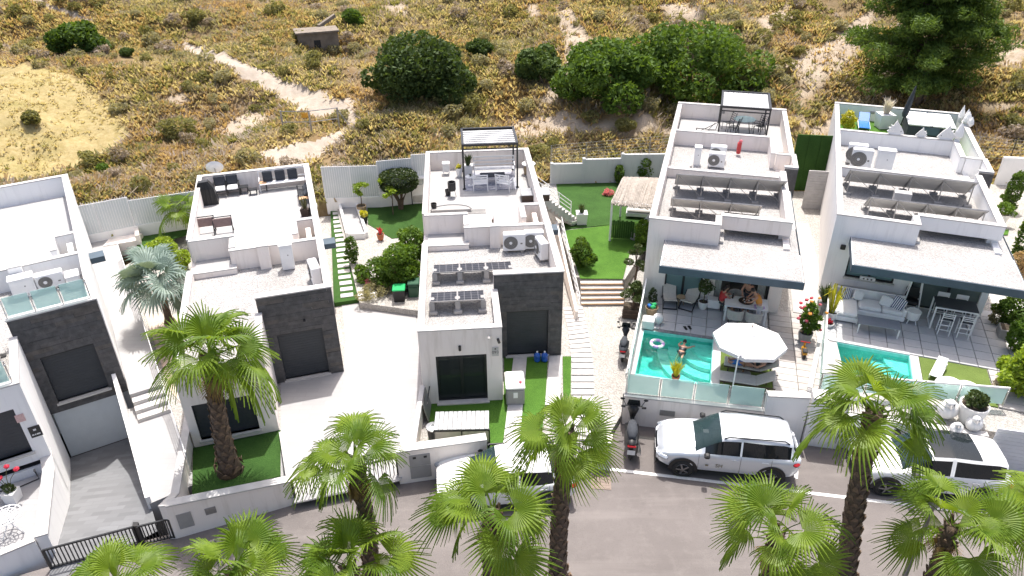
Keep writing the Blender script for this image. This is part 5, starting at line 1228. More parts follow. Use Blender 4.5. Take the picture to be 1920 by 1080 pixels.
# scooter
def scooter(label, loc, rz, body='black', sc=1., group=None, seat='charcoal', name='motor_scooter', cat='scooter'):
    R = thing(name, label, cat, loc, rz, group, sc)
    for x in (.68, -.66):
        w = MB().lathe(0, 0, [(.15, -.05), (.22, -.06), (.27, -.03), (.27, .03), (.22, .06), (.15, .05)], 18, False).xf(Matrix.Translation((x, 0, .27)) @ Matrix.Rotation(pi / 2, 4, 'X')).build('wheel', 'rubber', R, smooth=True)
        MB().lathe(0, 0, [(.001, .03), (.16, .03), (.16, -.03), (.001, -.03)], 14, False).xf(Matrix.Translation((x, 0, .27)) @ Matrix.Rotation(pi / 2, 4, 'X')).build('rim', 'alloy', w)
    MB().tube([(.68, 0, .3), (.62, 0, .55), (.5, 0, .85), (.42, 0, 1.0)], [.06, .1, .17, .09], 8).build('front_fairing', body, R, smooth=True)
    MB().cush(.52, .86, -.09, .09, .5, .58, .03).build('front_mudguard', body, R)
    MB().cush(-.1, .45, -.2, .2, .24, .36, .04).build('footboard', body, R)
    MB().tube([(-.05, 0, .45), (-.4, 0, .58), (-.85, 0, .68), (-1.0, 0, .72)], [.17, .21, .16, .06], 8).build('tail_body', body, R, smooth=True)
    MB().tube([(.02, 0, .72), (-.25, 0, .74), (-.45, 0, .80), (-.8, 0, .84)], [.12, .16, .16, .1], 8).build('seat', seat, R, smooth=True)
    h = MB().tube([(.36, -.36, 1.02), (.42, -.14, 1.03), (.44, 0, 1.0), (.42, .14, 1.03), (.36, .36, 1.02)], .02, 6).build('handlebar', 'black', R)
    for s_ in (-1, 1):
        MB().tube([(.36, s_ * .36, 1.02), (.34, s_ * .24, 1.025)], .032, 6).build('grip', 'rubber', h); MB().tube([(.4, s_ * .22, 1.03), (.42, s_ * .32, 1.22)], .01, 5).ball((.42, s_ * .34, 1.25), .02, .07, .045, 8, 5).build('mirror', 'black', h)
    MB().add([(.5, -.2, .98), (.5, .2, .98), (.34, .16, 1.3), (.34, -.16, 1.3), (.51, -.2, .98), (.51, .2, .98), (.35, .16, 1.3), (.35, -.16, 1.3)], [(0, 1, 2, 3), (7, 6, 5, 4), (0, 4, 5, 1), (3, 2, 6, 7)]).build('windscreen', 'dark_glass', R)
    MB().cush(.66, .74, -.11, .11, .78, .88, .03).build('headlight', 'lamp', R); MB().cush(-1.04, -.96, -.12, .12, .68, .76, .03).build('tail_light', 'tail', R)
    MB().box(-1.06, -1.05, -.11, .11, .46, .62).build('licence_plate', 'white_print', R)
    MB().tube([(-.3, -.2, .3), (-.75, -.22, .34), (-.95, -.22, .4)], [.04, .07, .06], 7).build('exhaust', 'steel', R)
    return R
sb = at(1181, 866, 0); sf = at(1184, 792, 0); m_ = (sb + sf) / 2
scooter('large black scooter with its licence plate facing the street, by the wall', m_, atan2(sf.y - sb.y, sf.x - sb.x), 'black', 1.2)
scooter('dark scooter parked on white gravel beside the pool glass fence', at(1169, 660, .31), 1.35, 'charcoal', .95)
# ------------------------------------------------------------------ people
def person(label, loc, rz, J, top_m, bot_m, bare_legs=False, hair_long=True, group=None, top=True, scale=1.):
    """J: joints (metres, facing +x)"""
    R = thing('person', label, 'person', loc, rz, group, scale)
    names = list(J); idx = {k: i for i, k in enumerate(names)}
    E_ = [('pelvis', 'chest'), ('chest', 'neck'), ('neck', 'head'), ('chest', 'shL'), ('chest', 'shR'), ('shL', 'elL'), ('elL', 'haL'), ('shR', 'elR'), ('elR', 'haR'), ('pelvis', 'hiL'), ('pelvis', 'hiR'), ('hiL', 'knL'), ('knL', 'anL'), ('anL', 'toL'), ('hiR', 'knR'), ('knR', 'anR'), ('anR', 'toR')]
    rad = dict(pelvis=.13, chest=.125, neck=.05, head=.05, sh=.058, el=.042, ha=.03, hi=.09, kn=.058, an=.04, to=.035)
    def skin(names_, edges, rr, nm, m, grow=0):
        me = bpy.data.meshes.new(nm); ids = {k: i for i, k in enumerate(names_)}
        me.from_pydata([J[k] for k in names_], [(ids[a], ids[b]) for a, b in edges], []); o = bpy.data.objects.new(nm, me); COL.objects.link(o)
        sk = o.modifiers.new('s', 'SKIN'); 
        for k, i in ids.items():
            q = rr.get(k, rr.get(k[:2], .05)) + grow; me.skin_vertices[0].data[i].radius = (q, q); me.skin_vertices[0].data[i].use_root = (i == 0)
        sb_ = o.modifiers.new('d', 'SUBSURF'); sb_.levels = 2; sb_.render_levels = 2
        dg = bpy.context.evaluated_depsgraph_get(); me2 = bpy.data.meshes.new_from_object(o.evaluated_get(dg)); bpy.data.objects.remove(o)
        me2.materials.clear(); me2.materials.append(M[m]); me2.shade_smooth(); me2.name = nm; return me2
    body = skin(names, E_, rad, 'body', 'skin')
    # head and fingers go into the same mesh
    import bmesh
    bm = bmesh.new(); bm.from_mesh(body); h = Vector(J['head']); nk = Vector(J['neck']); up = (h - nk).normalized(); fwd = Vector(J.get('look', (1, 0, 0)))
    if 'look' in J: pass
    x = (Vector((1, 0, 0)) - up * up.x).normalized() if abs(up.x) < .95 else Vector((0, 0, -1)); y = up.cross(x); hm = Matrix((( x.x, y.x, up.x, 0), (x.y, y.y, up.y, 0), (x.z, y.z, up.z, 0), (0, 0, 0, 1)))
    hd = MB().ball((0, 0, 0), .092, .075, .115, 12, 9).ball((.09, 0, -.015), .02, .013, .022, 6, 5).ball((.078, 0, -.055), .012, .025, .008, 6, 4).ball((0, .077, 0), .02, .01, .028, 6, 4).ball((0, -.077, 0), .02, .01, .028, 6, 4)
    hd.xf(Matrix.Translation(h + up * .07) @ hm)
    for e, w in (('elL', 'haL'), ('elR', 'haR')):
        a, b = Vector(J[e]), Vector(J[w]); d = (b - a).normalized(); sd = d.cross(Vector((0, 0, 1))).normalized() if abs(d.z) < .95 else Vector((0, 1, 0)); nn = d.cross(sd)
        for k in range(4):
            o = b + sd * (k - 1.5) * .018; ln = (.07, .085, .08, .06)[k]; hd.tube([o - d * .01, o + d * ln * .6, o + d * ln + nn * .02], [.0095, .009, .006], 5)
        hd.tube([b - d * .02 + sd * .03, b + d * .02 + sd * .06, b + d * .045 + sd * .062], [.011, .01, .007], 5)
    hm_ = hd.mesh('h', 'skin', True); bm.from_mesh(hm_); bm.to_mesh(body); bm.free(); body.shade_smooth(); obj_of('body', body, R)
    hr = MB().ball((-.022, 0, .03), .098, .088, .105, 12, 8)
    if hair_long: hr.tube([(-.07, 0, .04), (-.10, 0, -.06), (-.09, 0, -.2)], [.06, .075, .03], 8)
    else: hr.ball((-.09, 0, .07), .05, .05, .05, 8, 6)
    hr.xf(Matrix.Translation(h + up * .075) @ hm).build('hair', 'hair', R, smooth=True)
    MB().ball((.082, .03, .012), .008, .012, .007, 6, 4).ball((.082, -.03, .012), .008, .012, .007, 6, 4).xf(Matrix.Translation(h + up * .07) @ hm).build('eyes', 'hair', R)
    if top: obj_of('top', skin(['chest', 'pelvis', 'neck2', 'shL', 'shR'] if False else ['pelvis', 'chest', 'shL', 'shR'], [('pelvis', 'chest'), ('chest', 'shL'), ('chest', 'shR')], rad, 'top', top_m, .014), R)
    if not bare_legs: obj_of('trousers', skin(['pelvis', 'hiL', 'hiR', 'knL', 'knR', 'anL', 'anR'], [('pelvis', 'hiL'), ('pelvis', 'hiR'), ('hiL', 'knL'), ('hiR', 'knR'), ('knL', 'anL'), ('knR', 'anR')], rad, 'trousers', bot_m, .016), R)
    else: obj_of('bottoms', skin(['pelvis', 'hiL', 'hiR'], [('pelvis', 'hiL'), ('pelvis', 'hiR')], rad, 'bottoms', bot_m, .014), R)
    return R
STAND = dict(pelvis=(0, 0, .95), chest=(.02, 0, 1.28), neck=(.03, 0, 1.47), head=(.05, 0, 1.56), shL=(.02, .17, 1.38), shR=(.02, -.17, 1.38), elL=(.08, .23, 1.12), haL=(.3, .12, 1.1), elR=(.08, -.23, 1.12), haR=(.3, -.12, 1.08), hiL=(0, .09, .88), hiR=(0, -.09, .88), knL=(.03, .1, .5), knR=(-.02, -.1, .5), anL=(0, .1, .08), anR=(-.05, -.1, .08), toL=(.16, .11, .035), toR=(.11, -.11, .035))
SIT = dict(pelvis=(0, 0, .52), chest=(.05, 0, .84), neck=(.10, 0, 1.03), head=(.14, 0, 1.11), shL=(.06, .17, .94), shR=(.06, -.17, .94), elL=(.2, .24, .72), haL=(.42, .12, .74), elR=(.2, -.24, .72), haR=(.42, -.12, .76), hiL=(.06, .09, .5), hiR=(.06, -.09, .5), knL=(.45, .12, .5), knR=(.45, -.12, .5), anL=(.42, .12, .08), anR=(.48, -.12, .08), toL=(.58, .12, .035), toR=(.64, -.12, .035))
LEAN = dict(STAND); LEAN.update(chest=(.16, 0, 1.24), neck=(.25, 0, 1.40), head=(.31, 0, 1.46), shL=(.17, .17, 1.33), shR=(.17, -.17, 1.33), elL=(.32, .22, 1.12), haL=(.52, .12, 1.0), elR=(.32, -.22, 1.12), haR=(.52, -.1, 1.0))
GZ = 1.41
person('woman in an orange top and white trousers standing at the white table', at(1418, 608, GZ), radians(158), LEAN, 'orange_fabric', 'cushion', hair_long=False)
person('person with dark hair sitting near the open door left of the table', at(1350, 585, GZ), radians(20), SIT, 'red', 'charcoal', True)
person('person in dark clothes bending at the far end of the table', at(1398, 583, GZ), radians(-125), LEAN, 'charcoal', 'charcoal')
SWIM = dict(pelvis=(-.25, 0, .02), chest=(.05, 0, .08), neck=(.18, 0, .16), head=(.24, 0, .2), shL=(.08, .17, .1), shR=(.08, -.17, .1), elL=(.3, .26, .04), haL=(.5, .2, .06), elR=(.28, -.28, .04), haR=(.42, -.4, .05), hiL=(-.32, .09, -.02), hiR=(-.32, -.09, -.02), knL=(-.68, .14, -.1), knR=(-.7, -.1, -.06), anL=(-1.02, .12, -.06), anR=(-1.05, -.14, -.16), toL=(-1.16, .12, -.06), toR=(-1.18, -.14, -.16))
person('dark-haired swimmer in the choppy plunge pool', at(1280, 656, 1.22), radians(65), SWIM, 'frame', 'frame', True, hair_long=False, scale=.85)
RECL = dict(pelvis=(0, 0, .42), chest=(-.3, 0, .55), neck=(-.46, 0, .64), head=(-.54, 0, .68), shL=(-.36, .17, .58), shR=(-.36, -.17, .58), elL=(-.14, .26, .46), haL=(.1, .2, .5), elR=(-.14, -.26, .46), haR=(.08, -.18, .5), hiL=(.07, .09, .41), hiR=(.07, -.09, .41), knL=(.48, .1, .44), knR=(.48, -.1, .5), anL=(.86, .1, .4), anR=(.86, -.1, .4), toL=(.9, .1, .5), toR=(.9, -.1, .5))
person('person lying on a lounger in the shade of the white parasol', F4.w(4.55, -4.5, GZ - .02), radians(164.5), RECL, 'charcoal', 'charcoal', True)
# ------------------------------------------------------------------ furniture and equipment
T2, T3 = 3.3, 3.3; TV = 4.31     # terrace and service-roof levels
def put(name, label, cat, px, py, z, F, extra=0., group=None, sc=1.):
    return thing(name, label, cat, at(px, py, z), F.a + extra, group, sc)
def legs(R, pts, z1, r=.02, m='frame', name='leg'):
    for x, y in pts: MB().bar((x, y, 0), (x, y, z1), r).build(name, m, R)
def ac_unit(label, p, rz, w=.95, h=.8, group='air conditioning units on the roofs', z=0, dirty=False):
    R = thing('air_conditioner', label, 'air conditioner', p, rz, group)
    MB().cush(-w / 2, w / 2, -.18, .18, .08, .08 + h, .03).build('casing', 'white_metal', R)
    f = MB().lathe(0, 0, [(h * .36, 0), (h * .38, .012), (h * .34, .02)], 22).xf(Matrix.Translation((-w * .17, -.18, .08 + h * .5)) @ Matrix.Rotation(pi / 2, 4, 'X')).build('fan_grille', 'ac_grille', R)
    hb = MB().lathe(0, 0, [(.07, 0), (.06, .03), (.01, .035)], 12).xf(Matrix.Translation((-w * .17, -.20, .08 + h * .5)) @ Matrix.Rotation(pi / 2, 4, 'X')).build('fan_hub', 'white_metal', f)
    for r in (.12, .2, .27): MB().lathe(0, 0, [(r * h / .8, 0), (r * h / .8 + .006, .008)], 20, False).xf(Matrix.Translation((-w * .17, -.202, .08 + h * .5)) @ Matrix.Rotation(pi / 2, 4, 'X')).build('grille_ring', 'galv', f)
    MB().box(w * .27, w * .36, -.186, -.18, h * .5, h * .58).build('badge', 'ac_grille', R)
    for x in (-w * .35, w * .35): MB().box(x - .05, x + .05, -.2, .2, 0, .08).build('foot', 'galv', R)
    return R
ac_unit('white air conditioner standing between two boxes behind the frosted glass railing', at(100, 540, 3.75), F1.a, .95, .62)
ac_unit('air conditioner with a dark fan, left of two on the middle villa', F3.w(3.95, 6.6, 3.25), F3.a)
ac_unit('air conditioner with a dark fan, right of two on the middle villa', F3.w(4.8, 6.7, 3.25), F3.a, .85)
ac_unit('narrow air conditioner turned sideways by the right parapet of the middle villa', F3.w(5.05, 5.85, 3.25), F3.a - 1.35, .8, .8)
ac_unit('air conditioner lying side-on by the right parapet of the second villa', F2.w(5.05, 5.15, 3.25), F2.a - 1.45, .95, .8)
ac_unit('air conditioner with a round fan on the beige canopy villa', F4.w(2.5, 8.6, TV), F4.a, .8, .75)
ac_unit('air conditioner partly hidden behind another on the beige canopy villa', F4.w(2.55, 9.5, TV), F4.a, .8, .8)
ac_unit('air conditioner with a large fan on the white canopy villa', F5.w(1.25, 8.0, TV), F5.a, .95, 1.0)
ac_unit('air conditioner behind another on the white canopy villa', F5.w(1.05, 8.7, TV), F5.a, .9, 1.0)
def cabinet(label, p, rz, w, d, h, group='white utility cabinets on the roofs'):
    R = thing('utility_cabinet', label, 'cabinet', p, rz, group)
    MB().cush(-w / 2, w / 2, -d / 2, d / 2, 0, h, .02).build('casing', 'white_metal', R); MB().cush(-w / 2 - .02, w / 2 + .02, -d / 2 - .02, d / 2 + .02, h, h + .05, .015).build('lid', 'white_metal', R)
    MB().box(-w * .4, w * .4, -d / 2 - .008, -d / 2, h * .08, h * .9).build('door', 'white', R); MB().ball((w * .1, -d / 2 - .01, h * .62), .03, .01, .03, 8, 5).build('badge', 'grey_pot', R); return R
cabinet('white utility cabinet left of the air conditioner on the leftmost villa', at(50, 552, 3.75), F1.a, .8, .5, .75)
cabinet('small white utility box right of the air conditioner on the leftmost villa', at(142, 535, 3.75), F1.a, .45, .6, .5)
cabinet('white flue cabinet on the gravel roof of the second villa', F2.w(4.05, 6.75, 3.25), F2.a, .5, .4, 1.1)
cabinet('slim white cabinet left of the air conditioners on the beige canopy villa', F4.w(1.55, 8.8, TV), F4.a, .34, .4, .95)
cabinet('wide white cabinet beside the air conditioner on the white canopy villa', F5.w(2.3, 8.1, TV), F5.a, .8, .45, 1.1)
bk = put('toy_car', 'red and pink folded plastic thing beside the air conditioner', 'toy', 1383, 292, TV, F4)
MB().cush(-.1, .12, -.1, .1, .1, .75, .05).build('body', 'red', bk); MB().ball((.05, 0, .8), .1, .08, .08, 8, 5).build('top', 'pink_flower', bk)
# solar arrays
def solar_row(label, F, u0, v, z, n, w, d, zf, zb, legs_m='galv', back=False, group='solar panels on the roofs', skew=0.):
    R = thing('solar_array', label, 'solar panels', F.w(u0, v, z), F.a + skew, group)
    t = atan2(zb - zf, d)
    for k in range(n):
        L = hypot(d, zb - zf)
        p = B(.01, w - .01, .01, L - .01, -.015, .015).build('panel', 'solar', R); p.location = (k * w, 0, zf); p.rotation_euler = (t, 0, 0)
        B(.03, w - .03, .03, L - .03, -.022, -.0155).build('backsheet', 'panel_back', p)
        f = MB()
        for a in ((0, w, 0, .03), (0, w, L - .03, L), (0, .03, 0, L), (w - .03, w, 0, L)): f.box(*a, -.025, .022)
        f.build('frame', 'galv', p)
    for k in range(n + 1):
        x = min(max(k * w, .1), n * w - .1)
        MB().bar((x, .05, 0), (x, .05, zf - .02), .022).build('strut', legs_m, R); MB().bar((x, d - .05, 0), (x, d - .05, zb - .02), .018).build('strut', legs_m, R); MB().bar((x, .05, zf - .05), (x, d - .05, .05), .014).build('brace', legs_m, R)
        MB().cush(x - .16, x + .16, -.12, .12, 0, .14, .02).build('ballast_block', 'grey_pot', R); MB().cush(x - .16, x + .16, d - .15, d + .1, 0, .14, .02).build('ballast_block', 'grey_pot', R)
        if back and k < n: MB().bar((x, .06, zf - .1), (x + w * .95, .06, .1), .012).build('brace', legs_m, R)
    return R
def low_solar(label, F, u0, v, n, w):
    R = solar_row(label, F, u0, v, 3.24, n, w, .98, .52, .34)
    for k in range(n + 1):
        x = min(max(k * w, .06), n * w - .06); MB().cush(x - .1, x + .1, -.02, .4, 0, .5, .02).build('concrete_foot', 'grey_pot', R)
    return R
low_solar('rear row of three dark solar panels on the middle villa', F3, .5, 4.05, 3, 1.06)
low_solar('front row of two dark solar panels on the middle villa', F3, .42, 1.85, 2, 1.02)
solar_row('rear solar array seen from behind on the beige canopy villa', F4, .75, 4.2, TV, 4, 1.2, 1.2, 1.2, .22, back=True, skew=.06)
solar_row('front solar array seen from behind on the beige canopy villa', F4, .72, 1.75, TV, 3, 1.25, 1.1, 1.05, .22, back=True, skew=.03)
solar_row('rear solar array seen from behind on the white canopy villa', F5, .5, 4.4, TV, 4, 1.3, 1.2, 1.2, .22, back=True, skew=.04)
solar_row('front solar array seen from behind on the white canopy villa', F5, 1.25, 1.75, TV, 4, 1.12, 1.1, 1.05, .22, back=True, skew=.02)
s1 = solar_row('blue solar panels at the left edge behind the low glass railing', F1, .6, 1.0, 3.75, 2, .95, 1.5, .25, .9)
# pergolas
M['corrugated_pale'] = mat('pale_grey_roof_panel', (.42, .43, .44), .5, .08)
def pergola(label, F, u0, u1, v0, v1, z, h, roof='slats'):
    R = thing('pergola', label, 'pergola', F.w(u0, v0, z), F.a, 'black pergolas on roof terraces'); w, d = u1 - u0, v1 - v0
    for x in (0, w):
        for y in (0, d): MB().bar((x, y, 0), (x, y, h), .045).build('post', 'frame', R); MB().cush(x - .09, x + .09, y - .09, y + .09, 0, .03, .01).build('foot_plate', 'frame', R)
    for y in (0, d): MB().bar((-.05, y, h), (w + .05, y, h), .06).build('beam', 'frame', R); MB().bar((-.02, y, h - .22), (w + .02, y, h - .22), .03).build('beam', 'frame', R)
    for x in (0, w): MB().bar((x, 0, h), (x, d, h), .06).build('beam', 'frame', R)
    if roof == 'slats':
        n = 8
        for k in range(n): MB().cush(.06, w - .06, .08 + k * (d - .16) / n, .08 + k * (d - .16) / n + .13, h - .04, h - .025, .005).build('roof_slat', 'white_metal', R); MB().box(.06, w - .06, .08 + k * (d - .16) / n + .15, .08 + k * (d - .16) / n + .28, h - .05, h - .035).build('shade_strip', 'frame', R)  # black strips between the slats stand in for the shade under them
    else:
        n = 9
        for k in range(n): MB().cush(.06 + k * (w - .12) / n, .06 + (k + 1) * (w - .12) / n - .01, .07, d - .07, h - .03, h - .005, .01).build('roof_panel', 'corrugated_pale', R)
    return R
def zat(F, u, v, px, py):
    d = sight(px, py); w = F.w(u, v); t = w.y / d.y; return CAM_H + d.z * t
p3 = F3.loc(at(871, 355, T3)); p3b = F3.loc(at(970, 351, T3)); 
pergola('black pergola with white louvre slats over the rug on the middle villa', F3, p3[0], p3b[0], p3[1], p3[1] + 2.5, T3, 2.35)
p4 = F4.loc(at(1343, 250, 4.3)); p4b = F4.loc(at(1440, 252, 4.3))
u4 = F4.loc(at(1343, 250, 4.3))[0] + .08; h4 = zat(F4, u4, 13.1, 1350, 203) - 4.3
pergola('black pergola with a closed white roof on the beige canopy villa', F4, u4, u4 + 2.55, 13.1, 16.2, 4.3, h4 + .1, 'panels')
# generic chairs, tables, loungers
def armchair(label, p, rz, fm='frame', cm='cushion', back='charcoal', group=None, sc=1., name='armchair'):
    R = thing(name, label, 'chair', p, rz, group, sc)
    for x in (-.3, .3):
        for y in (-.28, .28): MB().bar((x, y, 0), (x, y, .58), .022).build('leg', fm, R)
        MB().cush(x - .035, x + .035, -.32, .32, .57, .61, .015).build('armrest', fm, R)
    MB().bar((-.3, -.28, .3), (.3, -.28, .3), .02).build('rail', fm, R); MB().bar((-.3, .28, .3), (.3, .28, .3), .02).build('rail', fm, R)
    MB().cush(-.27, .27, -.3, .26, .3, .43, .05).build('seat_cushion', cm, R)
    MB().cush(-.27, .27, -.07, .07, 0, .5, .05).xf(Matrix.Translation((0, .3, .4)) @ Matrix.Rotation(-.22, 4, 'X')).build('backrest', back, R); return R
def low_table(label, p, rz, w, d, h, top, leg, name='low_table', group=None, slats=0):
    R = thing(name, label, 'table', p, rz, group)
    if slats:
        for k in range(slats): MB().cush(-w / 2, w / 2, -d / 2 + k * d / slats + .006, -d / 2 + (k + 1) * d / slats - .006, h - .035, h, .008).build('slat', top, R)
    else: MB().cush(-w / 2, w / 2, -d / 2, d / 2, h - .04, h, .012).build('table_top', top, R)
    for x in (-w / 2 + .05, w / 2 - .05):
        for y in (-d / 2 + .05, d / 2 - .05): MB().bar((x, y, 0), (x, y, h - .04), .025).build('leg', leg, R)
    return R
def slat_chair(label, p, rz, m='white_metal', sc=1., group=None, w=.56, name='slatted_chair', nb=4):
    R = thing(name, label, 'chair' if w < 1 else 'bench', p, rz, group, sc)
    for x in (-w / 2, w / 2):
        MB().bar((x, -.26, 0), (x, -.26, .62), .022).build('leg', m, R); MB().tube([(x, .24, 0), (x, .26, .45), (x, .36, .95)], .025, 5).build('leg', m, R); MB().bar((x, -.28, .62), (x, .3, .62), .024).build('armrest', m, R)
    for k in range(6): MB().cush(-w / 2, w / 2, -.26 + k * .088, -.19 + k * .088, .40, .425, .008).build('seat_slat', m, R)
    for k in range(nb): t = k / (nb - 1); MB().cush(-w / 2, w / 2, .255 + t * .09, .28 + t * .09, .5 + t * .38, .57 + t * .38, .008).build('back_slat', m, R)
    return R
def lounger(label, p, rz, fm, sm, head=.7, group=None, sc=1., pillow=None, flat=False):
    R = thing('sun_lounger', label, 'sun lounger', p, rz, group, sc)
    for y in (-.3, .3):
        MB().tube([(-.95, y, .3), (.3, y, .3), (.95, y, .3)], .024, 5).build('side_rail', fm, R)
        for x in (-.8, .7): MB().bar((x, y, 0), (x, y, .3), .022).build('leg', fm, R)
    a = 0 if flat else .55
    MB().cush(-.97, .3, -.29, .29, .31, .36, .02).build('seat', sm, R)
    MB().cush(0, .72, -.29, .29, 0, .05, .02).xf(Matrix.Translation((.31, 0, .31)) @ Matrix.Rotation(-a, 4, 'Y')).build('backrest', sm, R)
    if pillow: MB().cush(.5, .72, -.2, .2, .05, .12, .03).xf(Matrix.Translation((.31, 0, .31)) @ Matrix.Rotation(-a, 4, 'Y')).build('pillow', pillow, R)
    return R
def pot(label, p, r, h, m='ceramic', plant=None, pm='citrus', pr=.35, ph=.6, n=260, seed=1, stem=.0, name='potted_plant', square=False, group=None, leaf_s=.06, blades=False, rim=None):
    R = thing(name, label, 'plant' if plant else 'pot', p, 0, group)
    if square: MB().add([(-r * .85, -r * .85, 0), (r * .85, -r * .85, 0), (r * .85, r * .85, 0), (-r * .85, r * .85, 0), (-r, -r, h), (r, -r, h), (r, r, h), (-r, r, h)], [(3, 2, 1, 0), (0, 1, 5, 4), (1, 2, 6, 5), (2, 3, 7, 6), (3, 0, 4, 7), (4, 5, 6, 7)]).build('pot', m, R)
    else: MB().lathe(0, 0, [(r * .62, 0), (r * .8, h * .25), (r * .97, h * .8), (r, h), (r * .9, h), (r * .86, h - .05)], 18).build('pot', m, R, smooth=False)
    MB().lathe(0, 0, [(r * .84, h - .06), (r * .84, h - .03)], 14).build('soil', 'soil', R)
    if plant:
        if stem: MB().tube([(0, 0, h - .05), (.02, .01, h + stem * .5), (0, 0, h + stem)], .022, 6).build('stem', 'stem', R)
        if blades:
            rr = random.Random(seed); V = []; F = []
            for k in range(n):
                a = rr.uniform(0, 6.28); L = ph * rr.uniform(.6, 1.1); o = rr.uniform(.25, 1) * pr; w = .018 + .012 * rr.random(); sx, sy = -sin(a) * w, cos(a) * w; i = len(V); q = .3 * r
                V += [(q * cos(a) - sx, q * sin(a) - sy, h - .04), (q * cos(a) + sx, q * sin(a) + sy, h - .04), (o * .7 * cos(a) + sx, o * .7 * sin(a) + sy, h + L * .7), (o * .7 * cos(a) - sx, o * .7 * sin(a) - sy, h + L * .7), (o * 1.15 * cos(a), o * 1.15 * sin(a), h + L * (.95 if blades is True else .55))]
                F += [(i, i + 1, i + 2, i + 3), (i + 3, i + 2, i + 4, i + 4)]
            F = [f if f[2] != f[3] else f[:3] for f in F]; MB().add(V, F).build('foliage', pm, R)
        else:
            o = obj_of('foliage', shrub_mesh('foliage', pm, pr, ph, 5, leaf_s, n, seed), R, (0, 0, h + stem - .05))
    return R
def parasol(label, p, R_, h, m, pole='wood', closed=False, tilt=(0, 0), group=None):
    R = thing('parasol', label, 'parasol', p, 0, group)
    if closed:
        MB().lathe(0, 0, [(.10, h * .38), (.17, h * .45), (.13, h * .75), (.05, h * 1.0), (.01, h * 1.05)], 10).build('canopy', m, R)
        MB().tube([(0, 0, 0), (0, 0, h)], .03, 6).build('pole', pole, R); MB().cush(-.28, .28, -.28, .28, 0, .08, .02).build('base', 'grey_pot', R); R.rotation_euler = (tilt[0], tilt[1], 0); return R
    n = 8; vs = [(0, 0, h + .42)]; fs = []
    for k in range(n): a = 2 * pi * (k + .5) / n; vs.append((R_ * .5 * cos(a), R_ * .5 * sin(a), h + .26))
    for k in range(n): a = 2 * pi * (k + .5) / n; vs.append((R_ * cos(a), R_ * sin(a), h))
    for k in range(n): a = 2 * pi * (k + .5) / n; vs.append((R_ * .995 * cos(a), R_ * .995 * sin(a), h - .14))
    for k in range(n):
        q = (k + 1) % n; fs += [(0, 1 + k, 1 + q), (1 + k, 1 + n + k, 1 + n + q, 1 + q), (1 + n + k, 1 + 2 * n + k, 1 + 2 * n + q, 1 + n + q)]
    MB().add(vs, fs).build('canopy', m, R)
    MB().lathe(0, 0, [(.3, h + .36), (.2, h + .47), (.02, h + .56)], 8).build('vent_cap', m, R); MB().ball((0, 0, h + .6), .025, .025, .05, 8, 5).build('finial', pole, R)
    for k in range(n): a = 2 * pi * (k + .5) / n; MB().bar((0, 0, h + .38), (R_ * .98 * cos(a), R_ * .98 * sin(a), h - .02), .012).build('rib', pole, R)
    MB().tube([(0, 0, 0), (0, 0, h + .4)], .032, 7).build('pole', pole, R); MB().lathe(0, 0, [(.3, 0), (.3, .08), (.06, .12)], 12).build('base', 'grey_pot', R)
    R.rotation_euler = (tilt[0], tilt[1], 0); return R
# --- second villa terrace
R = put('barbecue', 'barbecue under a black cover in the corner of the terrace', 'barbecue', 391, 381, T2, F2)
MB().add([(-.5, -.3, 0), (.5, -.3, 0), (.5, .3, 0), (-.5, .3, 0), (-.42, -.24, .8), (.42, -.24, .8), (.42, .24, .8), (-.42, .24, .8), (-.26, -.15, 1.15), (.2, -.15, 1.18), (.2, .15, 1.18), (-.26, .15, 1.15)], [(0, 1, 5, 4), (1, 2, 6, 5), (2, 3, 7, 6), (3, 0, 4, 7), (4, 5, 9, 8), (5, 6, 10, 9), (6, 7, 11, 10), (7, 4, 8, 11), (8, 9, 10, 11)]).build('cover', 'black', R)
for k in range(5): MB().tube([(-.45 + k * .2, -.31, .0), (-.38 + k * .18, -.26, .8), (-.2 + k * .08, -.16, 1.15)], .025, 5).build('cover_fold', 'black', R)
armchair('dark-backed armchair with white seat, left of the pair by the rear parapet', at(416, 366, T2), F2.a + .0, 'frame', 'cushion')
armchair('dark-backed armchair with white seat, right of the pair by the rear parapet', at(439, 363, T2), F2.a, 'frame', 'cushion')
low_table('small black side table right of the pair of armchairs', at(459, 361, T2), F2.a, .45, .4, .35, 'frame', 'frame')
low_table('small black stool in front of the long slatted bench', at(476, 364, T2), F2.a, .42, .3, .3, 'frame', 'frame')
low_table('small table with a timber top left of the long bench', at(495, 357, T2), F2.a, .4, .38, .45, 'pine_wood', 'frame')
bn = slat_chair('long pale slatted bench by the rear parapet of the second villa', at(533, 353, T2), F2.a, 'white_metal', 1., None, 2.3, 'slatted_bench', 2)
for i, (a, b) in enumerate((('leftmost', 508), ('middle', 529), ('rightmost', 550))):
    R = put('lounge_cushion', f'dark grey standing seat cushion, {a} of three on the long bench', 'cushion', b, 344 - i * 2, T2, F2, 0, 'dark cushions on the long bench')
    R.location = at(533, 353, T2) + (F2.w((-.72, -.1, .52)[i], .12) - F2.w(0, 0)); MB().cush(-.24, .24, -.06, .06, .42, .98, .04).build('cushion', 'charcoal', R)
R = put('corner_sofa', 'black framed sofa with crumpled dark cushions along the right parapet', 'sofa', 574, 372, T2, F2)
for x in (-.35, .35):
    for y in (-.6, .6): MB().bar((x, y, 0), (x, y, .5), .022).build('leg', 'frame', R)
for k in range(7): MB().cush(-.38, .38, -.62 + k * .18, -.5 + k * .18, .3, .33, .01).build('slat', 'frame', R)
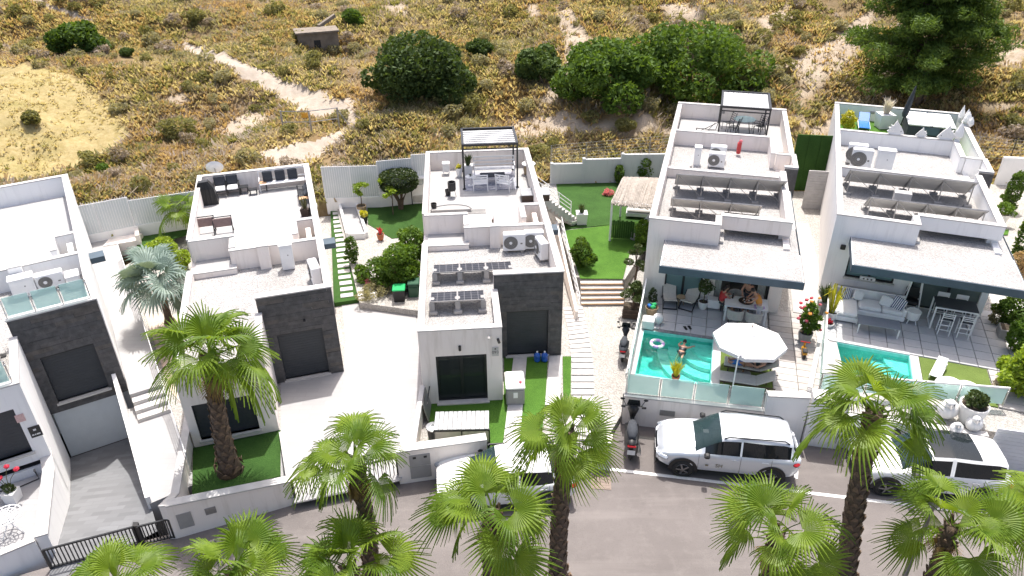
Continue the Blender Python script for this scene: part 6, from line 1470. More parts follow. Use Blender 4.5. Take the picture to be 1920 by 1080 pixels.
for q in ((.1, .35, .5, .25), (.15, 0, .52, -.3), (.1, -.35, .5, .15)): MB().cush(-.22, .22, -.07, .07, -.22, .22, .05).xf(Matrix.Translation(q[:3]) @ Matrix.Rotation(.9, 4, 'Y') @ Matrix.Rotation(q[3] + pi / 2, 4, 'Z')).build('cushion', 'charcoal', R)
low_table('low table with an orange timber top by the right parapet of the second villa', at(576, 382, T2), F2.a, .7, .32, .35, 'pine_wood', 'frame')
pot('wiry plant in a square dark basket by the right parapet of the second villa', at(574, 404, T2), .2, .38, 'dark_wicker', True, 'stem', .3, .6, 30, 3, blades=True, square=True)
low_table('light grey cube beside the wiry plant', at(588, 399, T2), F2.a, .45, .45, .4, 'grey_pot', 'grey_pot')
for i, (px, lb) in enumerate(((388, 'left'), (421, 'right'))):
    R = put('folded_lounger', f'folded brown sun lounger, {lb} of the pair at the front of the terrace', 'sun lounger', px, 438, T2, F2, 0, 'folded loungers')
    MB().cush(-.42, .42, -.05, .05, .32, .72, .03).xf(Matrix.Rotation(-.35, 4, 'X')).build('sling', 'brown_sling', R) if 'brown_sling' in M else None
    if 'brown_sling' not in M:
        M['brown_sling'] = mat('brown_sling', (.2, .14, .13), .85, .1, 12); MB().cush(-.42, .42, -.05, .05, .32, .72, .03).xf(Matrix.Rotation(-.35, 4, 'X')).build('sling', 'brown_sling', R)
    for x in (-.4, .4): MB().tube([(x, -.25, 0), (x, .05, .4), (x, .3, .75)], .02, 5).build('leg', 'frame', R); MB().bar((x, .3, 0), (x, -.05, .45), .018).build('leg', 'frame', R)
    MB().bar((-.4, .28, .72), (.4, .28, .72), .02).build('rail', 'frame', R)
R = put('dish_antenna', 'white satellite dish behind the rear parapet of the second villa', 'antenna', 412, 327, 3.9, F2)
R.location = F2.w(.95, 16.6, 3.6); MB().lathe(0, 0, [(.02, 0), (.25, .04), (.42, .12), (.43, .13)], 18, False).xf(Matrix.Translation((0, 0, .75)) @ Matrix.Rotation(-1.1, 4, 'X')).build('dish', 'white_metal', R); MB().bar((0, 0, 0), (0, 0, .8), .025).build('mast', 'galv', R)
railing('terrace_rail', 'thin white tubular rail on the left edge of the second villa terrace', [F2.w(.2, 8.7, 3.35), F2.w(.2, 15.9, 3.35)], .85, 'white_metal', 4, 1.8)
# --- third villa terrace
rg = MB().box(-1.35, 1.35, -1.25, 1.25, 0, .012).build('patterned_rug', 'rug'); q = F3.w((p3[0] + p3b[0]) / 2, p3[1] + 1.0, T3 + .003); rg.location = q; rg.rotation_euler = (0, 0, F3.a); tag(rg, 'grey-blue patterned rug under the black pergola', 'rug')
slat_chair('long white bench with a high railed back under the pergola', at(927, 328, T3), F3.a, 'white_metal', 1.0, None, 2.15, 'garden_bench', 3)
slat_chair('white slatted armchair facing the blue table, left of the two', at(901, 356, T3), F3.a + pi, 'white_metal', 1, None, .72)
slat_chair('white slatted armchair turned askew, right of the two', at(946, 356, T3), F3.a + pi - .45, 'white_metal', 1, None, .72)
low_table('grey-blue topped low table between the white bench and armchairs', at(924, 342, T3), F3.a, 1.3, .62, .45, 'charcoal', 'white_metal')
R = put('side_table', 'round white side table with a small pot on the rug', 'table', 883, 348, T3, F3)
MB().lathe(0, 0, [(.27, .48), (.28, .5), (.27, .52)], 18).build('table_top', 'white_metal', R); MB().tube([(0, 0, 0), (0, 0, .5)], .04, 8).build('leg', 'white_metal', R); MB().lathe(0, 0, [(.17, 0), (.16, .03)], 14).build('foot', 'white_metal', R)
pot('tiny dark succulent pot on the round white side table', at(883, 348, T3) + Vector((0, 0, .52)), .06, .08, 'grey_pot', True, 'hedge', .08, .1, 40, 5, leaf_s=.03)
pot('spiky dark plant in a square white pot under the pergola', at(878, 327, T3), .26, .52, 'ceramic', True, 'hedge', .3, .6, 70, 6, square=True, blades=True)
pot('small yellow-green plant on a white stand left of the pergola', at(861, 331, T3), .17, .5, 'ceramic', True, 'golden', .17, .25, 90, 7)
R = put('floor_lantern', 'small white stool against the rear parapet of the middle villa', 'stool', 837, 326, T3, F3)
for x in (-.15, .15):
    for y in (-.15, .15): MB().bar((x, y, 0), (x, y, .62), .02).build('leg', 'white_metal', R)
MB().cush(-.2, .2, -.2, .2, .6, .66, .02).build('seat', 'white_metal', R); MB().cush(-.18, .18, -.02, .02, .1, .6, .01).build('front', 'white_metal', R)
R = put('fire_bowl', 'black brazier drum on a thin stand on the middle terrace', 'brazier', 848, 369, T3, F3)
MB().lathe(0, 0, [(.18, .35), (.2, .4), (.2, .8), (.17, .8), (.16, .5)], 16).build('drum', 'black', R)
for k in range(3): a = k * 2.1; MB().bar((.2 * cos(a), .2 * sin(a), 0), (.12 * cos(a), .12 * sin(a), .38), .014).build('leg', 'galv', R)
for px, py, h, lb in ((840, 366, .3, 'small black bucket beside the brazier'), (814, 395, .38, 'black bucket by the left parapet of the middle terrace')):
    b_ = MB().lathe(0, 0, [(.11, 0), (.15, h), (.13, h), (.12, h * .6)], 14).build('bucket', 'black', centre=False); b_.location = at(px, py, T3); tag(b_, lb, 'bucket')
R = put('side_table', 'white round top on a wicker base with a white vase, in the terrace corner', 'table', 991, 326, T3, F3)
MB().lathe(0, 0, [(.24, 0), (.26, .3), (.23, .55)], 16).build('base', 'tan_wicker', R); MB().lathe(0, 0, [(.36, .55), (.37, .58), (.36, .6)], 18).build('table_top', 'white_metal', R)
vz = MB().lathe(0, 0, [(.08, 0), (.15, .1), (.13, .2), (.06, .26), (.05, .26)], 14).build('vase', 'ceramic'); vz.location = R.location + Vector((0, 0, .6)); tag(vz, 'white vase on the round corner table', 'vase')
dr = MB().lathe(0, 0, [(.30, 0), (.29, .012)], 20).build('drain_cover', 'grey_pot'); dr.location = at(991, 327, T3) + Vector((0, -.55, .004)); tag(dr, 'flat grey round mat on the white terrace floor', 'mat')
R = put('storage_deck', 'low grey plank-topped storage box by the right parapet', 'box', 1003, 372, T3, F3)
for k in range(6): MB().cush(-.72, .72, -.45 + k * .15, -.31 + k * .15, .34, .38, .008).build('plank', 'corrugated', R)
MB().box(-.68, .68, -.4, .4, 0, .33).build('body', 'dark_wood', R)
R = put('fire_pit_cover', 'half-round grey cover leaning at the front of the middle terrace', 'cover', 846, 399, T3, F3)
MB().poly([(.95 * cos(t), .55 * sin(t)) for t in np.linspace(0, pi, 16)], 0, .16).build('cover', 'grey_pot', R); MB().tube([(.97 * cos(t), .57 * sin(t), .17) for t in np.linspace(0, pi, 14)], .035, 6).build('rim', 'galv', R)
R = put('floor_grate', 'small grey rattan mat on the white floor of the middle terrace', 'mat', 892, 397, T3, F3); MB().box(-.5, .5, -.25, .25, .004, .02).build('mat', 'grey_pot', R)
for k in range(5): MB().bar((-.48, -.2 + k * .1, .025), (.48, -.2 + k * .1, .025), .012).build('slat', 'galv', R)
pot('dark red plant in a small bowl beside the stair wall of the middle villa', at(930, 421, T3), .2, .22, 'dark_wood', True, 'red_flower', .16, .22, 80, 8)
# --- fourth villa terrace
R = put('garden_table', 'glass-topped black garden table under the closed pergola', 'table', 1393, 246, 4.31, F4)
MB().lathe(0, 0, [(.0, .7), (.62, .7), (.62, .73), (0, .73)], 8).build('table_top', 'frost', R)
for k in range(4): a = k * pi / 2 + .8; MB().tube([(.5 * cos(a), .5 * sin(a), 0), (.3 * cos(a), .3 * sin(a), .7)], .025, 5).build('leg', 'frame', R)
wire = None
for i, (dx, dy, a, lb) in enumerate(((-.85, .25, -pi / 2 - 2.9, 'left rear'), (-.75, -.5, .9, 'left front'), (.85, .25, pi / 2 + 2.6, 'right rear'), (.75, -.5, -.9, 'right front'))):
    R2 = thing('wire_chair', f'black high-backed garden chair, {lb} of four around the glass table', 'chair', R.location + Vector((dx, dy, 0)), a + (pi if dx < 0 else 0), 'black garden chairs under the closed pergola')
    for x in (-.22, .22): MB().tube([(x, -.22, 0), (x, -.2, .45), (x, .22, .43), (x, .38, 1.0)], .02, 5).build('frame', 'frame', R2); MB().bar((x, .22, .43), (x, .3, 0), .02).build('leg', 'frame', R2)
    for k in range(5): MB().bar((-.22, -.15 + k * .09, .45), (.22, -.15 + k * .09, .45), .012).build('seat_bar', 'frame', R2)
    for k in range(5): MB().bar((-.22, .25 + k * .03, .5 + k * .11), (.22, .25 + k * .03, .5 + k * .11), .012).build('back_bar', 'frame', R2)
R = put('clothes_rack', 'collapsed black tube frame lying on the terrace left of the pergola', 'frame', 1325, 243, 4.31, F4)
for a, b in (((-.6, .1, .02), (.5, -.1, .05)), ((-.6, .1, .02), (-.55, -.3, .03)), ((-.3, -.3, .03), (.5, .2, .35)), ((.5, -.1, .05), (.6, .25, .4)), ((.1, -.2, .05), (.4, .3, .3))): MB().tube([a, b], .02, 5).build('tube', 'frame', R)
# --- fifth villa terrace
TZ = 4.31
b5 = F5.w(.75, 13.6, TZ)
R = bush('golden_shrub', 'tall yellow flowering shrub in the corner of the green roof terrace', 'shrub', F5.w(.75, 14.2, TZ), 'golden', .5, 1.25, 6, .07, 900, 91)
lounger('blue deck chair on the green roof terrace', F5.w(1.65, 14.9, TZ), F5.a + pi / 2, 'white_metal', 'blue')
pot('tall pale plumes in a white square planter on the green roof terrace', F5.w(2.75, 15.6, TZ), .42, .8, 'ceramic', True, 'pampas', .45, .9, 110, 9, square=True, blades=True)
parasol('closed black parasol leaning over the green roof terrace', F5.w(3.45, 14.6, TZ), .3, 2.6, 'charcoal', 'frame', True, (0, .12))
R = thing('daybed', 'white topped hot tub cabinet with a dark base on the green roof terrace', 'hot tub', F5.w(4.9, 14.75, TZ), F5.a)
MB().cush(-1.15, 1.15, -1.15, 1.25, 0, .82, .05).build('cabinet', 'charcoal', R)
for x in (-1.17, .01): MB().cush(x, x + 1.16, -1.18, 1.28, .83, .95, .05).build('cover_half', 'cushion', R)
MB().cush(-.5, .4, -1.21, -1.17, .4, .82, .015).build('cover_skirt', 'navy', R)
def fish(label, p, rz, s, mirror=1):
    R = thing('fish_sculpture', label, 'sculpture', p, rz, 'white fish sculptures on the parapet', s)
    out = [(-.35, 0), (-.2, -.02), (.25, 0), (.42, .05), (.36, .18), (.2, .42), (.02, .62), (-.06, .8), (-.14, .6), (-.2, .45), (-.32, .5), (-.28, .36), (-.42, .34), (-.34, .22), (-.46, .14)]
    out = [(x * mirror, y) for x, y in out]; n = len(out); sg = 1 if mirror > 0 else -1
    vs = [(x, -.05, z) for x, z in out] + [(x, .05, z) for x, z in out]
    fs = [tuple(range(n)), tuple(range(2 * n - 1, n - 1, -1))] + [(i, n + i, n + (i + 1) % n, (i + 1) % n) for i in range(n)]
    if sg < 0: fs = [f[::-1] for f in fs]
    MB().add(vs, fs).build('body', 'ceramic', R)
    MB().ball((.24 * mirror, -.06, .17), .025, .015, .025, 8, 5).build('eye', 'black', R)
    for k in range(3): MB().cush(-.02, .02, -.07, .07, -.12, .12, .015).xf(Matrix.Translation(((-.02 - k * .12) * mirror, 0, .3 - k * .03)) @ Matrix.Rotation(.5 * mirror, 4, 'Y')).build('fin_ridge', 'ceramic', R)
    MB().cush(-.28, .28, -.1, .1, -.03, .02, .02).build('base', 'ceramic', R); return R
for u, s, mi, lb in ((2.95, .95, 1, 'large white fish sculpture at the left on the terrace parapet'), (4.15, .62, -1, 'smallest white fish sculpture, in the middle of the parapet'), (5.3, .95, -1, 'large white fish sculpture near the right end of the parapet')):
    fish(lb, F5.w(u, 11.65, 5.18), F5.a, s, mi)
def shell(label, p, h):
    R = thing('shell_sculpture', label, 'sculpture', p, 0, None)
    MB().lathe(0, 0, [(.08, 0), (.22, h * .25), (.2, h * .5), (.1, h * .8), (.01, h)], 9).build('shell', 'ceramic', R); MB().lathe(0, 0, [(.16, -.02), (.14, .05)], 10).build('base', 'ceramic', R); return R
shell('pointed white shell sculpture on the corner of the terrace parapet', F5.w(5.85, 11.62, 5.17), .95)
R = shell('cluster of tall white shells on the right parapet of the roof terrace', F5.w(6.66, 14.6, 5.16), .75)
for dx, dy, h in ((.1, .3, .8), (-.08, .5, .95), (.05, -.3, .55)): MB().lathe(dx, dy, [(.06, 0), (.16, h * .3), (.12, h * .6), (.01, h)], 8).build('shell', 'ceramic', R)
# --- fourth plot garden: reed pergola, sofa, stairs, planters
R = thing('reed_pergola', 'white post pergola with a shaggy reed roof on the lawn', 'pergola', (0, 0, 0))
q = [at(1148, 376, 3.25), at(1225, 384, 3.25), at(1240, 336, 3.25), at(1168, 334, 3.25)]; lo = [at(1146, 438, 1.02)]
for p in q:
    MB().bar((p.x, p.y, 1.0), (p.x, p.y, 3.2), .05).build('post', 'white_metal', R)
rr = random.Random(4); rb = MB(); n = 150
for k in range(n):
    t = k / (n - 1); a = q[0].lerp(q[1], t); b = q[3].lerp(q[2], t); e = (a - b).normalized()
    a = a + e * rr.uniform(.1, .3) - Vector((0, 0, rr.uniform(.05, .16))); b = b - e * rr.uniform(.05, .2); rb.tube([a, a.lerp(b, .08) + Vector((0, 0, .1)), a.lerp(b, .5) + Vector((0, 0, rr.uniform(.08, .16))), b], rr.uniform(.02, .036), 4)
rb.build('reed_roof', mat('grey_reed', (.31, .275, .24), .9, .3, 6), R, kind='stuff')
for i in range(4): MB().bar(q[i] - Vector((0, 0, .04)), q[(i + 1) % 4] - Vector((0, 0, .04)), .04).build('beam', 'white_metal', R)
R = thing('wicker_sofa', 'grey garden sofa with a pale cushion under the reed pergola', 'sofa', at(1205, 405, 1.03), -.2)
MB().cush(-.9, .9, -.4, .4, .08, .32, .03).build('base', 'white_metal', R); MB().cush(-.86, .86, -.38, .34, .32, .46, .05).build('seat_cushion', 'grey_fabric', R); MB().cush(-.9, .9, .3, .42, .3, .75, .05).build('backrest', 'white_metal', R)
parasol('closed white parasol leaning in the shade of the reed pergola', at(1190, 446, 1.03), .3, 2.0, 'cushion', 'white_metal', True, (.25, .4))
R = thing('reed_mat', 'dark green split mat hanging below the reed pergola', 'screen', at(1143, 447, 1.02), -.15)
for k in range(11): MB().box(k * .11, k * .11 + .1, -.02, .02, .05, 1.0 + .05 * (k % 2)).build('strip', 'turf_dark', R)
stw = thing('garden_stairs', 'white outdoor stair with a pipe railing beside the middle villa', 'stairs', (0, 0, 0))
sa, sb2 = Vector((*F3.w(5.75, 12.6)[:2], 3.25)), at(1080, 412, 1.02)
for k in range(11):
    p = sa.lerp(sb2, k / 11); q = sa.lerp(sb2, (k + 1) / 11); d = Vector((q.x - p.x, q.y - p.y, 0)); nn = Vector((-d.y, d.x, 0)).normalized() * .4
    MB().poly([t[:2] for t in (p - nn, q - nn, q + nn, p + nn)], max(.9, q.z - .4), p.z - .1).build('step', 'coping', stw)
for s_ in (1,):
    d = (sb2 - sa); nn = Vector((-d.y, d.x, 0)).normalized() * .42 * s_
    for h in (.25, .48, .7, .92): MB().tube([sa + nn + Vector((0, 0, h)), sb2 + nn + Vector((0, 0, h))], .022, 5).build('rail', 'white_metal', stw)
    for t in (0, .33, .66, 1): p = sa.lerp(sb2, t) + nn; MB().tube([p, p + Vector((0, 0, .94))], .025, 5).build('post', 'white_metal', stw)
pot('spiky plant in a tall square white planter at the foot of the white stair', at(1090, 418, 1.03), .3, .62, 'ceramic', True, 'hedge', .3, .5, 60, 10, square=True, blades=True)
pot('low round white bowl planter at the foot of the white stair', at(1073, 420, 1.03), .3, .3, 'ceramic')
railing('ladder_railing', 'white double pipe railing down the right side of the middle villa', [Vector((*F3.w(6.85, 12.2)[:2], 1.5)), Vector((*F3.w(6.75, 5.6)[:2], .75))], .62, 'white_metal', 3, .55)
lwall('passage_wall', 'white ramped wall of the passage beside the middle villa', [F3.w(6.75, 13), F3.w(6.65, 5.4)], .12, .2, [1.55, .75], 'stucco', cope=False, side=-1)
bush('round_bush', 'round glossy green bush on the lawn beside the white ladder railing', 'bush', at(1090, 500, 1.0), 'citrus', .68, 1.5, 9, .075, 2400, 92)
bush('hedge_top', 'dark green bush behind the reed pergola by the back wall', 'bush', at(1206, 338, 1.0), 'carob', .8, 1.5, 8, .09, 1500, 93)
bush('hedge_top', 'small green bush at the left rear of the reed pergola', 'bush', at(1160, 345, 1.0), 'carob', .4, 1.3, 5, .08, 700, 94)
bush('flower_bush', 'low mound of pink flowers at the edge of the dark lawn', 'bush', at(1142, 366, 1.0), 'pink_flower', .42, .35, 5, .05, 500, 95)
bush('garden_bush', 'leafy green bush against the left wall of the beige canopy villa', 'bush', at(1203, 462, 1.0), 'citrus', .5, 1.6, 8, .07, 1700, 96)
def cloud_tree(label, p, seed, h=1.7, group=None, n=6):
    R = thing('cloud_pruned_tree', label, 'tree', p, 0, group); rr = random.Random(seed); s = MB().tube([(0, 0, 0), (.06, .05, h * .4), (-.05, .02, h * .75), (.02, 0, h)], [.06, .05, .035, .02], 6)
    for k in range(n):
        z = h * (.4 + .6 * k / (n - 1)); a = k * 2.5; r = .42 * (1 - .5 * k / n) if k < n - 1 else 0; c = (r * cos(a), r * sin(a), z); s.tube([(0, 0, z - .15), c], .018, 4)
        rng = np.random.default_rng(seed * 10 + k); rad = .26 - .015 * k; obj_of('foliage_pad', fast_mesh('foliage_pad', *leaf_cloud(crown_points([(*c, rad, rad, rad * .55)], 320, rng, .6), .045, rng), 'hedge'), R)
    s.build('trunk', 'bark', R); return R
cloud_tree('tall cloud-pruned tree left of the beige canopy villa', at(1190, 530, .9), 3, 1.9)
cloud_tree('low cloud-pruned tree in the timber planter beside the steps', at(1186, 578, .75), 4, 1.1, None, 6)
R = thing('timber_planter', 'square dark timber planter under a cloud-pruned tree', 'planter', at(1187, 590, .3), -.2)
for k in range(3): MB().cush(-.48, .48, -.4, -.36, .02 + k * .15, .16 + k * .15, .01).build('plank', 'dark_wood', R)
for x in (-.46, .42): MB().cush(x, x + .04, -.36, .4, .02, .46, .01).build('side_board', 'dark_wood', R)
MB().box(-.42, .42, -.36, .36, .1, .42).build('soil', 'soil', R)
bush('garden_bush', 'dark bush above the timber planter by the glass fence', 'bush', at(1192, 560, .8), 'hedge', .4, 1.0, 6, .06, 1100, 97)
# --- fourth plot terrace
def sling_lounger(label, p, rz):
    R = thing('relaxer_chair', label, 'lounge chair', p, rz, 'beige relaxer chairs by the glass doors')
    prof = [(-.62, .42), (-.25, .30), (.1, .36), (.62, .92)]
    vs = []; 
    for x, z in prof: vs += [(x, -.27, z), (x, .27, z), (x, .27, z + .03), (x, -.27, z + .03)]
    fs = [(3, 2, 1, 0), (12, 13, 14, 15)]
    for i in range(3): o = i * 4; fs += [(o, o + 1, o + 5, o + 4), (o + 1, o + 2, o + 6, o + 5), (o + 2, o + 3, o + 7, o + 6), (o + 3, o, o + 4, o + 7)]
    MB().add(vs, fs).build('sling', 'beige_mesh', R)
    for y in (-.29, .29): MB().tube([(x, y, z) for x, z in prof], .022, 5).build('side_rail', 'frame', R); MB().bar((-.6, y, 0), (-.1, y, .36), .02).build('leg', 'frame', R); MB().bar((.35, y, 0), (-.05, y, .36), .02).build('leg', 'frame', R)
    for x in (-.6, .35): MB().bar((x, -.29, .02), (x, .29, .02), .02).build('foot_bar', 'frame', R)
    MB().cush(.44, .6, -.2, .2, .76, .86, .03).build('pillow', 'beige_mesh', R); return R
sling_lounger('beige sling relaxer chair at the left by the glass doors', at(1254, 566, 1.42), F4.a + pi / 2 + .15)
sling_lounger('beige sling relaxer chair at the right by the glass doors', at(1294, 570, 1.42), F4.a + pi / 2 - .3)
R = put('side_table', 'small round rattan table between the two relaxer chairs', 'table', 1275, 571, 1.42, F4); MB().lathe(0, 0, [(.18, .36), (.19, .4)], 14).build('table_top', 'tan_wicker', R)
for k in range(3): MB().bar((.15 * cos(k * 2.1), .15 * sin(k * 2.1), 0), (.08 * cos(k * 2.1), .08 * sin(k * 2.1), .37), .014).build('leg', 'tan_wicker', R)
pot('olive tree in a round white pot in front of the white wall pier', at(1317, 578, 1.42), .22, .36, 'ceramic', True, 'hedge', .42, .75, 700, 11, .4, leaf_s=.05)
R = put('cooler_box', 'white cooler box with a dark frame by the open door', 'box', 1337, 577, 1.42, F4); MB().cush(-.26, .26, -.18, .18, .05, .4, .03).build('body', 'white', R); MB().cush(-.27, .27, -.19, .19, .4, .46, .02).build('lid', 'white', R)
for x in (-.3, .3): MB().bar((x, -.2, 0), (x, -.2, .5), .018).build('handle', 'frame', R)
tb = put('dining_table', 'white dining table with a lattice bowl on it, by the parasol', 'table', 1394, 596, 1.42, F4)
MB().cush(-.85, .85, -.45, .45, .7, .75, .012).build('table_top', 'white_metal', tb)
for x in (-.78, .78):
    for y in (-.38, .38): MB().bar((x, y, 0), (x, y, .7), .04).build('leg', 'white_metal', tb)
tl = tb.location
def on_table(dx, dy, dz=.755): return tl + Vector((dx * cos(F4.a) - dy * sin(F4.a), dx * sin(F4.a) + dy * cos(F4.a), dz))
R = thing('fruit_bowl', 'dark lattice round tray in the middle of the white table', 'tray', on_table(-.02, .05)); MB().lathe(0, 0, [(.02, .0), (.26, .01), (.3, .04), (.28, .05), (.2, .03)], 18).build('tray', 'dark_wicker', R)
for k in range(6): MB().ball((.12 * cos(k), .12 * sin(k), .05), .035, .035, .03, 6, 4).build('fruit', 'tan_wicker' if k % 2 else 'cushion', R)
for dx, dy, m, lb in ((-.55, .2, 'dark_glass', 'dark bottle on the left of the white table'), (.5, .25, 'jug', 'small bottle on the right of the white table')):
    b_ = MB().lathe(0, 0, [(.035, 0), (.04, .12), (.015, .18), (.015, .24)], 10).build('bottle', m); b_.location = on_table(dx, dy); tag(b_, lb, 'bottle')
cl = MB().cush(-.2, .2, -.15, .15, 0, .05, .02).build('folded_cloth', 'lilac'); cl.location = on_table(.5, -.25); cl.rotation_euler = (0, 0, F4.a + .2); tag(cl, 'lilac cloth at the near right corner of the white table', 'cloth')
nm = MB().box(-.16, .16, -.1, .1, 0, .01).build('paper', 'white'); nm.location = on_table(-.55, -.15); nm.rotation_euler = (0, 0, F4.a); tag(nm, 'white sheet of paper on the left of the white table', 'paper')
def tub_chair(label, p, rz, throw=None):
    R = thing('tub_chair', label, 'chair', p, rz, 'grey woven chairs around the white table')
    n = 9; vs = []; fs = []
    for k in range(n + 1):
        a = -.3 + (pi + .6) * k / n; vs += [(.3 * cos(a), .28 * sin(a), .42), (.3 * cos(a), .28 * sin(a), .72 + .1 * sin(pi * k / n)), (.34 * cos(a), .32 * sin(a), .72 + .1 * sin(pi * k / n)), (.34 * cos(a), .32 * sin(a), .42)]
    for k in range(n): o = k * 4; fs += [(o, o + 1, o + 5, o + 4), (o + 1, o + 2, o + 6, o + 5), (o + 2, o + 3, o + 7, o + 6), (o + 3, o, o + 4, o + 7)]
    MB().add(vs, fs).build('backrest', 'grey_fabric', R); MB().cush(-.27, .27, -.27, .26, .36, .45, .04).build('seat', 'grey_fabric', R)
    for x in (-.22, .22):
        for y in (-.22, .22): MB().bar((x, y, 0), (x, y, .38), .018).build('leg', 'frame', R)
    if throw: MB().cush(-.2, .2, -.2, .2, .45, .56, .05).build('folded_towel', throw, R)
    return R
for dx, dy, a, th, lb in ((-.4, .62, 0, None, 'grey woven chair behind the white table, left one'), (.35, .62, 0, None, 'grey woven chair behind the white table, right one'), (-.4, -.66, pi, 'lilac', 'grey woven chair with a lilac towel in front of the white table'), (.3, -.66, pi, None, 'grey woven chair half under the white parasol')): tub_chair(lb, on_table(dx, dy, 0), F4.a + a, th)
pp = at(1392, 640, 1.4); dpar = sight(1405, 634); 
pu = F4.w(4.3, -4.0, 1.4)
pb = at(1392, 702, 1.4); d_ = sight(1404, 640); hz = CAM_H + d_.z * pb.y / d_.y
parasol('large white octagonal parasol over the two loungers', pb, 1.3, hz - 1.4, 'cushion', 'wood', False, (-.04, .03))
lounger('dark wicker lounger with a grey mattress, the nearer of the two', F4.w(4.35, -5.4, 1.39), F4.a, 'dark_wicker', 'grey_fabric', group='loungers beside the first pool')
lounger('dark wicker lounger under the white parasol, the farther of the two', F4.w(4.5, -4.5, 1.39), F4.a - .06, 'dark_wicker', 'grey_fabric', group='loungers beside the first pool')
R = thing('beach_bag', 'blue towel bundle on the dark loungers', 'towel', F4.w(4.0, -4.55, 1.8), F4.a); MB().ball((0, 0, 0), .24, .14, .09, 10, 6, .12).build('towel', 'blue', R)
R = thing('straw_hat', 'round straw hat in the shade of the parasol', 'hat', F4.w(4.95, -4.15, 1.78), .3); MB().lathe(0, 0, [(.2, 0), (.19, .012), (.1, .02), (.09, .09), (.02, .11)], 14).build('brim', 'tan_wicker', R); MB().lathe(0, 0, [(.105, .02), (.1, .05)], 14, False).build('band', 'black', R)
shw = thing('pool_shower', 'thin white shower post by the loungers', 'shower', at(1372, 735, 1.4)); MB().tube([(0, 0, 0), (0, 0, 1.5), (.08, .05, 1.6)], .025, 6).build('post', 'white_metal', shw); MB().ball((.1, .06, 1.58), .06, .06, .03, 8, 5).build('shower_head', 'steel', shw)
pot('variegated croton plant at the near edge of the pool', at(1266, 712, 1.4), .16, .2, 'terracotta', True, 'golden', .32, .55, 60, 12, blades=True)
R = put('toy_basket', 'wicker basket full of green and blue toys by the glass fence', 'basket', 1221, 588, 1.42, F4); MB().lathe(0, 0, [(.2, 0), (.27, .34), (.25, .34), (.2, .15)], 16).build('basket', 'tan_wicker', R)
for c, m in (((-.1, 0, .36), 'blue'), ((.08, .05, .42), 'green_plastic'), ((.05, -.1, .38), 'green_plastic'), ((-.05, .12, .4), 'dark_green_plastic')): MB().cush(-.1, .1, -.07, .07, -.06, .08, .03).xf(Matrix.Translation(c) @ Matrix.Rotation(c[0] * 9, 4, 'Z')).build('toy', m, R)
bush('potted_cactus', 'dark spiky plant in the corner behind the toy basket', 'plant', at(1222, 572, 1.42), 'hedge', .25, .9, 4, .05, 400, 98)
R = put('pool_pump', 'round white sphere lamp on a white block at the pool corner', 'lamp', 1233, 606, 1.4, F4); MB().ball((0, 0, .24), .22, .22, .22, 14, 9).build('sphere', 'ceramic', R, smooth=True); MB().lathe(0, 0, [(.12, 0), (.1, .05)], 12).build('base', 'ceramic', R)
R = put('stone_block', 'white cube seat with a small cap at the pool corner', 'seat', 1215, 612, 1.4, F4); MB().cush(-.24, .24, -.24, .24, 0, .4, .03).build('block', 'ceramic', R); MB().lathe(0, 0, [(.16, .4), (.15, .43)], 14).build('cap', 'white', R)
R = thing('swim_sandals', 'dark sandals left on the patio at the pool edge', 'sandals', at(1289, 615, 1.41), .2)
for x in (-.09, .09): MB().cush(x - .05, x + .05, -.13, .13, 0, .03, .015).build('sole', 'rubber', R); MB().tube([(x - .05, .03, .03), (x, .05, .07), (x + .05, .03, .03)], .012, 5).build('strap', 'black', R)
R = thing('inflatable_ring', 'striped swim ring floating in the choppy pool', 'swim ring', at(1232, 645, 1.25), 0); 
for k in range(8):
    t0, t1 = 2 * pi * k / 8, 2 * pi * (k + 1) / 8; MB().tube([(.24 * cos(t), .24 * sin(t), .02) for t in np.linspace(t0, t1, 4)], .065, 8).build('stripe', 'lilac' if k % 2 else 'white', R)
# flower planter and toy scooter on the plank path
R = pot('tall pink and red hibiscus in a grey pot on the plank path', at(1507, 640, 1.38), .28, .45, 'grey_pot', True, 'citrus', .42, 1.5, 900, 13, 0, leaf_s=.08)
for k in range(26):
    rr = random.Random(k); c = (rr.uniform(-.45, .45), rr.uniform(-.4, .4), rr.uniform(.7, 1.9)); MB().ball(c, .075, .075, .05, 6, 4, .25).build('bloom', ('pink_flower', 'red_flower', 'pink_flower', 'orange_fabric')[k % 4], R)
R = thing('ride_on_toy', 'yellow ride-on toy motorbike on the plank path', 'toy', at(1506, 666, 1.38), 1.3)
MB().cush(-.3, .25, -.09, .09, .14, .3, .05).build('body', 'yellow', R); MB().cush(-.3, -.02, -.1, .1, .3, .36, .03).build('seat', 'black', R); MB().tube([(.25, 0, .15), (.18, 0, .48)], .04, 6).build('fork', 'yellow', R); MB().tube([(.16, -.17, .5), (.18, .17, .5)], .02, 6).build('handlebar', 'red', R)
for x in (.27, -.25): MB().lathe(0, 0, [(.1, -.04), (.12, 0), (.1, .04)], 14).xf(Matrix.Translation((x, 0, .12)) @ Matrix.Rotation(pi / 2, 4, 'X')).build('wheel', 'rubber', R)
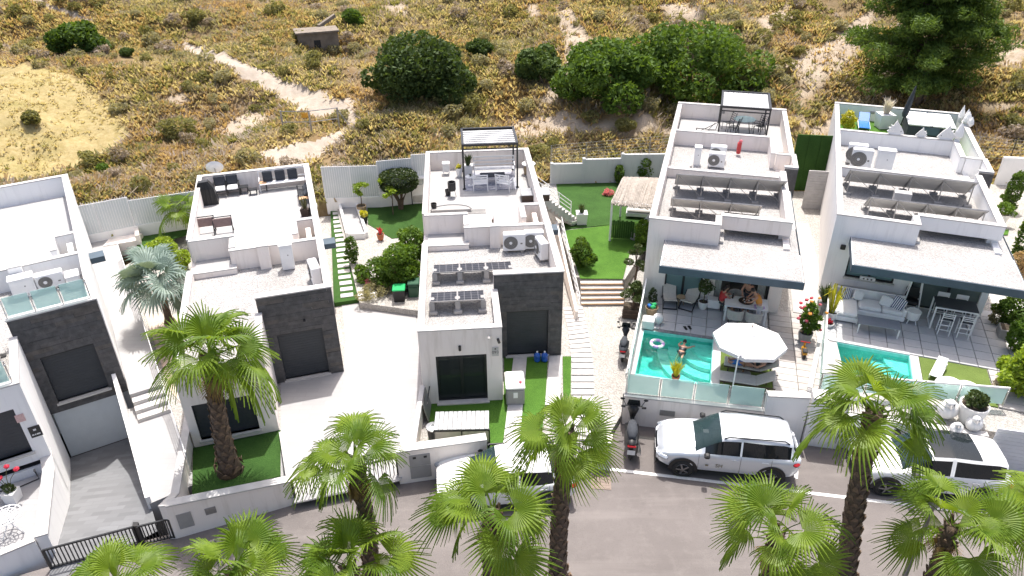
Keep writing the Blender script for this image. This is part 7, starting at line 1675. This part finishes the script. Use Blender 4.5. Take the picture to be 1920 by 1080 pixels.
# --- fifth plot patio
R = thing('corner_sofa', 'white corner sofa with navy striped cushions on the right patio', 'sofa', F5.w(.42, -2.3, 1.42), F5.a)
MB().cush(0, 1.05, 0, 1.75, .05, .26, .03).build('base', 'white_metal', R); MB().cush(1.06, 2.85, .75, 1.75, .05, .26, .03).build('base', 'white_metal', R)
MB().cush(.04, 1.04, .02, 1.55, .26, .45, .06).build('seat_cushion', 'cushion', R); MB().cush(1.07, 1.95, .78, 1.55, .26, .45, .06).build('seat_cushion', 'cushion', R); MB().cush(1.97, 2.82, .78, 1.55, .26, .45, .06).build('seat_cushion', 'cushion', R)
MB().cush(0, 2.85, 1.58, 1.75, .25, .8, .06).build('backrest', 'cushion', R); MB().cush(0, .14, .7, 1.57, .4, .75, .05).build('armrest', 'cushion', R); MB().cush(2.72, 2.86, .75, 1.57, .26, .62, .05).build('armrest', 'white_metal', R)
def pillow(label, u, v, z, rz, tilt, m, s=.24):
    o = MB().cush(-s, s, -.07, .07, -s, s, .06).build('throw_pillow', m); o.location = F5.w(u, v, z); o.rotation_euler = (tilt, .2, F5.a + rz); tag(o, label, 'pillow')
pillow('navy striped pillow at the left of the white sofa', .95, -1.0, 2.08, .35, -.35, 'stripe'); pillow('navy striped pillow at the right of the white sofa', 2.95, -1.15, 2.08, -.5, -.35, 'stripe', .27)
pillow('plain white pillow next to the left striped pillow', 1.45, -.95, 2.05, .1, -.5, 'cushion', .2); pillow('plain white pillow leaning on the right striped pillow', 2.5, -1.1, 2.06, -.2, -.5, 'cushion', .22)
low_table('grey slatted coffee table with white legs in front of the white sofa', F5.w(2.2, -2.55, 1.42), F5.a + .03, 1.55, .72, .46, 'slate_top', 'white_metal', 'coffee_table', None, 8) if 'slate_top' in M else None
M['slate_top'] = mat('blue_grey_table', (.19, .21, .24), .6, .08)
low_table('grey slatted coffee table with white legs in front of the white sofa', F5.w(2.2, -2.55, 1.42), F5.a + .03, 1.55, .72, .46, 'slate_top', 'white_metal', 'coffee_table', None, 8)
R = thing('side_pouf', 'white drum side table with splayed legs right of the sofa', 'table', F5.w(3.55, -1.35, 1.42), F5.a); MB().lathe(0, 0, [(.2, .18), (.25, .22), (.28, .55), (.26, .57), (.25, .55)], 18).build('drum', 'ceramic', R)
for k in range(4): a = k * pi / 2 + .8; MB().tube([(.24 * cos(a), .24 * sin(a), 0), (.17 * cos(a), .17 * sin(a), .22)], .022, 5).build('leg', 'white_metal', R)
R = thing('bar_table', 'white framed bar table with a dark top on the right patio', 'table', F5.w(4.95, -1.15, 1.42), F5.a)
MB().cush(-.75, .75, -.42, .42, 1.02, 1.07, .012).build('table_top', 'shutter', R)
for x in (-.73, .73):
    for y in (-.4, .4): MB().bar((x, y, 0), (x, y, 1.02), .03).build('leg', 'white_metal', R)
    MB().bar((x, -.4, .04), (x, .4, .04), .025).build('foot_rail', 'white_metal', R)
for y in (-.41, .41): MB().bar((-.73, y, 1.0), (.73, y, 1.0), .03).build('apron', 'white_metal', R)
for i, (du, dv, lb) in enumerate(((-.3, -.62, 'left bar stool in front of the dark-topped bar table'), (.38, -.62, 'right bar stool in front of the dark-topped bar table'), (-.3, .72, 'left bar stool behind the dark-topped bar table'), (.38, .72, 'right bar stool behind the dark-topped bar table'))):
    s = thing('bar_stool', lb, 'stool', F5.w(4.95 + du, -1.15 + dv, 1.42), F5.a + (0 if dv > 0 else pi), 'white bar stools at the bar table')
    for x in (-.2, .2):
        for y in (-.18, .18): MB().bar((x, y, 0), (x, y, .72 if y < 0 else 1.02), .018).build('leg', 'white_metal', s)
    for z in (.25, .48): MB().bar((-.2, .18, z), (.2, .18, z), .014).build('rung', 'white_metal', s); MB().bar((-.2, -.18, z), (.2, -.18, z), .014).build('rung', 'white_metal', s)
    MB().cush(-.21, .21, -.2, .2, .70, .75, .015).build('seat', 'charcoal', s)
    if dv < 0:
        for z in (.82, .9, .98): MB().bar((-.2, .19, z), (.2, .19, z), .014).build('back_rail', 'white_metal', s)
    else: MB().cush(-.22, .22, .16, .2, .84, 1.04, .012).build('backrest', 'white_metal', s)
R = thing('clothes_stand', 'white A-frame stand with a black seat by the glass doors', 'swing chair', F5.w(3.55, -.3, 1.42), F5.a)
for x in (-.32, .32): MB().tube([(x, -.3, 0), (x * .5, 0, 1.85)], .028, 5).build('leg', 'white_metal', R); MB().tube([(x, .25, 0), (x * .5, 0, 1.85)], .028, 5).build('leg', 'white_metal', R)
MB().cush(-.28, .28, -.25, .2, .35, .5, .05).build('seat', 'black', R); MB().cush(-.28, .28, .12, .2, .5, 1.0, .05).build('backrest', 'black', R)
R = put('window_radio', 'small white box with dark dials on the kitchen window sill', 'radio', 1625, 540, 2.36, F5); R.location = F5.w(1.75, -.05, 2.36); MB().cush(-.3, .3, -.08, .06, 0, .14, .02).build('box', 'white', R)
for x in (-.15, 0, .15): MB().ball((x, -.085, .08), .04, .01, .04, 8, 5).build('dial', 'black', R)
pot('tall cane palm in a white pot in the patio corner', at(1556, 600, 1.4), .24, .42, 'ceramic', True, 'golden', .5, 1.7, 30, 14, blades=2)
pot('grassy plant in a tall square grey planter left of the white sofa', F5.w(.15, -1.75, 1.42), .2, .5, 'grey_pot', True, 'hedge', .4, .75, 120, 15, square=True, blades=True)
pot('red flowering succulent in a white bowl at the pool corner', at(1553, 612, 1.4), .2, .18, 'ceramic', True, 'red_flower', .14, .2, 80, 16)
# turf square items and big white pots near the street wall
lounger('white lounge chair on the right turf square', at(1757, 700, 1.39), F5.a + 1.25, 'white_metal', 'cushion', sc=.6)
def egg(label, p, r, h, dark=False):
    R = thing('egg_chair', label, 'chair', p, 0, None); MB().ball((0, 0, h * .5), r, r * .9, h * .5, 14, 9).build('shell', 'ceramic', R, smooth=True); MB().ball((r * .2, -r * .35, h * .62), r * .62, r * .55, h * .3, 12, 8).build('seat_hollow', 'cushion', R, smooth=True); return R
egg('smooth white egg-shaped seat on the turf beside the white lounge chair', at(1775, 735, 1.39), .5, .55)
egg('low white egg-shaped seat next to the planted white tub', at(1808, 738, 1.39), .45, .45)
pot('white tub with a dark rosemary-like bush near the glass rail', at(1815, 790, 1.39), .45, .75, 'ceramic', True, 'hedge', .48, .55, 900, 17, leaf_s=.06)
def gnome(label, px, py, sc): 
    R = thing('bird_sculpture', label, 'sculpture', at(px, py, 1.39), .3, 'white rounded bird sculptures', sc); MB().ball((0, 0, .3), .32, .27, .3, 12, 8).build('body', 'ceramic', R, smooth=True); MB().ball((-.12, -.1, .62), .15, .14, .14, 10, 7).build('head', 'ceramic', R, smooth=True); MB().tube([(-.2, -.2, .62), (-.3, -.3, .58)], [.05, .01], 6).build('beak', 'grey_pot', R); MB().ball((-.14, -.23, .66), .025, .02, .025, 6, 4).build('eye', 'black', R)
gnome('large white bird sculpture left of the planted tub', 1772, 782, 1.15); gnome('small white bird sculpture right of the planted tub', 1822, 806, .9); gnome('white bird sculpture lying low in front of the planted tub', 1790, 812, .7)
# right hand hedges and shrubs
bush('golden_hedge', 'tall yellow-green hedge at the right edge of the picture', 'hedge', at(1915, 740, 1.38), 'lime', .95, 2.3, 12, .1, 4200, 101)
for k in range(9): pass
bush('golden_hedge', 'bright green shrub behind the yellow-green hedge', 'hedge', at(1908, 660, 1.38), 'citrus', .75, 1.6, 8, .08, 2200, 102)
bush('flower_shrub', 'thin shrub with a few pink flowers below the yellow-green hedge', 'shrub', at(1870, 742, 1.38), 'twig', .4, .8, 5, .05, 500, 103)
bush('wall_shrub', 'dark leafy shrub under the canopy corner at the right edge', 'shrub', at(1890, 610, 1.38), 'carob', .7, 1.6, 8, .08, 1900, 104)
bush('wall_shrub', 'rusty red and green shrub above the canopy corner', 'shrub', at(1893, 535, 1.38), 'rust', .55, 1.8, 7, .07, 1300, 105)
bush('tall_shrub', 'tall loose shrub in front of the slit windows', 'shrub', at(1912, 500, 1.38), 'carob', .8, 3.2, 10, .09, 2600, 106)
bush('tall_shrub', 'upright dark shrub beside the pale wall at the far right', 'shrub', at(1888, 395, 1.3), 'carob', .55, 2.4, 8, .08, 1700, 107)
pot('leafy bush in a white pot beside the far right wall', at(1873, 420, 1.38), .35, .6, 'ceramic', True, 'citrus', .5, .7, 700, 18)
R = thing('grey_crate', 'grey square planter box under the hedge at the right', 'planter', at(1882, 630, 1.38), -.4); MB().cush(-.25, .25, -.3, .3, 0, .42, .02).build('box', 'grey_pot', R); MB().box(-.21, .21, -.26, .26, .4, .425).build('soil', 'soil', R)
bush('spiky_shrub', 'grey-green wispy shrub by the grey planter box', 'shrub', at(1866, 608, 1.38), 'sage', .35, .7, 5, .05, 420, 108)
sheet('side_lawn', sh([(1868, 432), (1892, 430), (1890, 440), (1876, 440)], 1.4), 1.4, 'turf')
# --- garden between the second and third villa
R = thing('clipped_tree', 'clipped umbrella-shaped tree on the dark lawn', 'tree', at(752, 391, .66))
tm = MB()
for k in range(5): a = k * 1.26; tm.tube([(.05 * cos(a), .05 * sin(a), -.05), (.12 * cos(a), .1 * sin(a), .5), (.4 * cos(a), .38 * sin(a), 1.05), (.8 * cos(a), .75 * sin(a), 1.5)], [.1, .08, .06, .02], 6)
tm.build('trunk', 'bark', R); rng = np.random.default_rng(77)
d = rng.normal(size=(5200, 3)); d /= np.linalg.norm(d, axis=1)[:, None]; d[:, 2] = np.sign(d[:, 2]) * np.abs(d[:, 2]) ** .6; Pq = d * np.array([1.12, 1.08, .62]) * rng.uniform(.86, 1.0, (5200, 1)); Pq[:, 2] += 1.72
obj_of('crown', fast_mesh('crown', *leaf_cloud(Pq, .07, rng, .2), 'hedge'), R)
def young_tree(label, p, seed, h, m='lime', r=.5, n=500, lobes=6):
    R = thing('young_tree', label, 'tree', p); s = MB().tube([(0, 0, 0), (.04, .02, h * .5), (0, 0, h)], [.035, .028, .01], 6); rng = np.random.default_rng(seed); L = []
    for k in range(lobes):
        a = rng.uniform(0, 6.28); q = rng.uniform(.2, 1) * r; z = h * rng.uniform(.62, 1.05); L.append((q * cos(a), q * sin(a), z, .2, .2, .13)); s.tube([(0, 0, z * .8), (q * cos(a), q * sin(a), z)], .012, 4)
    s.build('trunk', 'bark', R); obj_of('crown', fast_mesh('crown', *leaf_cloud(crown_points(L, n, rng, .2), .07, rng), m), R); return R
young_tree('slender young tree with bright lime leaves on the dark lawn', at(737, 402, .66), 5, 1.9, 'lime', .6, 700, 9)
young_tree('small lime tree in a woven pot by the white planter strip', at(679, 398, .66), 6, 1.7, 'lime', .35, 420, 6)
pot('woven basket pot of the small lime tree', at(679, 399, .66), .28, .45, 'tan_wicker')
pot('yellow-leaved plant in a dark pot by the white planter strip', at(684, 416, .66), .2, .35, 'black', True, 'golden', .3, .4, 220, 19)
pot('orange terracotta pot with thin red shoots at the lawn edge', at(714, 449, .66), .2, .34, 'terracotta', True, 'red_flower', .2, .35, 30, 20, blades=True)
wp = lwall('planter_strip', 'raised white rectangular basin between stepping stones and lawn', [at(640, 390, .62), at(655, 447, .62), at(686, 446, .62), at(664, 381, .62), at(640, 390, .62)], .14, .3, .95, 'stucco_cool', cope=False, side=-1)
sheet('planter_floor', sh([(641, 391), (656, 446), (685, 445), (664, 382)], .7), .7, 'pave_white')
R = thing('daybed_canopy', 'white flat canopy with dark posts behind the clipped tree', 'canopy', at(790, 378, .66), F3.a)
for x in (-.5, .45):
    for y in (-.4, .5): MB().bar((x, y, 0), (x, y, 1.6), .03).build('post', 'frame', R)
MB().cush(-.62, .58, -.55, .65, 1.6, 1.68, .02).build('roof', 'white_metal', R); MB().cush(-.45, .4, -.3, .3, .1, .5, .04).build('cabinet', 'sill', R)
bush('citrus_bush', 'large glossy citrus bush with white blossoms, in front of the lawn', 'bush', at(752, 532, .6), 'citrus', 1.2, 2.2, 14, .09, 5600, 111)
bush('citrus_bush', 'glossy green bush against the left wall of the middle villa', 'bush', at(778, 500, .6), 'citrus', .85, 2.3, 11, .085, 3000, 112)
bush('citrus_bush', 'leafy green bush behind the flower bed, left of the large citrus', 'bush', at(712, 530, .6), 'citrus', .9, 1.4, 10, .08, 2400, 113)
bush('narrow_bush', 'narrow upright green bush beside the stepping stones', 'bush', at(663, 494, .6), 'citrus', .42, 1.6, 6, .065, 1100, 114)
pot('green plant in a black pot at the edge of the stepping stones', at(677, 522, .6), .22, .34, 'black', True, 'citrus', .34, .5, 420, 21)
bush('flower_bed', 'row of pale leafy plants along the low white planter wall', 'plants', at(705, 553, .6), 'sage', .9, .55, 10, .05, 1600, 115)
bush('flower_bed', 'grassy plants at the right end of the low white planter wall', 'plants', at(755, 545, .6), 'hedge', .7, .6, 8, .05, 1300, 116)
for i, (px, py) in enumerate(((680, 528), (692, 535))):
    bush('rose_bush', ('pink' if i else 'rosy') + (' flowers nearest the stepping stones' if not i else ' flowers in the middle of the flower bed'), 'flowers', at(px, py, .6), 'pink_flower', .22, .4, 4, .04, 160, 117 + i)
lwall('planter_wall', 'low white planter wall in front of the flower bed', [at(672, 568, .3), at(745, 557, .3), at(783, 548, .3)], .12, .2, .68, 'stucco_cool', cope=False)
R = thing('wheelie_bin', 'black wheelie bin with a bright green lid', 'bin', at(751, 572, .31), F3.a); MB().add([(-.22, -.22, .05), (.22, -.22, .05), (.22, .22, .05), (-.22, .22, .05), (-.27, -.28, .9), (.27, -.28, .9), (.27, .28, .9), (-.27, .28, .9)], [(3, 2, 1, 0), (0, 1, 5, 4), (1, 2, 6, 5), (2, 3, 7, 6), (3, 0, 4, 7), (4, 5, 6, 7)]).build('body', 'black', R)
MB().cush(-.29, .29, -.31, .3, .9, .98, .04).build('lid', 'green_plastic', R)
for x in (-.2, .2): MB().lathe(0, 0, [(.08, -.02), (.08, .02)], 10).xf(Matrix.Translation((x, .24, .08)) @ Matrix.Rotation(pi / 2, 4, 'Y')).build('wheel', 'rubber', R)
R = thing('wheelie_bin', 'dark green wheelie bin against the wall of the middle villa', 'bin', at(778, 562, .31), F3.a); MB().cush(-.25, .25, -.3, .3, .04, .95, .03).build('body', 'dark_green_plastic', R); MB().cush(-.27, .27, -.32, .3, .95, 1.03, .03).build('lid', 'dark_green_plastic', R); MB().bar((-.2, -.33, .8), (.2, -.33, .8), .02).build('handle', 'dark_green_plastic', R)
# --- front garden of the middle villa
R = thing('garden_sink', 'white moulded outdoor sink unit with pink bits on its top', 'sink', at(966, 752, .32), F3.a - .02)
MB().cush(-.34, .34, -.25, .3, 0, .72, .04).build('cabinet', 'grey_pot', R); MB().cush(-.36, .36, -.28, .75, .74, .86, .04).build('basin_rim', 'white', R); MB().cush(-.26, .26, .15, .62, .855, .875, .01).build('basin', 'grey_fabric', R); MB().cush(-.08, .08, -.26, -.245, .35, .6, .004).build('notice', 'white', R); MB().ball((.2, .0, .9), .06, .06, .05, 8, 5).build('sponge', 'pink_flower', R); MB().cush(-.3, .3, .35, .72, 0, .73, .03).build('cabinet', 'grey_pot', R)
for px, lb in ((1007, 'left blue water jug on the sill of the charcoal villa front'), (1021, 'right blue water jug on the sill of the charcoal villa front')):
    R = thing('water_jug', lb, 'water jug', at(px, 676, .34), 0, 'blue water jugs'); MB().lathe(0, 0, [(.12, 0), (.135, .03), (.135, .14), (.125, .16), (.135, .18), (.135, .3), (.06, .38), (.03, .4)], 14).build('body', 'jug', R, smooth=True); MB().lathe(0, 0, [(.03, .4), (.035, .42), (.035, .46)], 10).build('cap', 'white', R)
R = thing('metal_store', 'low metal garden store with a grey ribbed lid on the front lawn', 'storage box', at(868, 818, .32), F3.a - .06)
for k in range(12): MB().cush(-.95 + k * .158, -.95 + (k + 1) * .158 - .006, -.5, .45, .74, .77 + .008 * (k % 2), .01).build('lid_rib', 'corrugated', R)
MB().box(-.93, .93, -.46, .42, .02, .73).build('body', 'galv', R)
for z in (.1, .7): MB().bar((-.95, -.49, z), (.95, -.49, z), .025).build('frame_rail', 'frame', R)
for x in (-.95, 0, .95): MB().bar((x, -.49, .0), (x, -.49, .74), .025).build('frame_post', 'frame', R)
R = thing('dustbin', 'black dustbin with a grey lid left of the metal store', 'bin', at(814, 824, .32)); MB().lathe(0, 0, [(.19, 0), (.23, .55)], 16).build('body', 'black', R); MB().lathe(0, 0, [(.25, .55), (.25, .6), (.1, .64), (.01, .65)], 16).build('lid', 'corrugated', R); MB().tube([(-.06, 0, .64), (0, 0, .7), (.06, 0, .64)], .014, 5).build('handle', 'galv', R)
R = thing('leaning_sheet', 'grey panel leaning on the left wall of the front lawn', 'panel', at(806, 775, .32), F3.a + 1.5); MB().cush(-.5, .5, -.02, .02, 0, .85, .01).xf(Matrix.Rotation(-.2, 4, 'X')).build('panel', 'galv', R); MB().bar((-.5, 0, .85), (.5, 0, .85), .02).build('rail', 'frame', R)
# --- first plot yard
R = thing('garden_table', 'round ornate white metal table in the front yard', 'table', at(10, 975, 1.28), 0); R.location.z = .57
tp_ = at(10, 968, 1.27); R.location = Vector((tp_.x, tp_.y, .57))
MB().lathe(0, 0, [(.42, .70), (.44, .71), (.44, .73), (.40, .73)], 24, False).build('table_rim', 'white_metal', R); w = MB()
for r in (.1, .2, .3): w.tube([(r * cos(t), r * sin(t), .72) for t in np.linspace(0, 2 * pi, 17)], .016, 4)
for k in range(12): t = k * pi / 6; w.tube([(.05 * cos(t), .05 * sin(t), .72), (.42 * cos(t + .25), .42 * sin(t + .25), .72)], .014, 4)
w.build('table_top', 'white_metal', R)
for k in range(3): t = k * 2.09; MB().tube([(.32 * cos(t), .32 * sin(t), 0), (.08 * cos(t), .08 * sin(t), .35), (.26 * cos(t), .26 * sin(t), .7)], .02, 5).build('leg', 'white_metal', R)
pot('white square pot with a thin plant and red blooms in the front yard', at(27, 938, .57), .2, .42, 'ceramic', True, 'hedge', .2, .3, 160, 22, square=True)
R = thing('red_flowers', 'tall bare stems with red blooms rising from the white pot', 'flowers', at(27, 938, .57) + Vector((0, 0, .4)))
for x, y, z in ((-.12, .02, .55), (.18, .1, .95), (.36, .2, .75), (-.25, .05, .4)): MB().tube([(0, 0, 0), (x * .4, y * .4, z * .6), (x, y, z)], .01, 4).build('stem', 'stem', R); MB().ball((x, y, z), .085, .085, .06, 8, 5, .2).build('bloom', 'red_flower', R)
R = thing('garden_tap', 'small dark tap and hose on the yard wall', 'tap', F1.w(2.4, -.24, .57), F1.a); MB().tube([(0, 0, 0), (0, -.02, .3), (0, -.12, .3)], .03, 6).build('tap', 'galv', R); MB().tube([(0, -.1, .28), (.05, -.2, .02), (-.6, -.3, .02), (-1.1, -.15, .02)], .018, 5).build('hose', 'black', R)
R = thing('garden_hut', 'low white utility bench and wall behind the blue palm', 'wall', (0, 0, 0))
a, b, c, d = at(200, 480, .35), at(262, 470, .35), at(250, 440, .35), at(215, 455, .35)
MB().poly([p[:2] for p in (a, b, b + Vector((-.1, .9, 0)), a + Vector((-.1, .9, 0)))], .2, .95).build('bench', 'stucco', R); MB().poly([p[:2] for p in (b, b + Vector((.2, .02, 0)), c + Vector((.2, .6, 0)), c + Vector((0, .6, 0)))], .2, 1.25).build('side', 'stucco', R)
bush('lime_bush', 'feathery lime bush behind the blue palm', 'bush', at(310, 480, .5), 'lime', .85, 1.1, 9, .07, 2200, 121)
bush('lime_bush', 'small feathery lime bush left of the second villa wall', 'bush', at(345, 500, .5), 'lime', .6, 1.0, 7, .07, 1200, 122)
palm('small arching green palm by the picket screen fence', at(338, 392, 2.2), at(340, 425, .6), .85, (1, 3, 5, 5, 2, 0), 31, 'palm', (.1, .07), False, 0, 'palms of other kinds')
# --- hillside things
h = hill(594, 100); R = thing('ruined_hut', 'ruined flat-roofed concrete hut on the slope', 'hut', h + Vector((0, .4, .25)), .35)
B(-1.5, 1.9, 0, .2, -1.2, 1.3).build('front_wall', 'concrete', R); B(-1.5, -1.3, .2, 2.0, -1.2, 1.3).build('side_wall', 'concrete', R); B(1.7, 1.9, .2, 2.0, -1.2, 1.3).build('side_wall', 'concrete', R); B(-1.65, 2.05, -.12, 2.2, 1.3, 1.45).build('roof', 'concrete', R); B(-.2, .35, -.02, .0, 0, .75).build('doorway', 'dark', R); MB().tube([(.6, 2.2, 1.45), (2.2, 3.2, 2.1)], .2, 4).build('lean_wall', 'concrete', R)
h1, h2, h3 = hill(533, 250), hill(585, 250), hill(637, 243); R = thing('field_gate', 'thin grey tube gate with a yellow sign at the sandy path', 'gate', (0, 0, 0))
for p in (h1, h2, h3): MB().bar((p.x, p.y, p.z - .1), (p.x, p.y, p.z + 1.5), .05).build('post', 'galv', R)
for z in (1.45, .75): MB().tube([h1 + Vector((0, 0, z)), h2 + Vector((0, 0, z)), h3 + Vector((0, 0, z))], .03, 5).build('rail', 'galv', R)
MB().tube([h3 + Vector((0, 0, 1.4)), h3 + Vector((.9, -.2, 0))], .03, 5).build('brace', 'galv', R)
sg = h1.lerp(h2, .85) + Vector((0, -.06, 1.05)); MB().box(sg.x - .2, sg.x + .2, sg.y - .02, sg.y, sg.z, sg.z + .3).build('sign', 'yellow', R)
# street lamp
lp_ = at(1786, 1060, .0); R = thing('street_lamp', 'slim grey lamp post among the palm fronds at the lower right', 'street lamp', (10.45, 12.6, 0)); MB().tube([(0, 0, 0), (0, 0, 3.9)], [.08, .05], 10).build('pole', 'galv', R); MB().lathe(0, 0, [(.05, 3.9), (.16, 4.0), (.14, 4.1), (.02, 4.15)], 12).build('lamp_head', 'galv', R)
R = thing('sign_post', 'thin black pole beside the leaning palm trunk', 'pole', (7.35, 12.7, 0)); MB().tube([(0, 0, 0), (0, 0, 2.6)], .035, 8).build('pole', 'frame', R); MB().ball((0, 0, 2.65), .05, .05, .05, 8, 5).build('cap', 'frame', R)

M['rust_iron'] = mat('rusty_iron', (.22, .17, .14), .8, .2)
mh = thing('manhole_cover', 'square rusty manhole cover in the asphalt below the gate pillar', 'manhole cover', at(1127, 905, .004), -.1); MB().box(-.33, .33, -.3, .3, 0, .012).build('frame', 'rust_iron', mh)
for i in range(4):
    for j in range(4): MB().box(-.28 + i * .145, -.16 + i * .145, -.25 + j * .13, -.15 + j * .13, .012, .018).build('tread_plate', 'rust_iron', mh) if 'rust_iron' in M else None
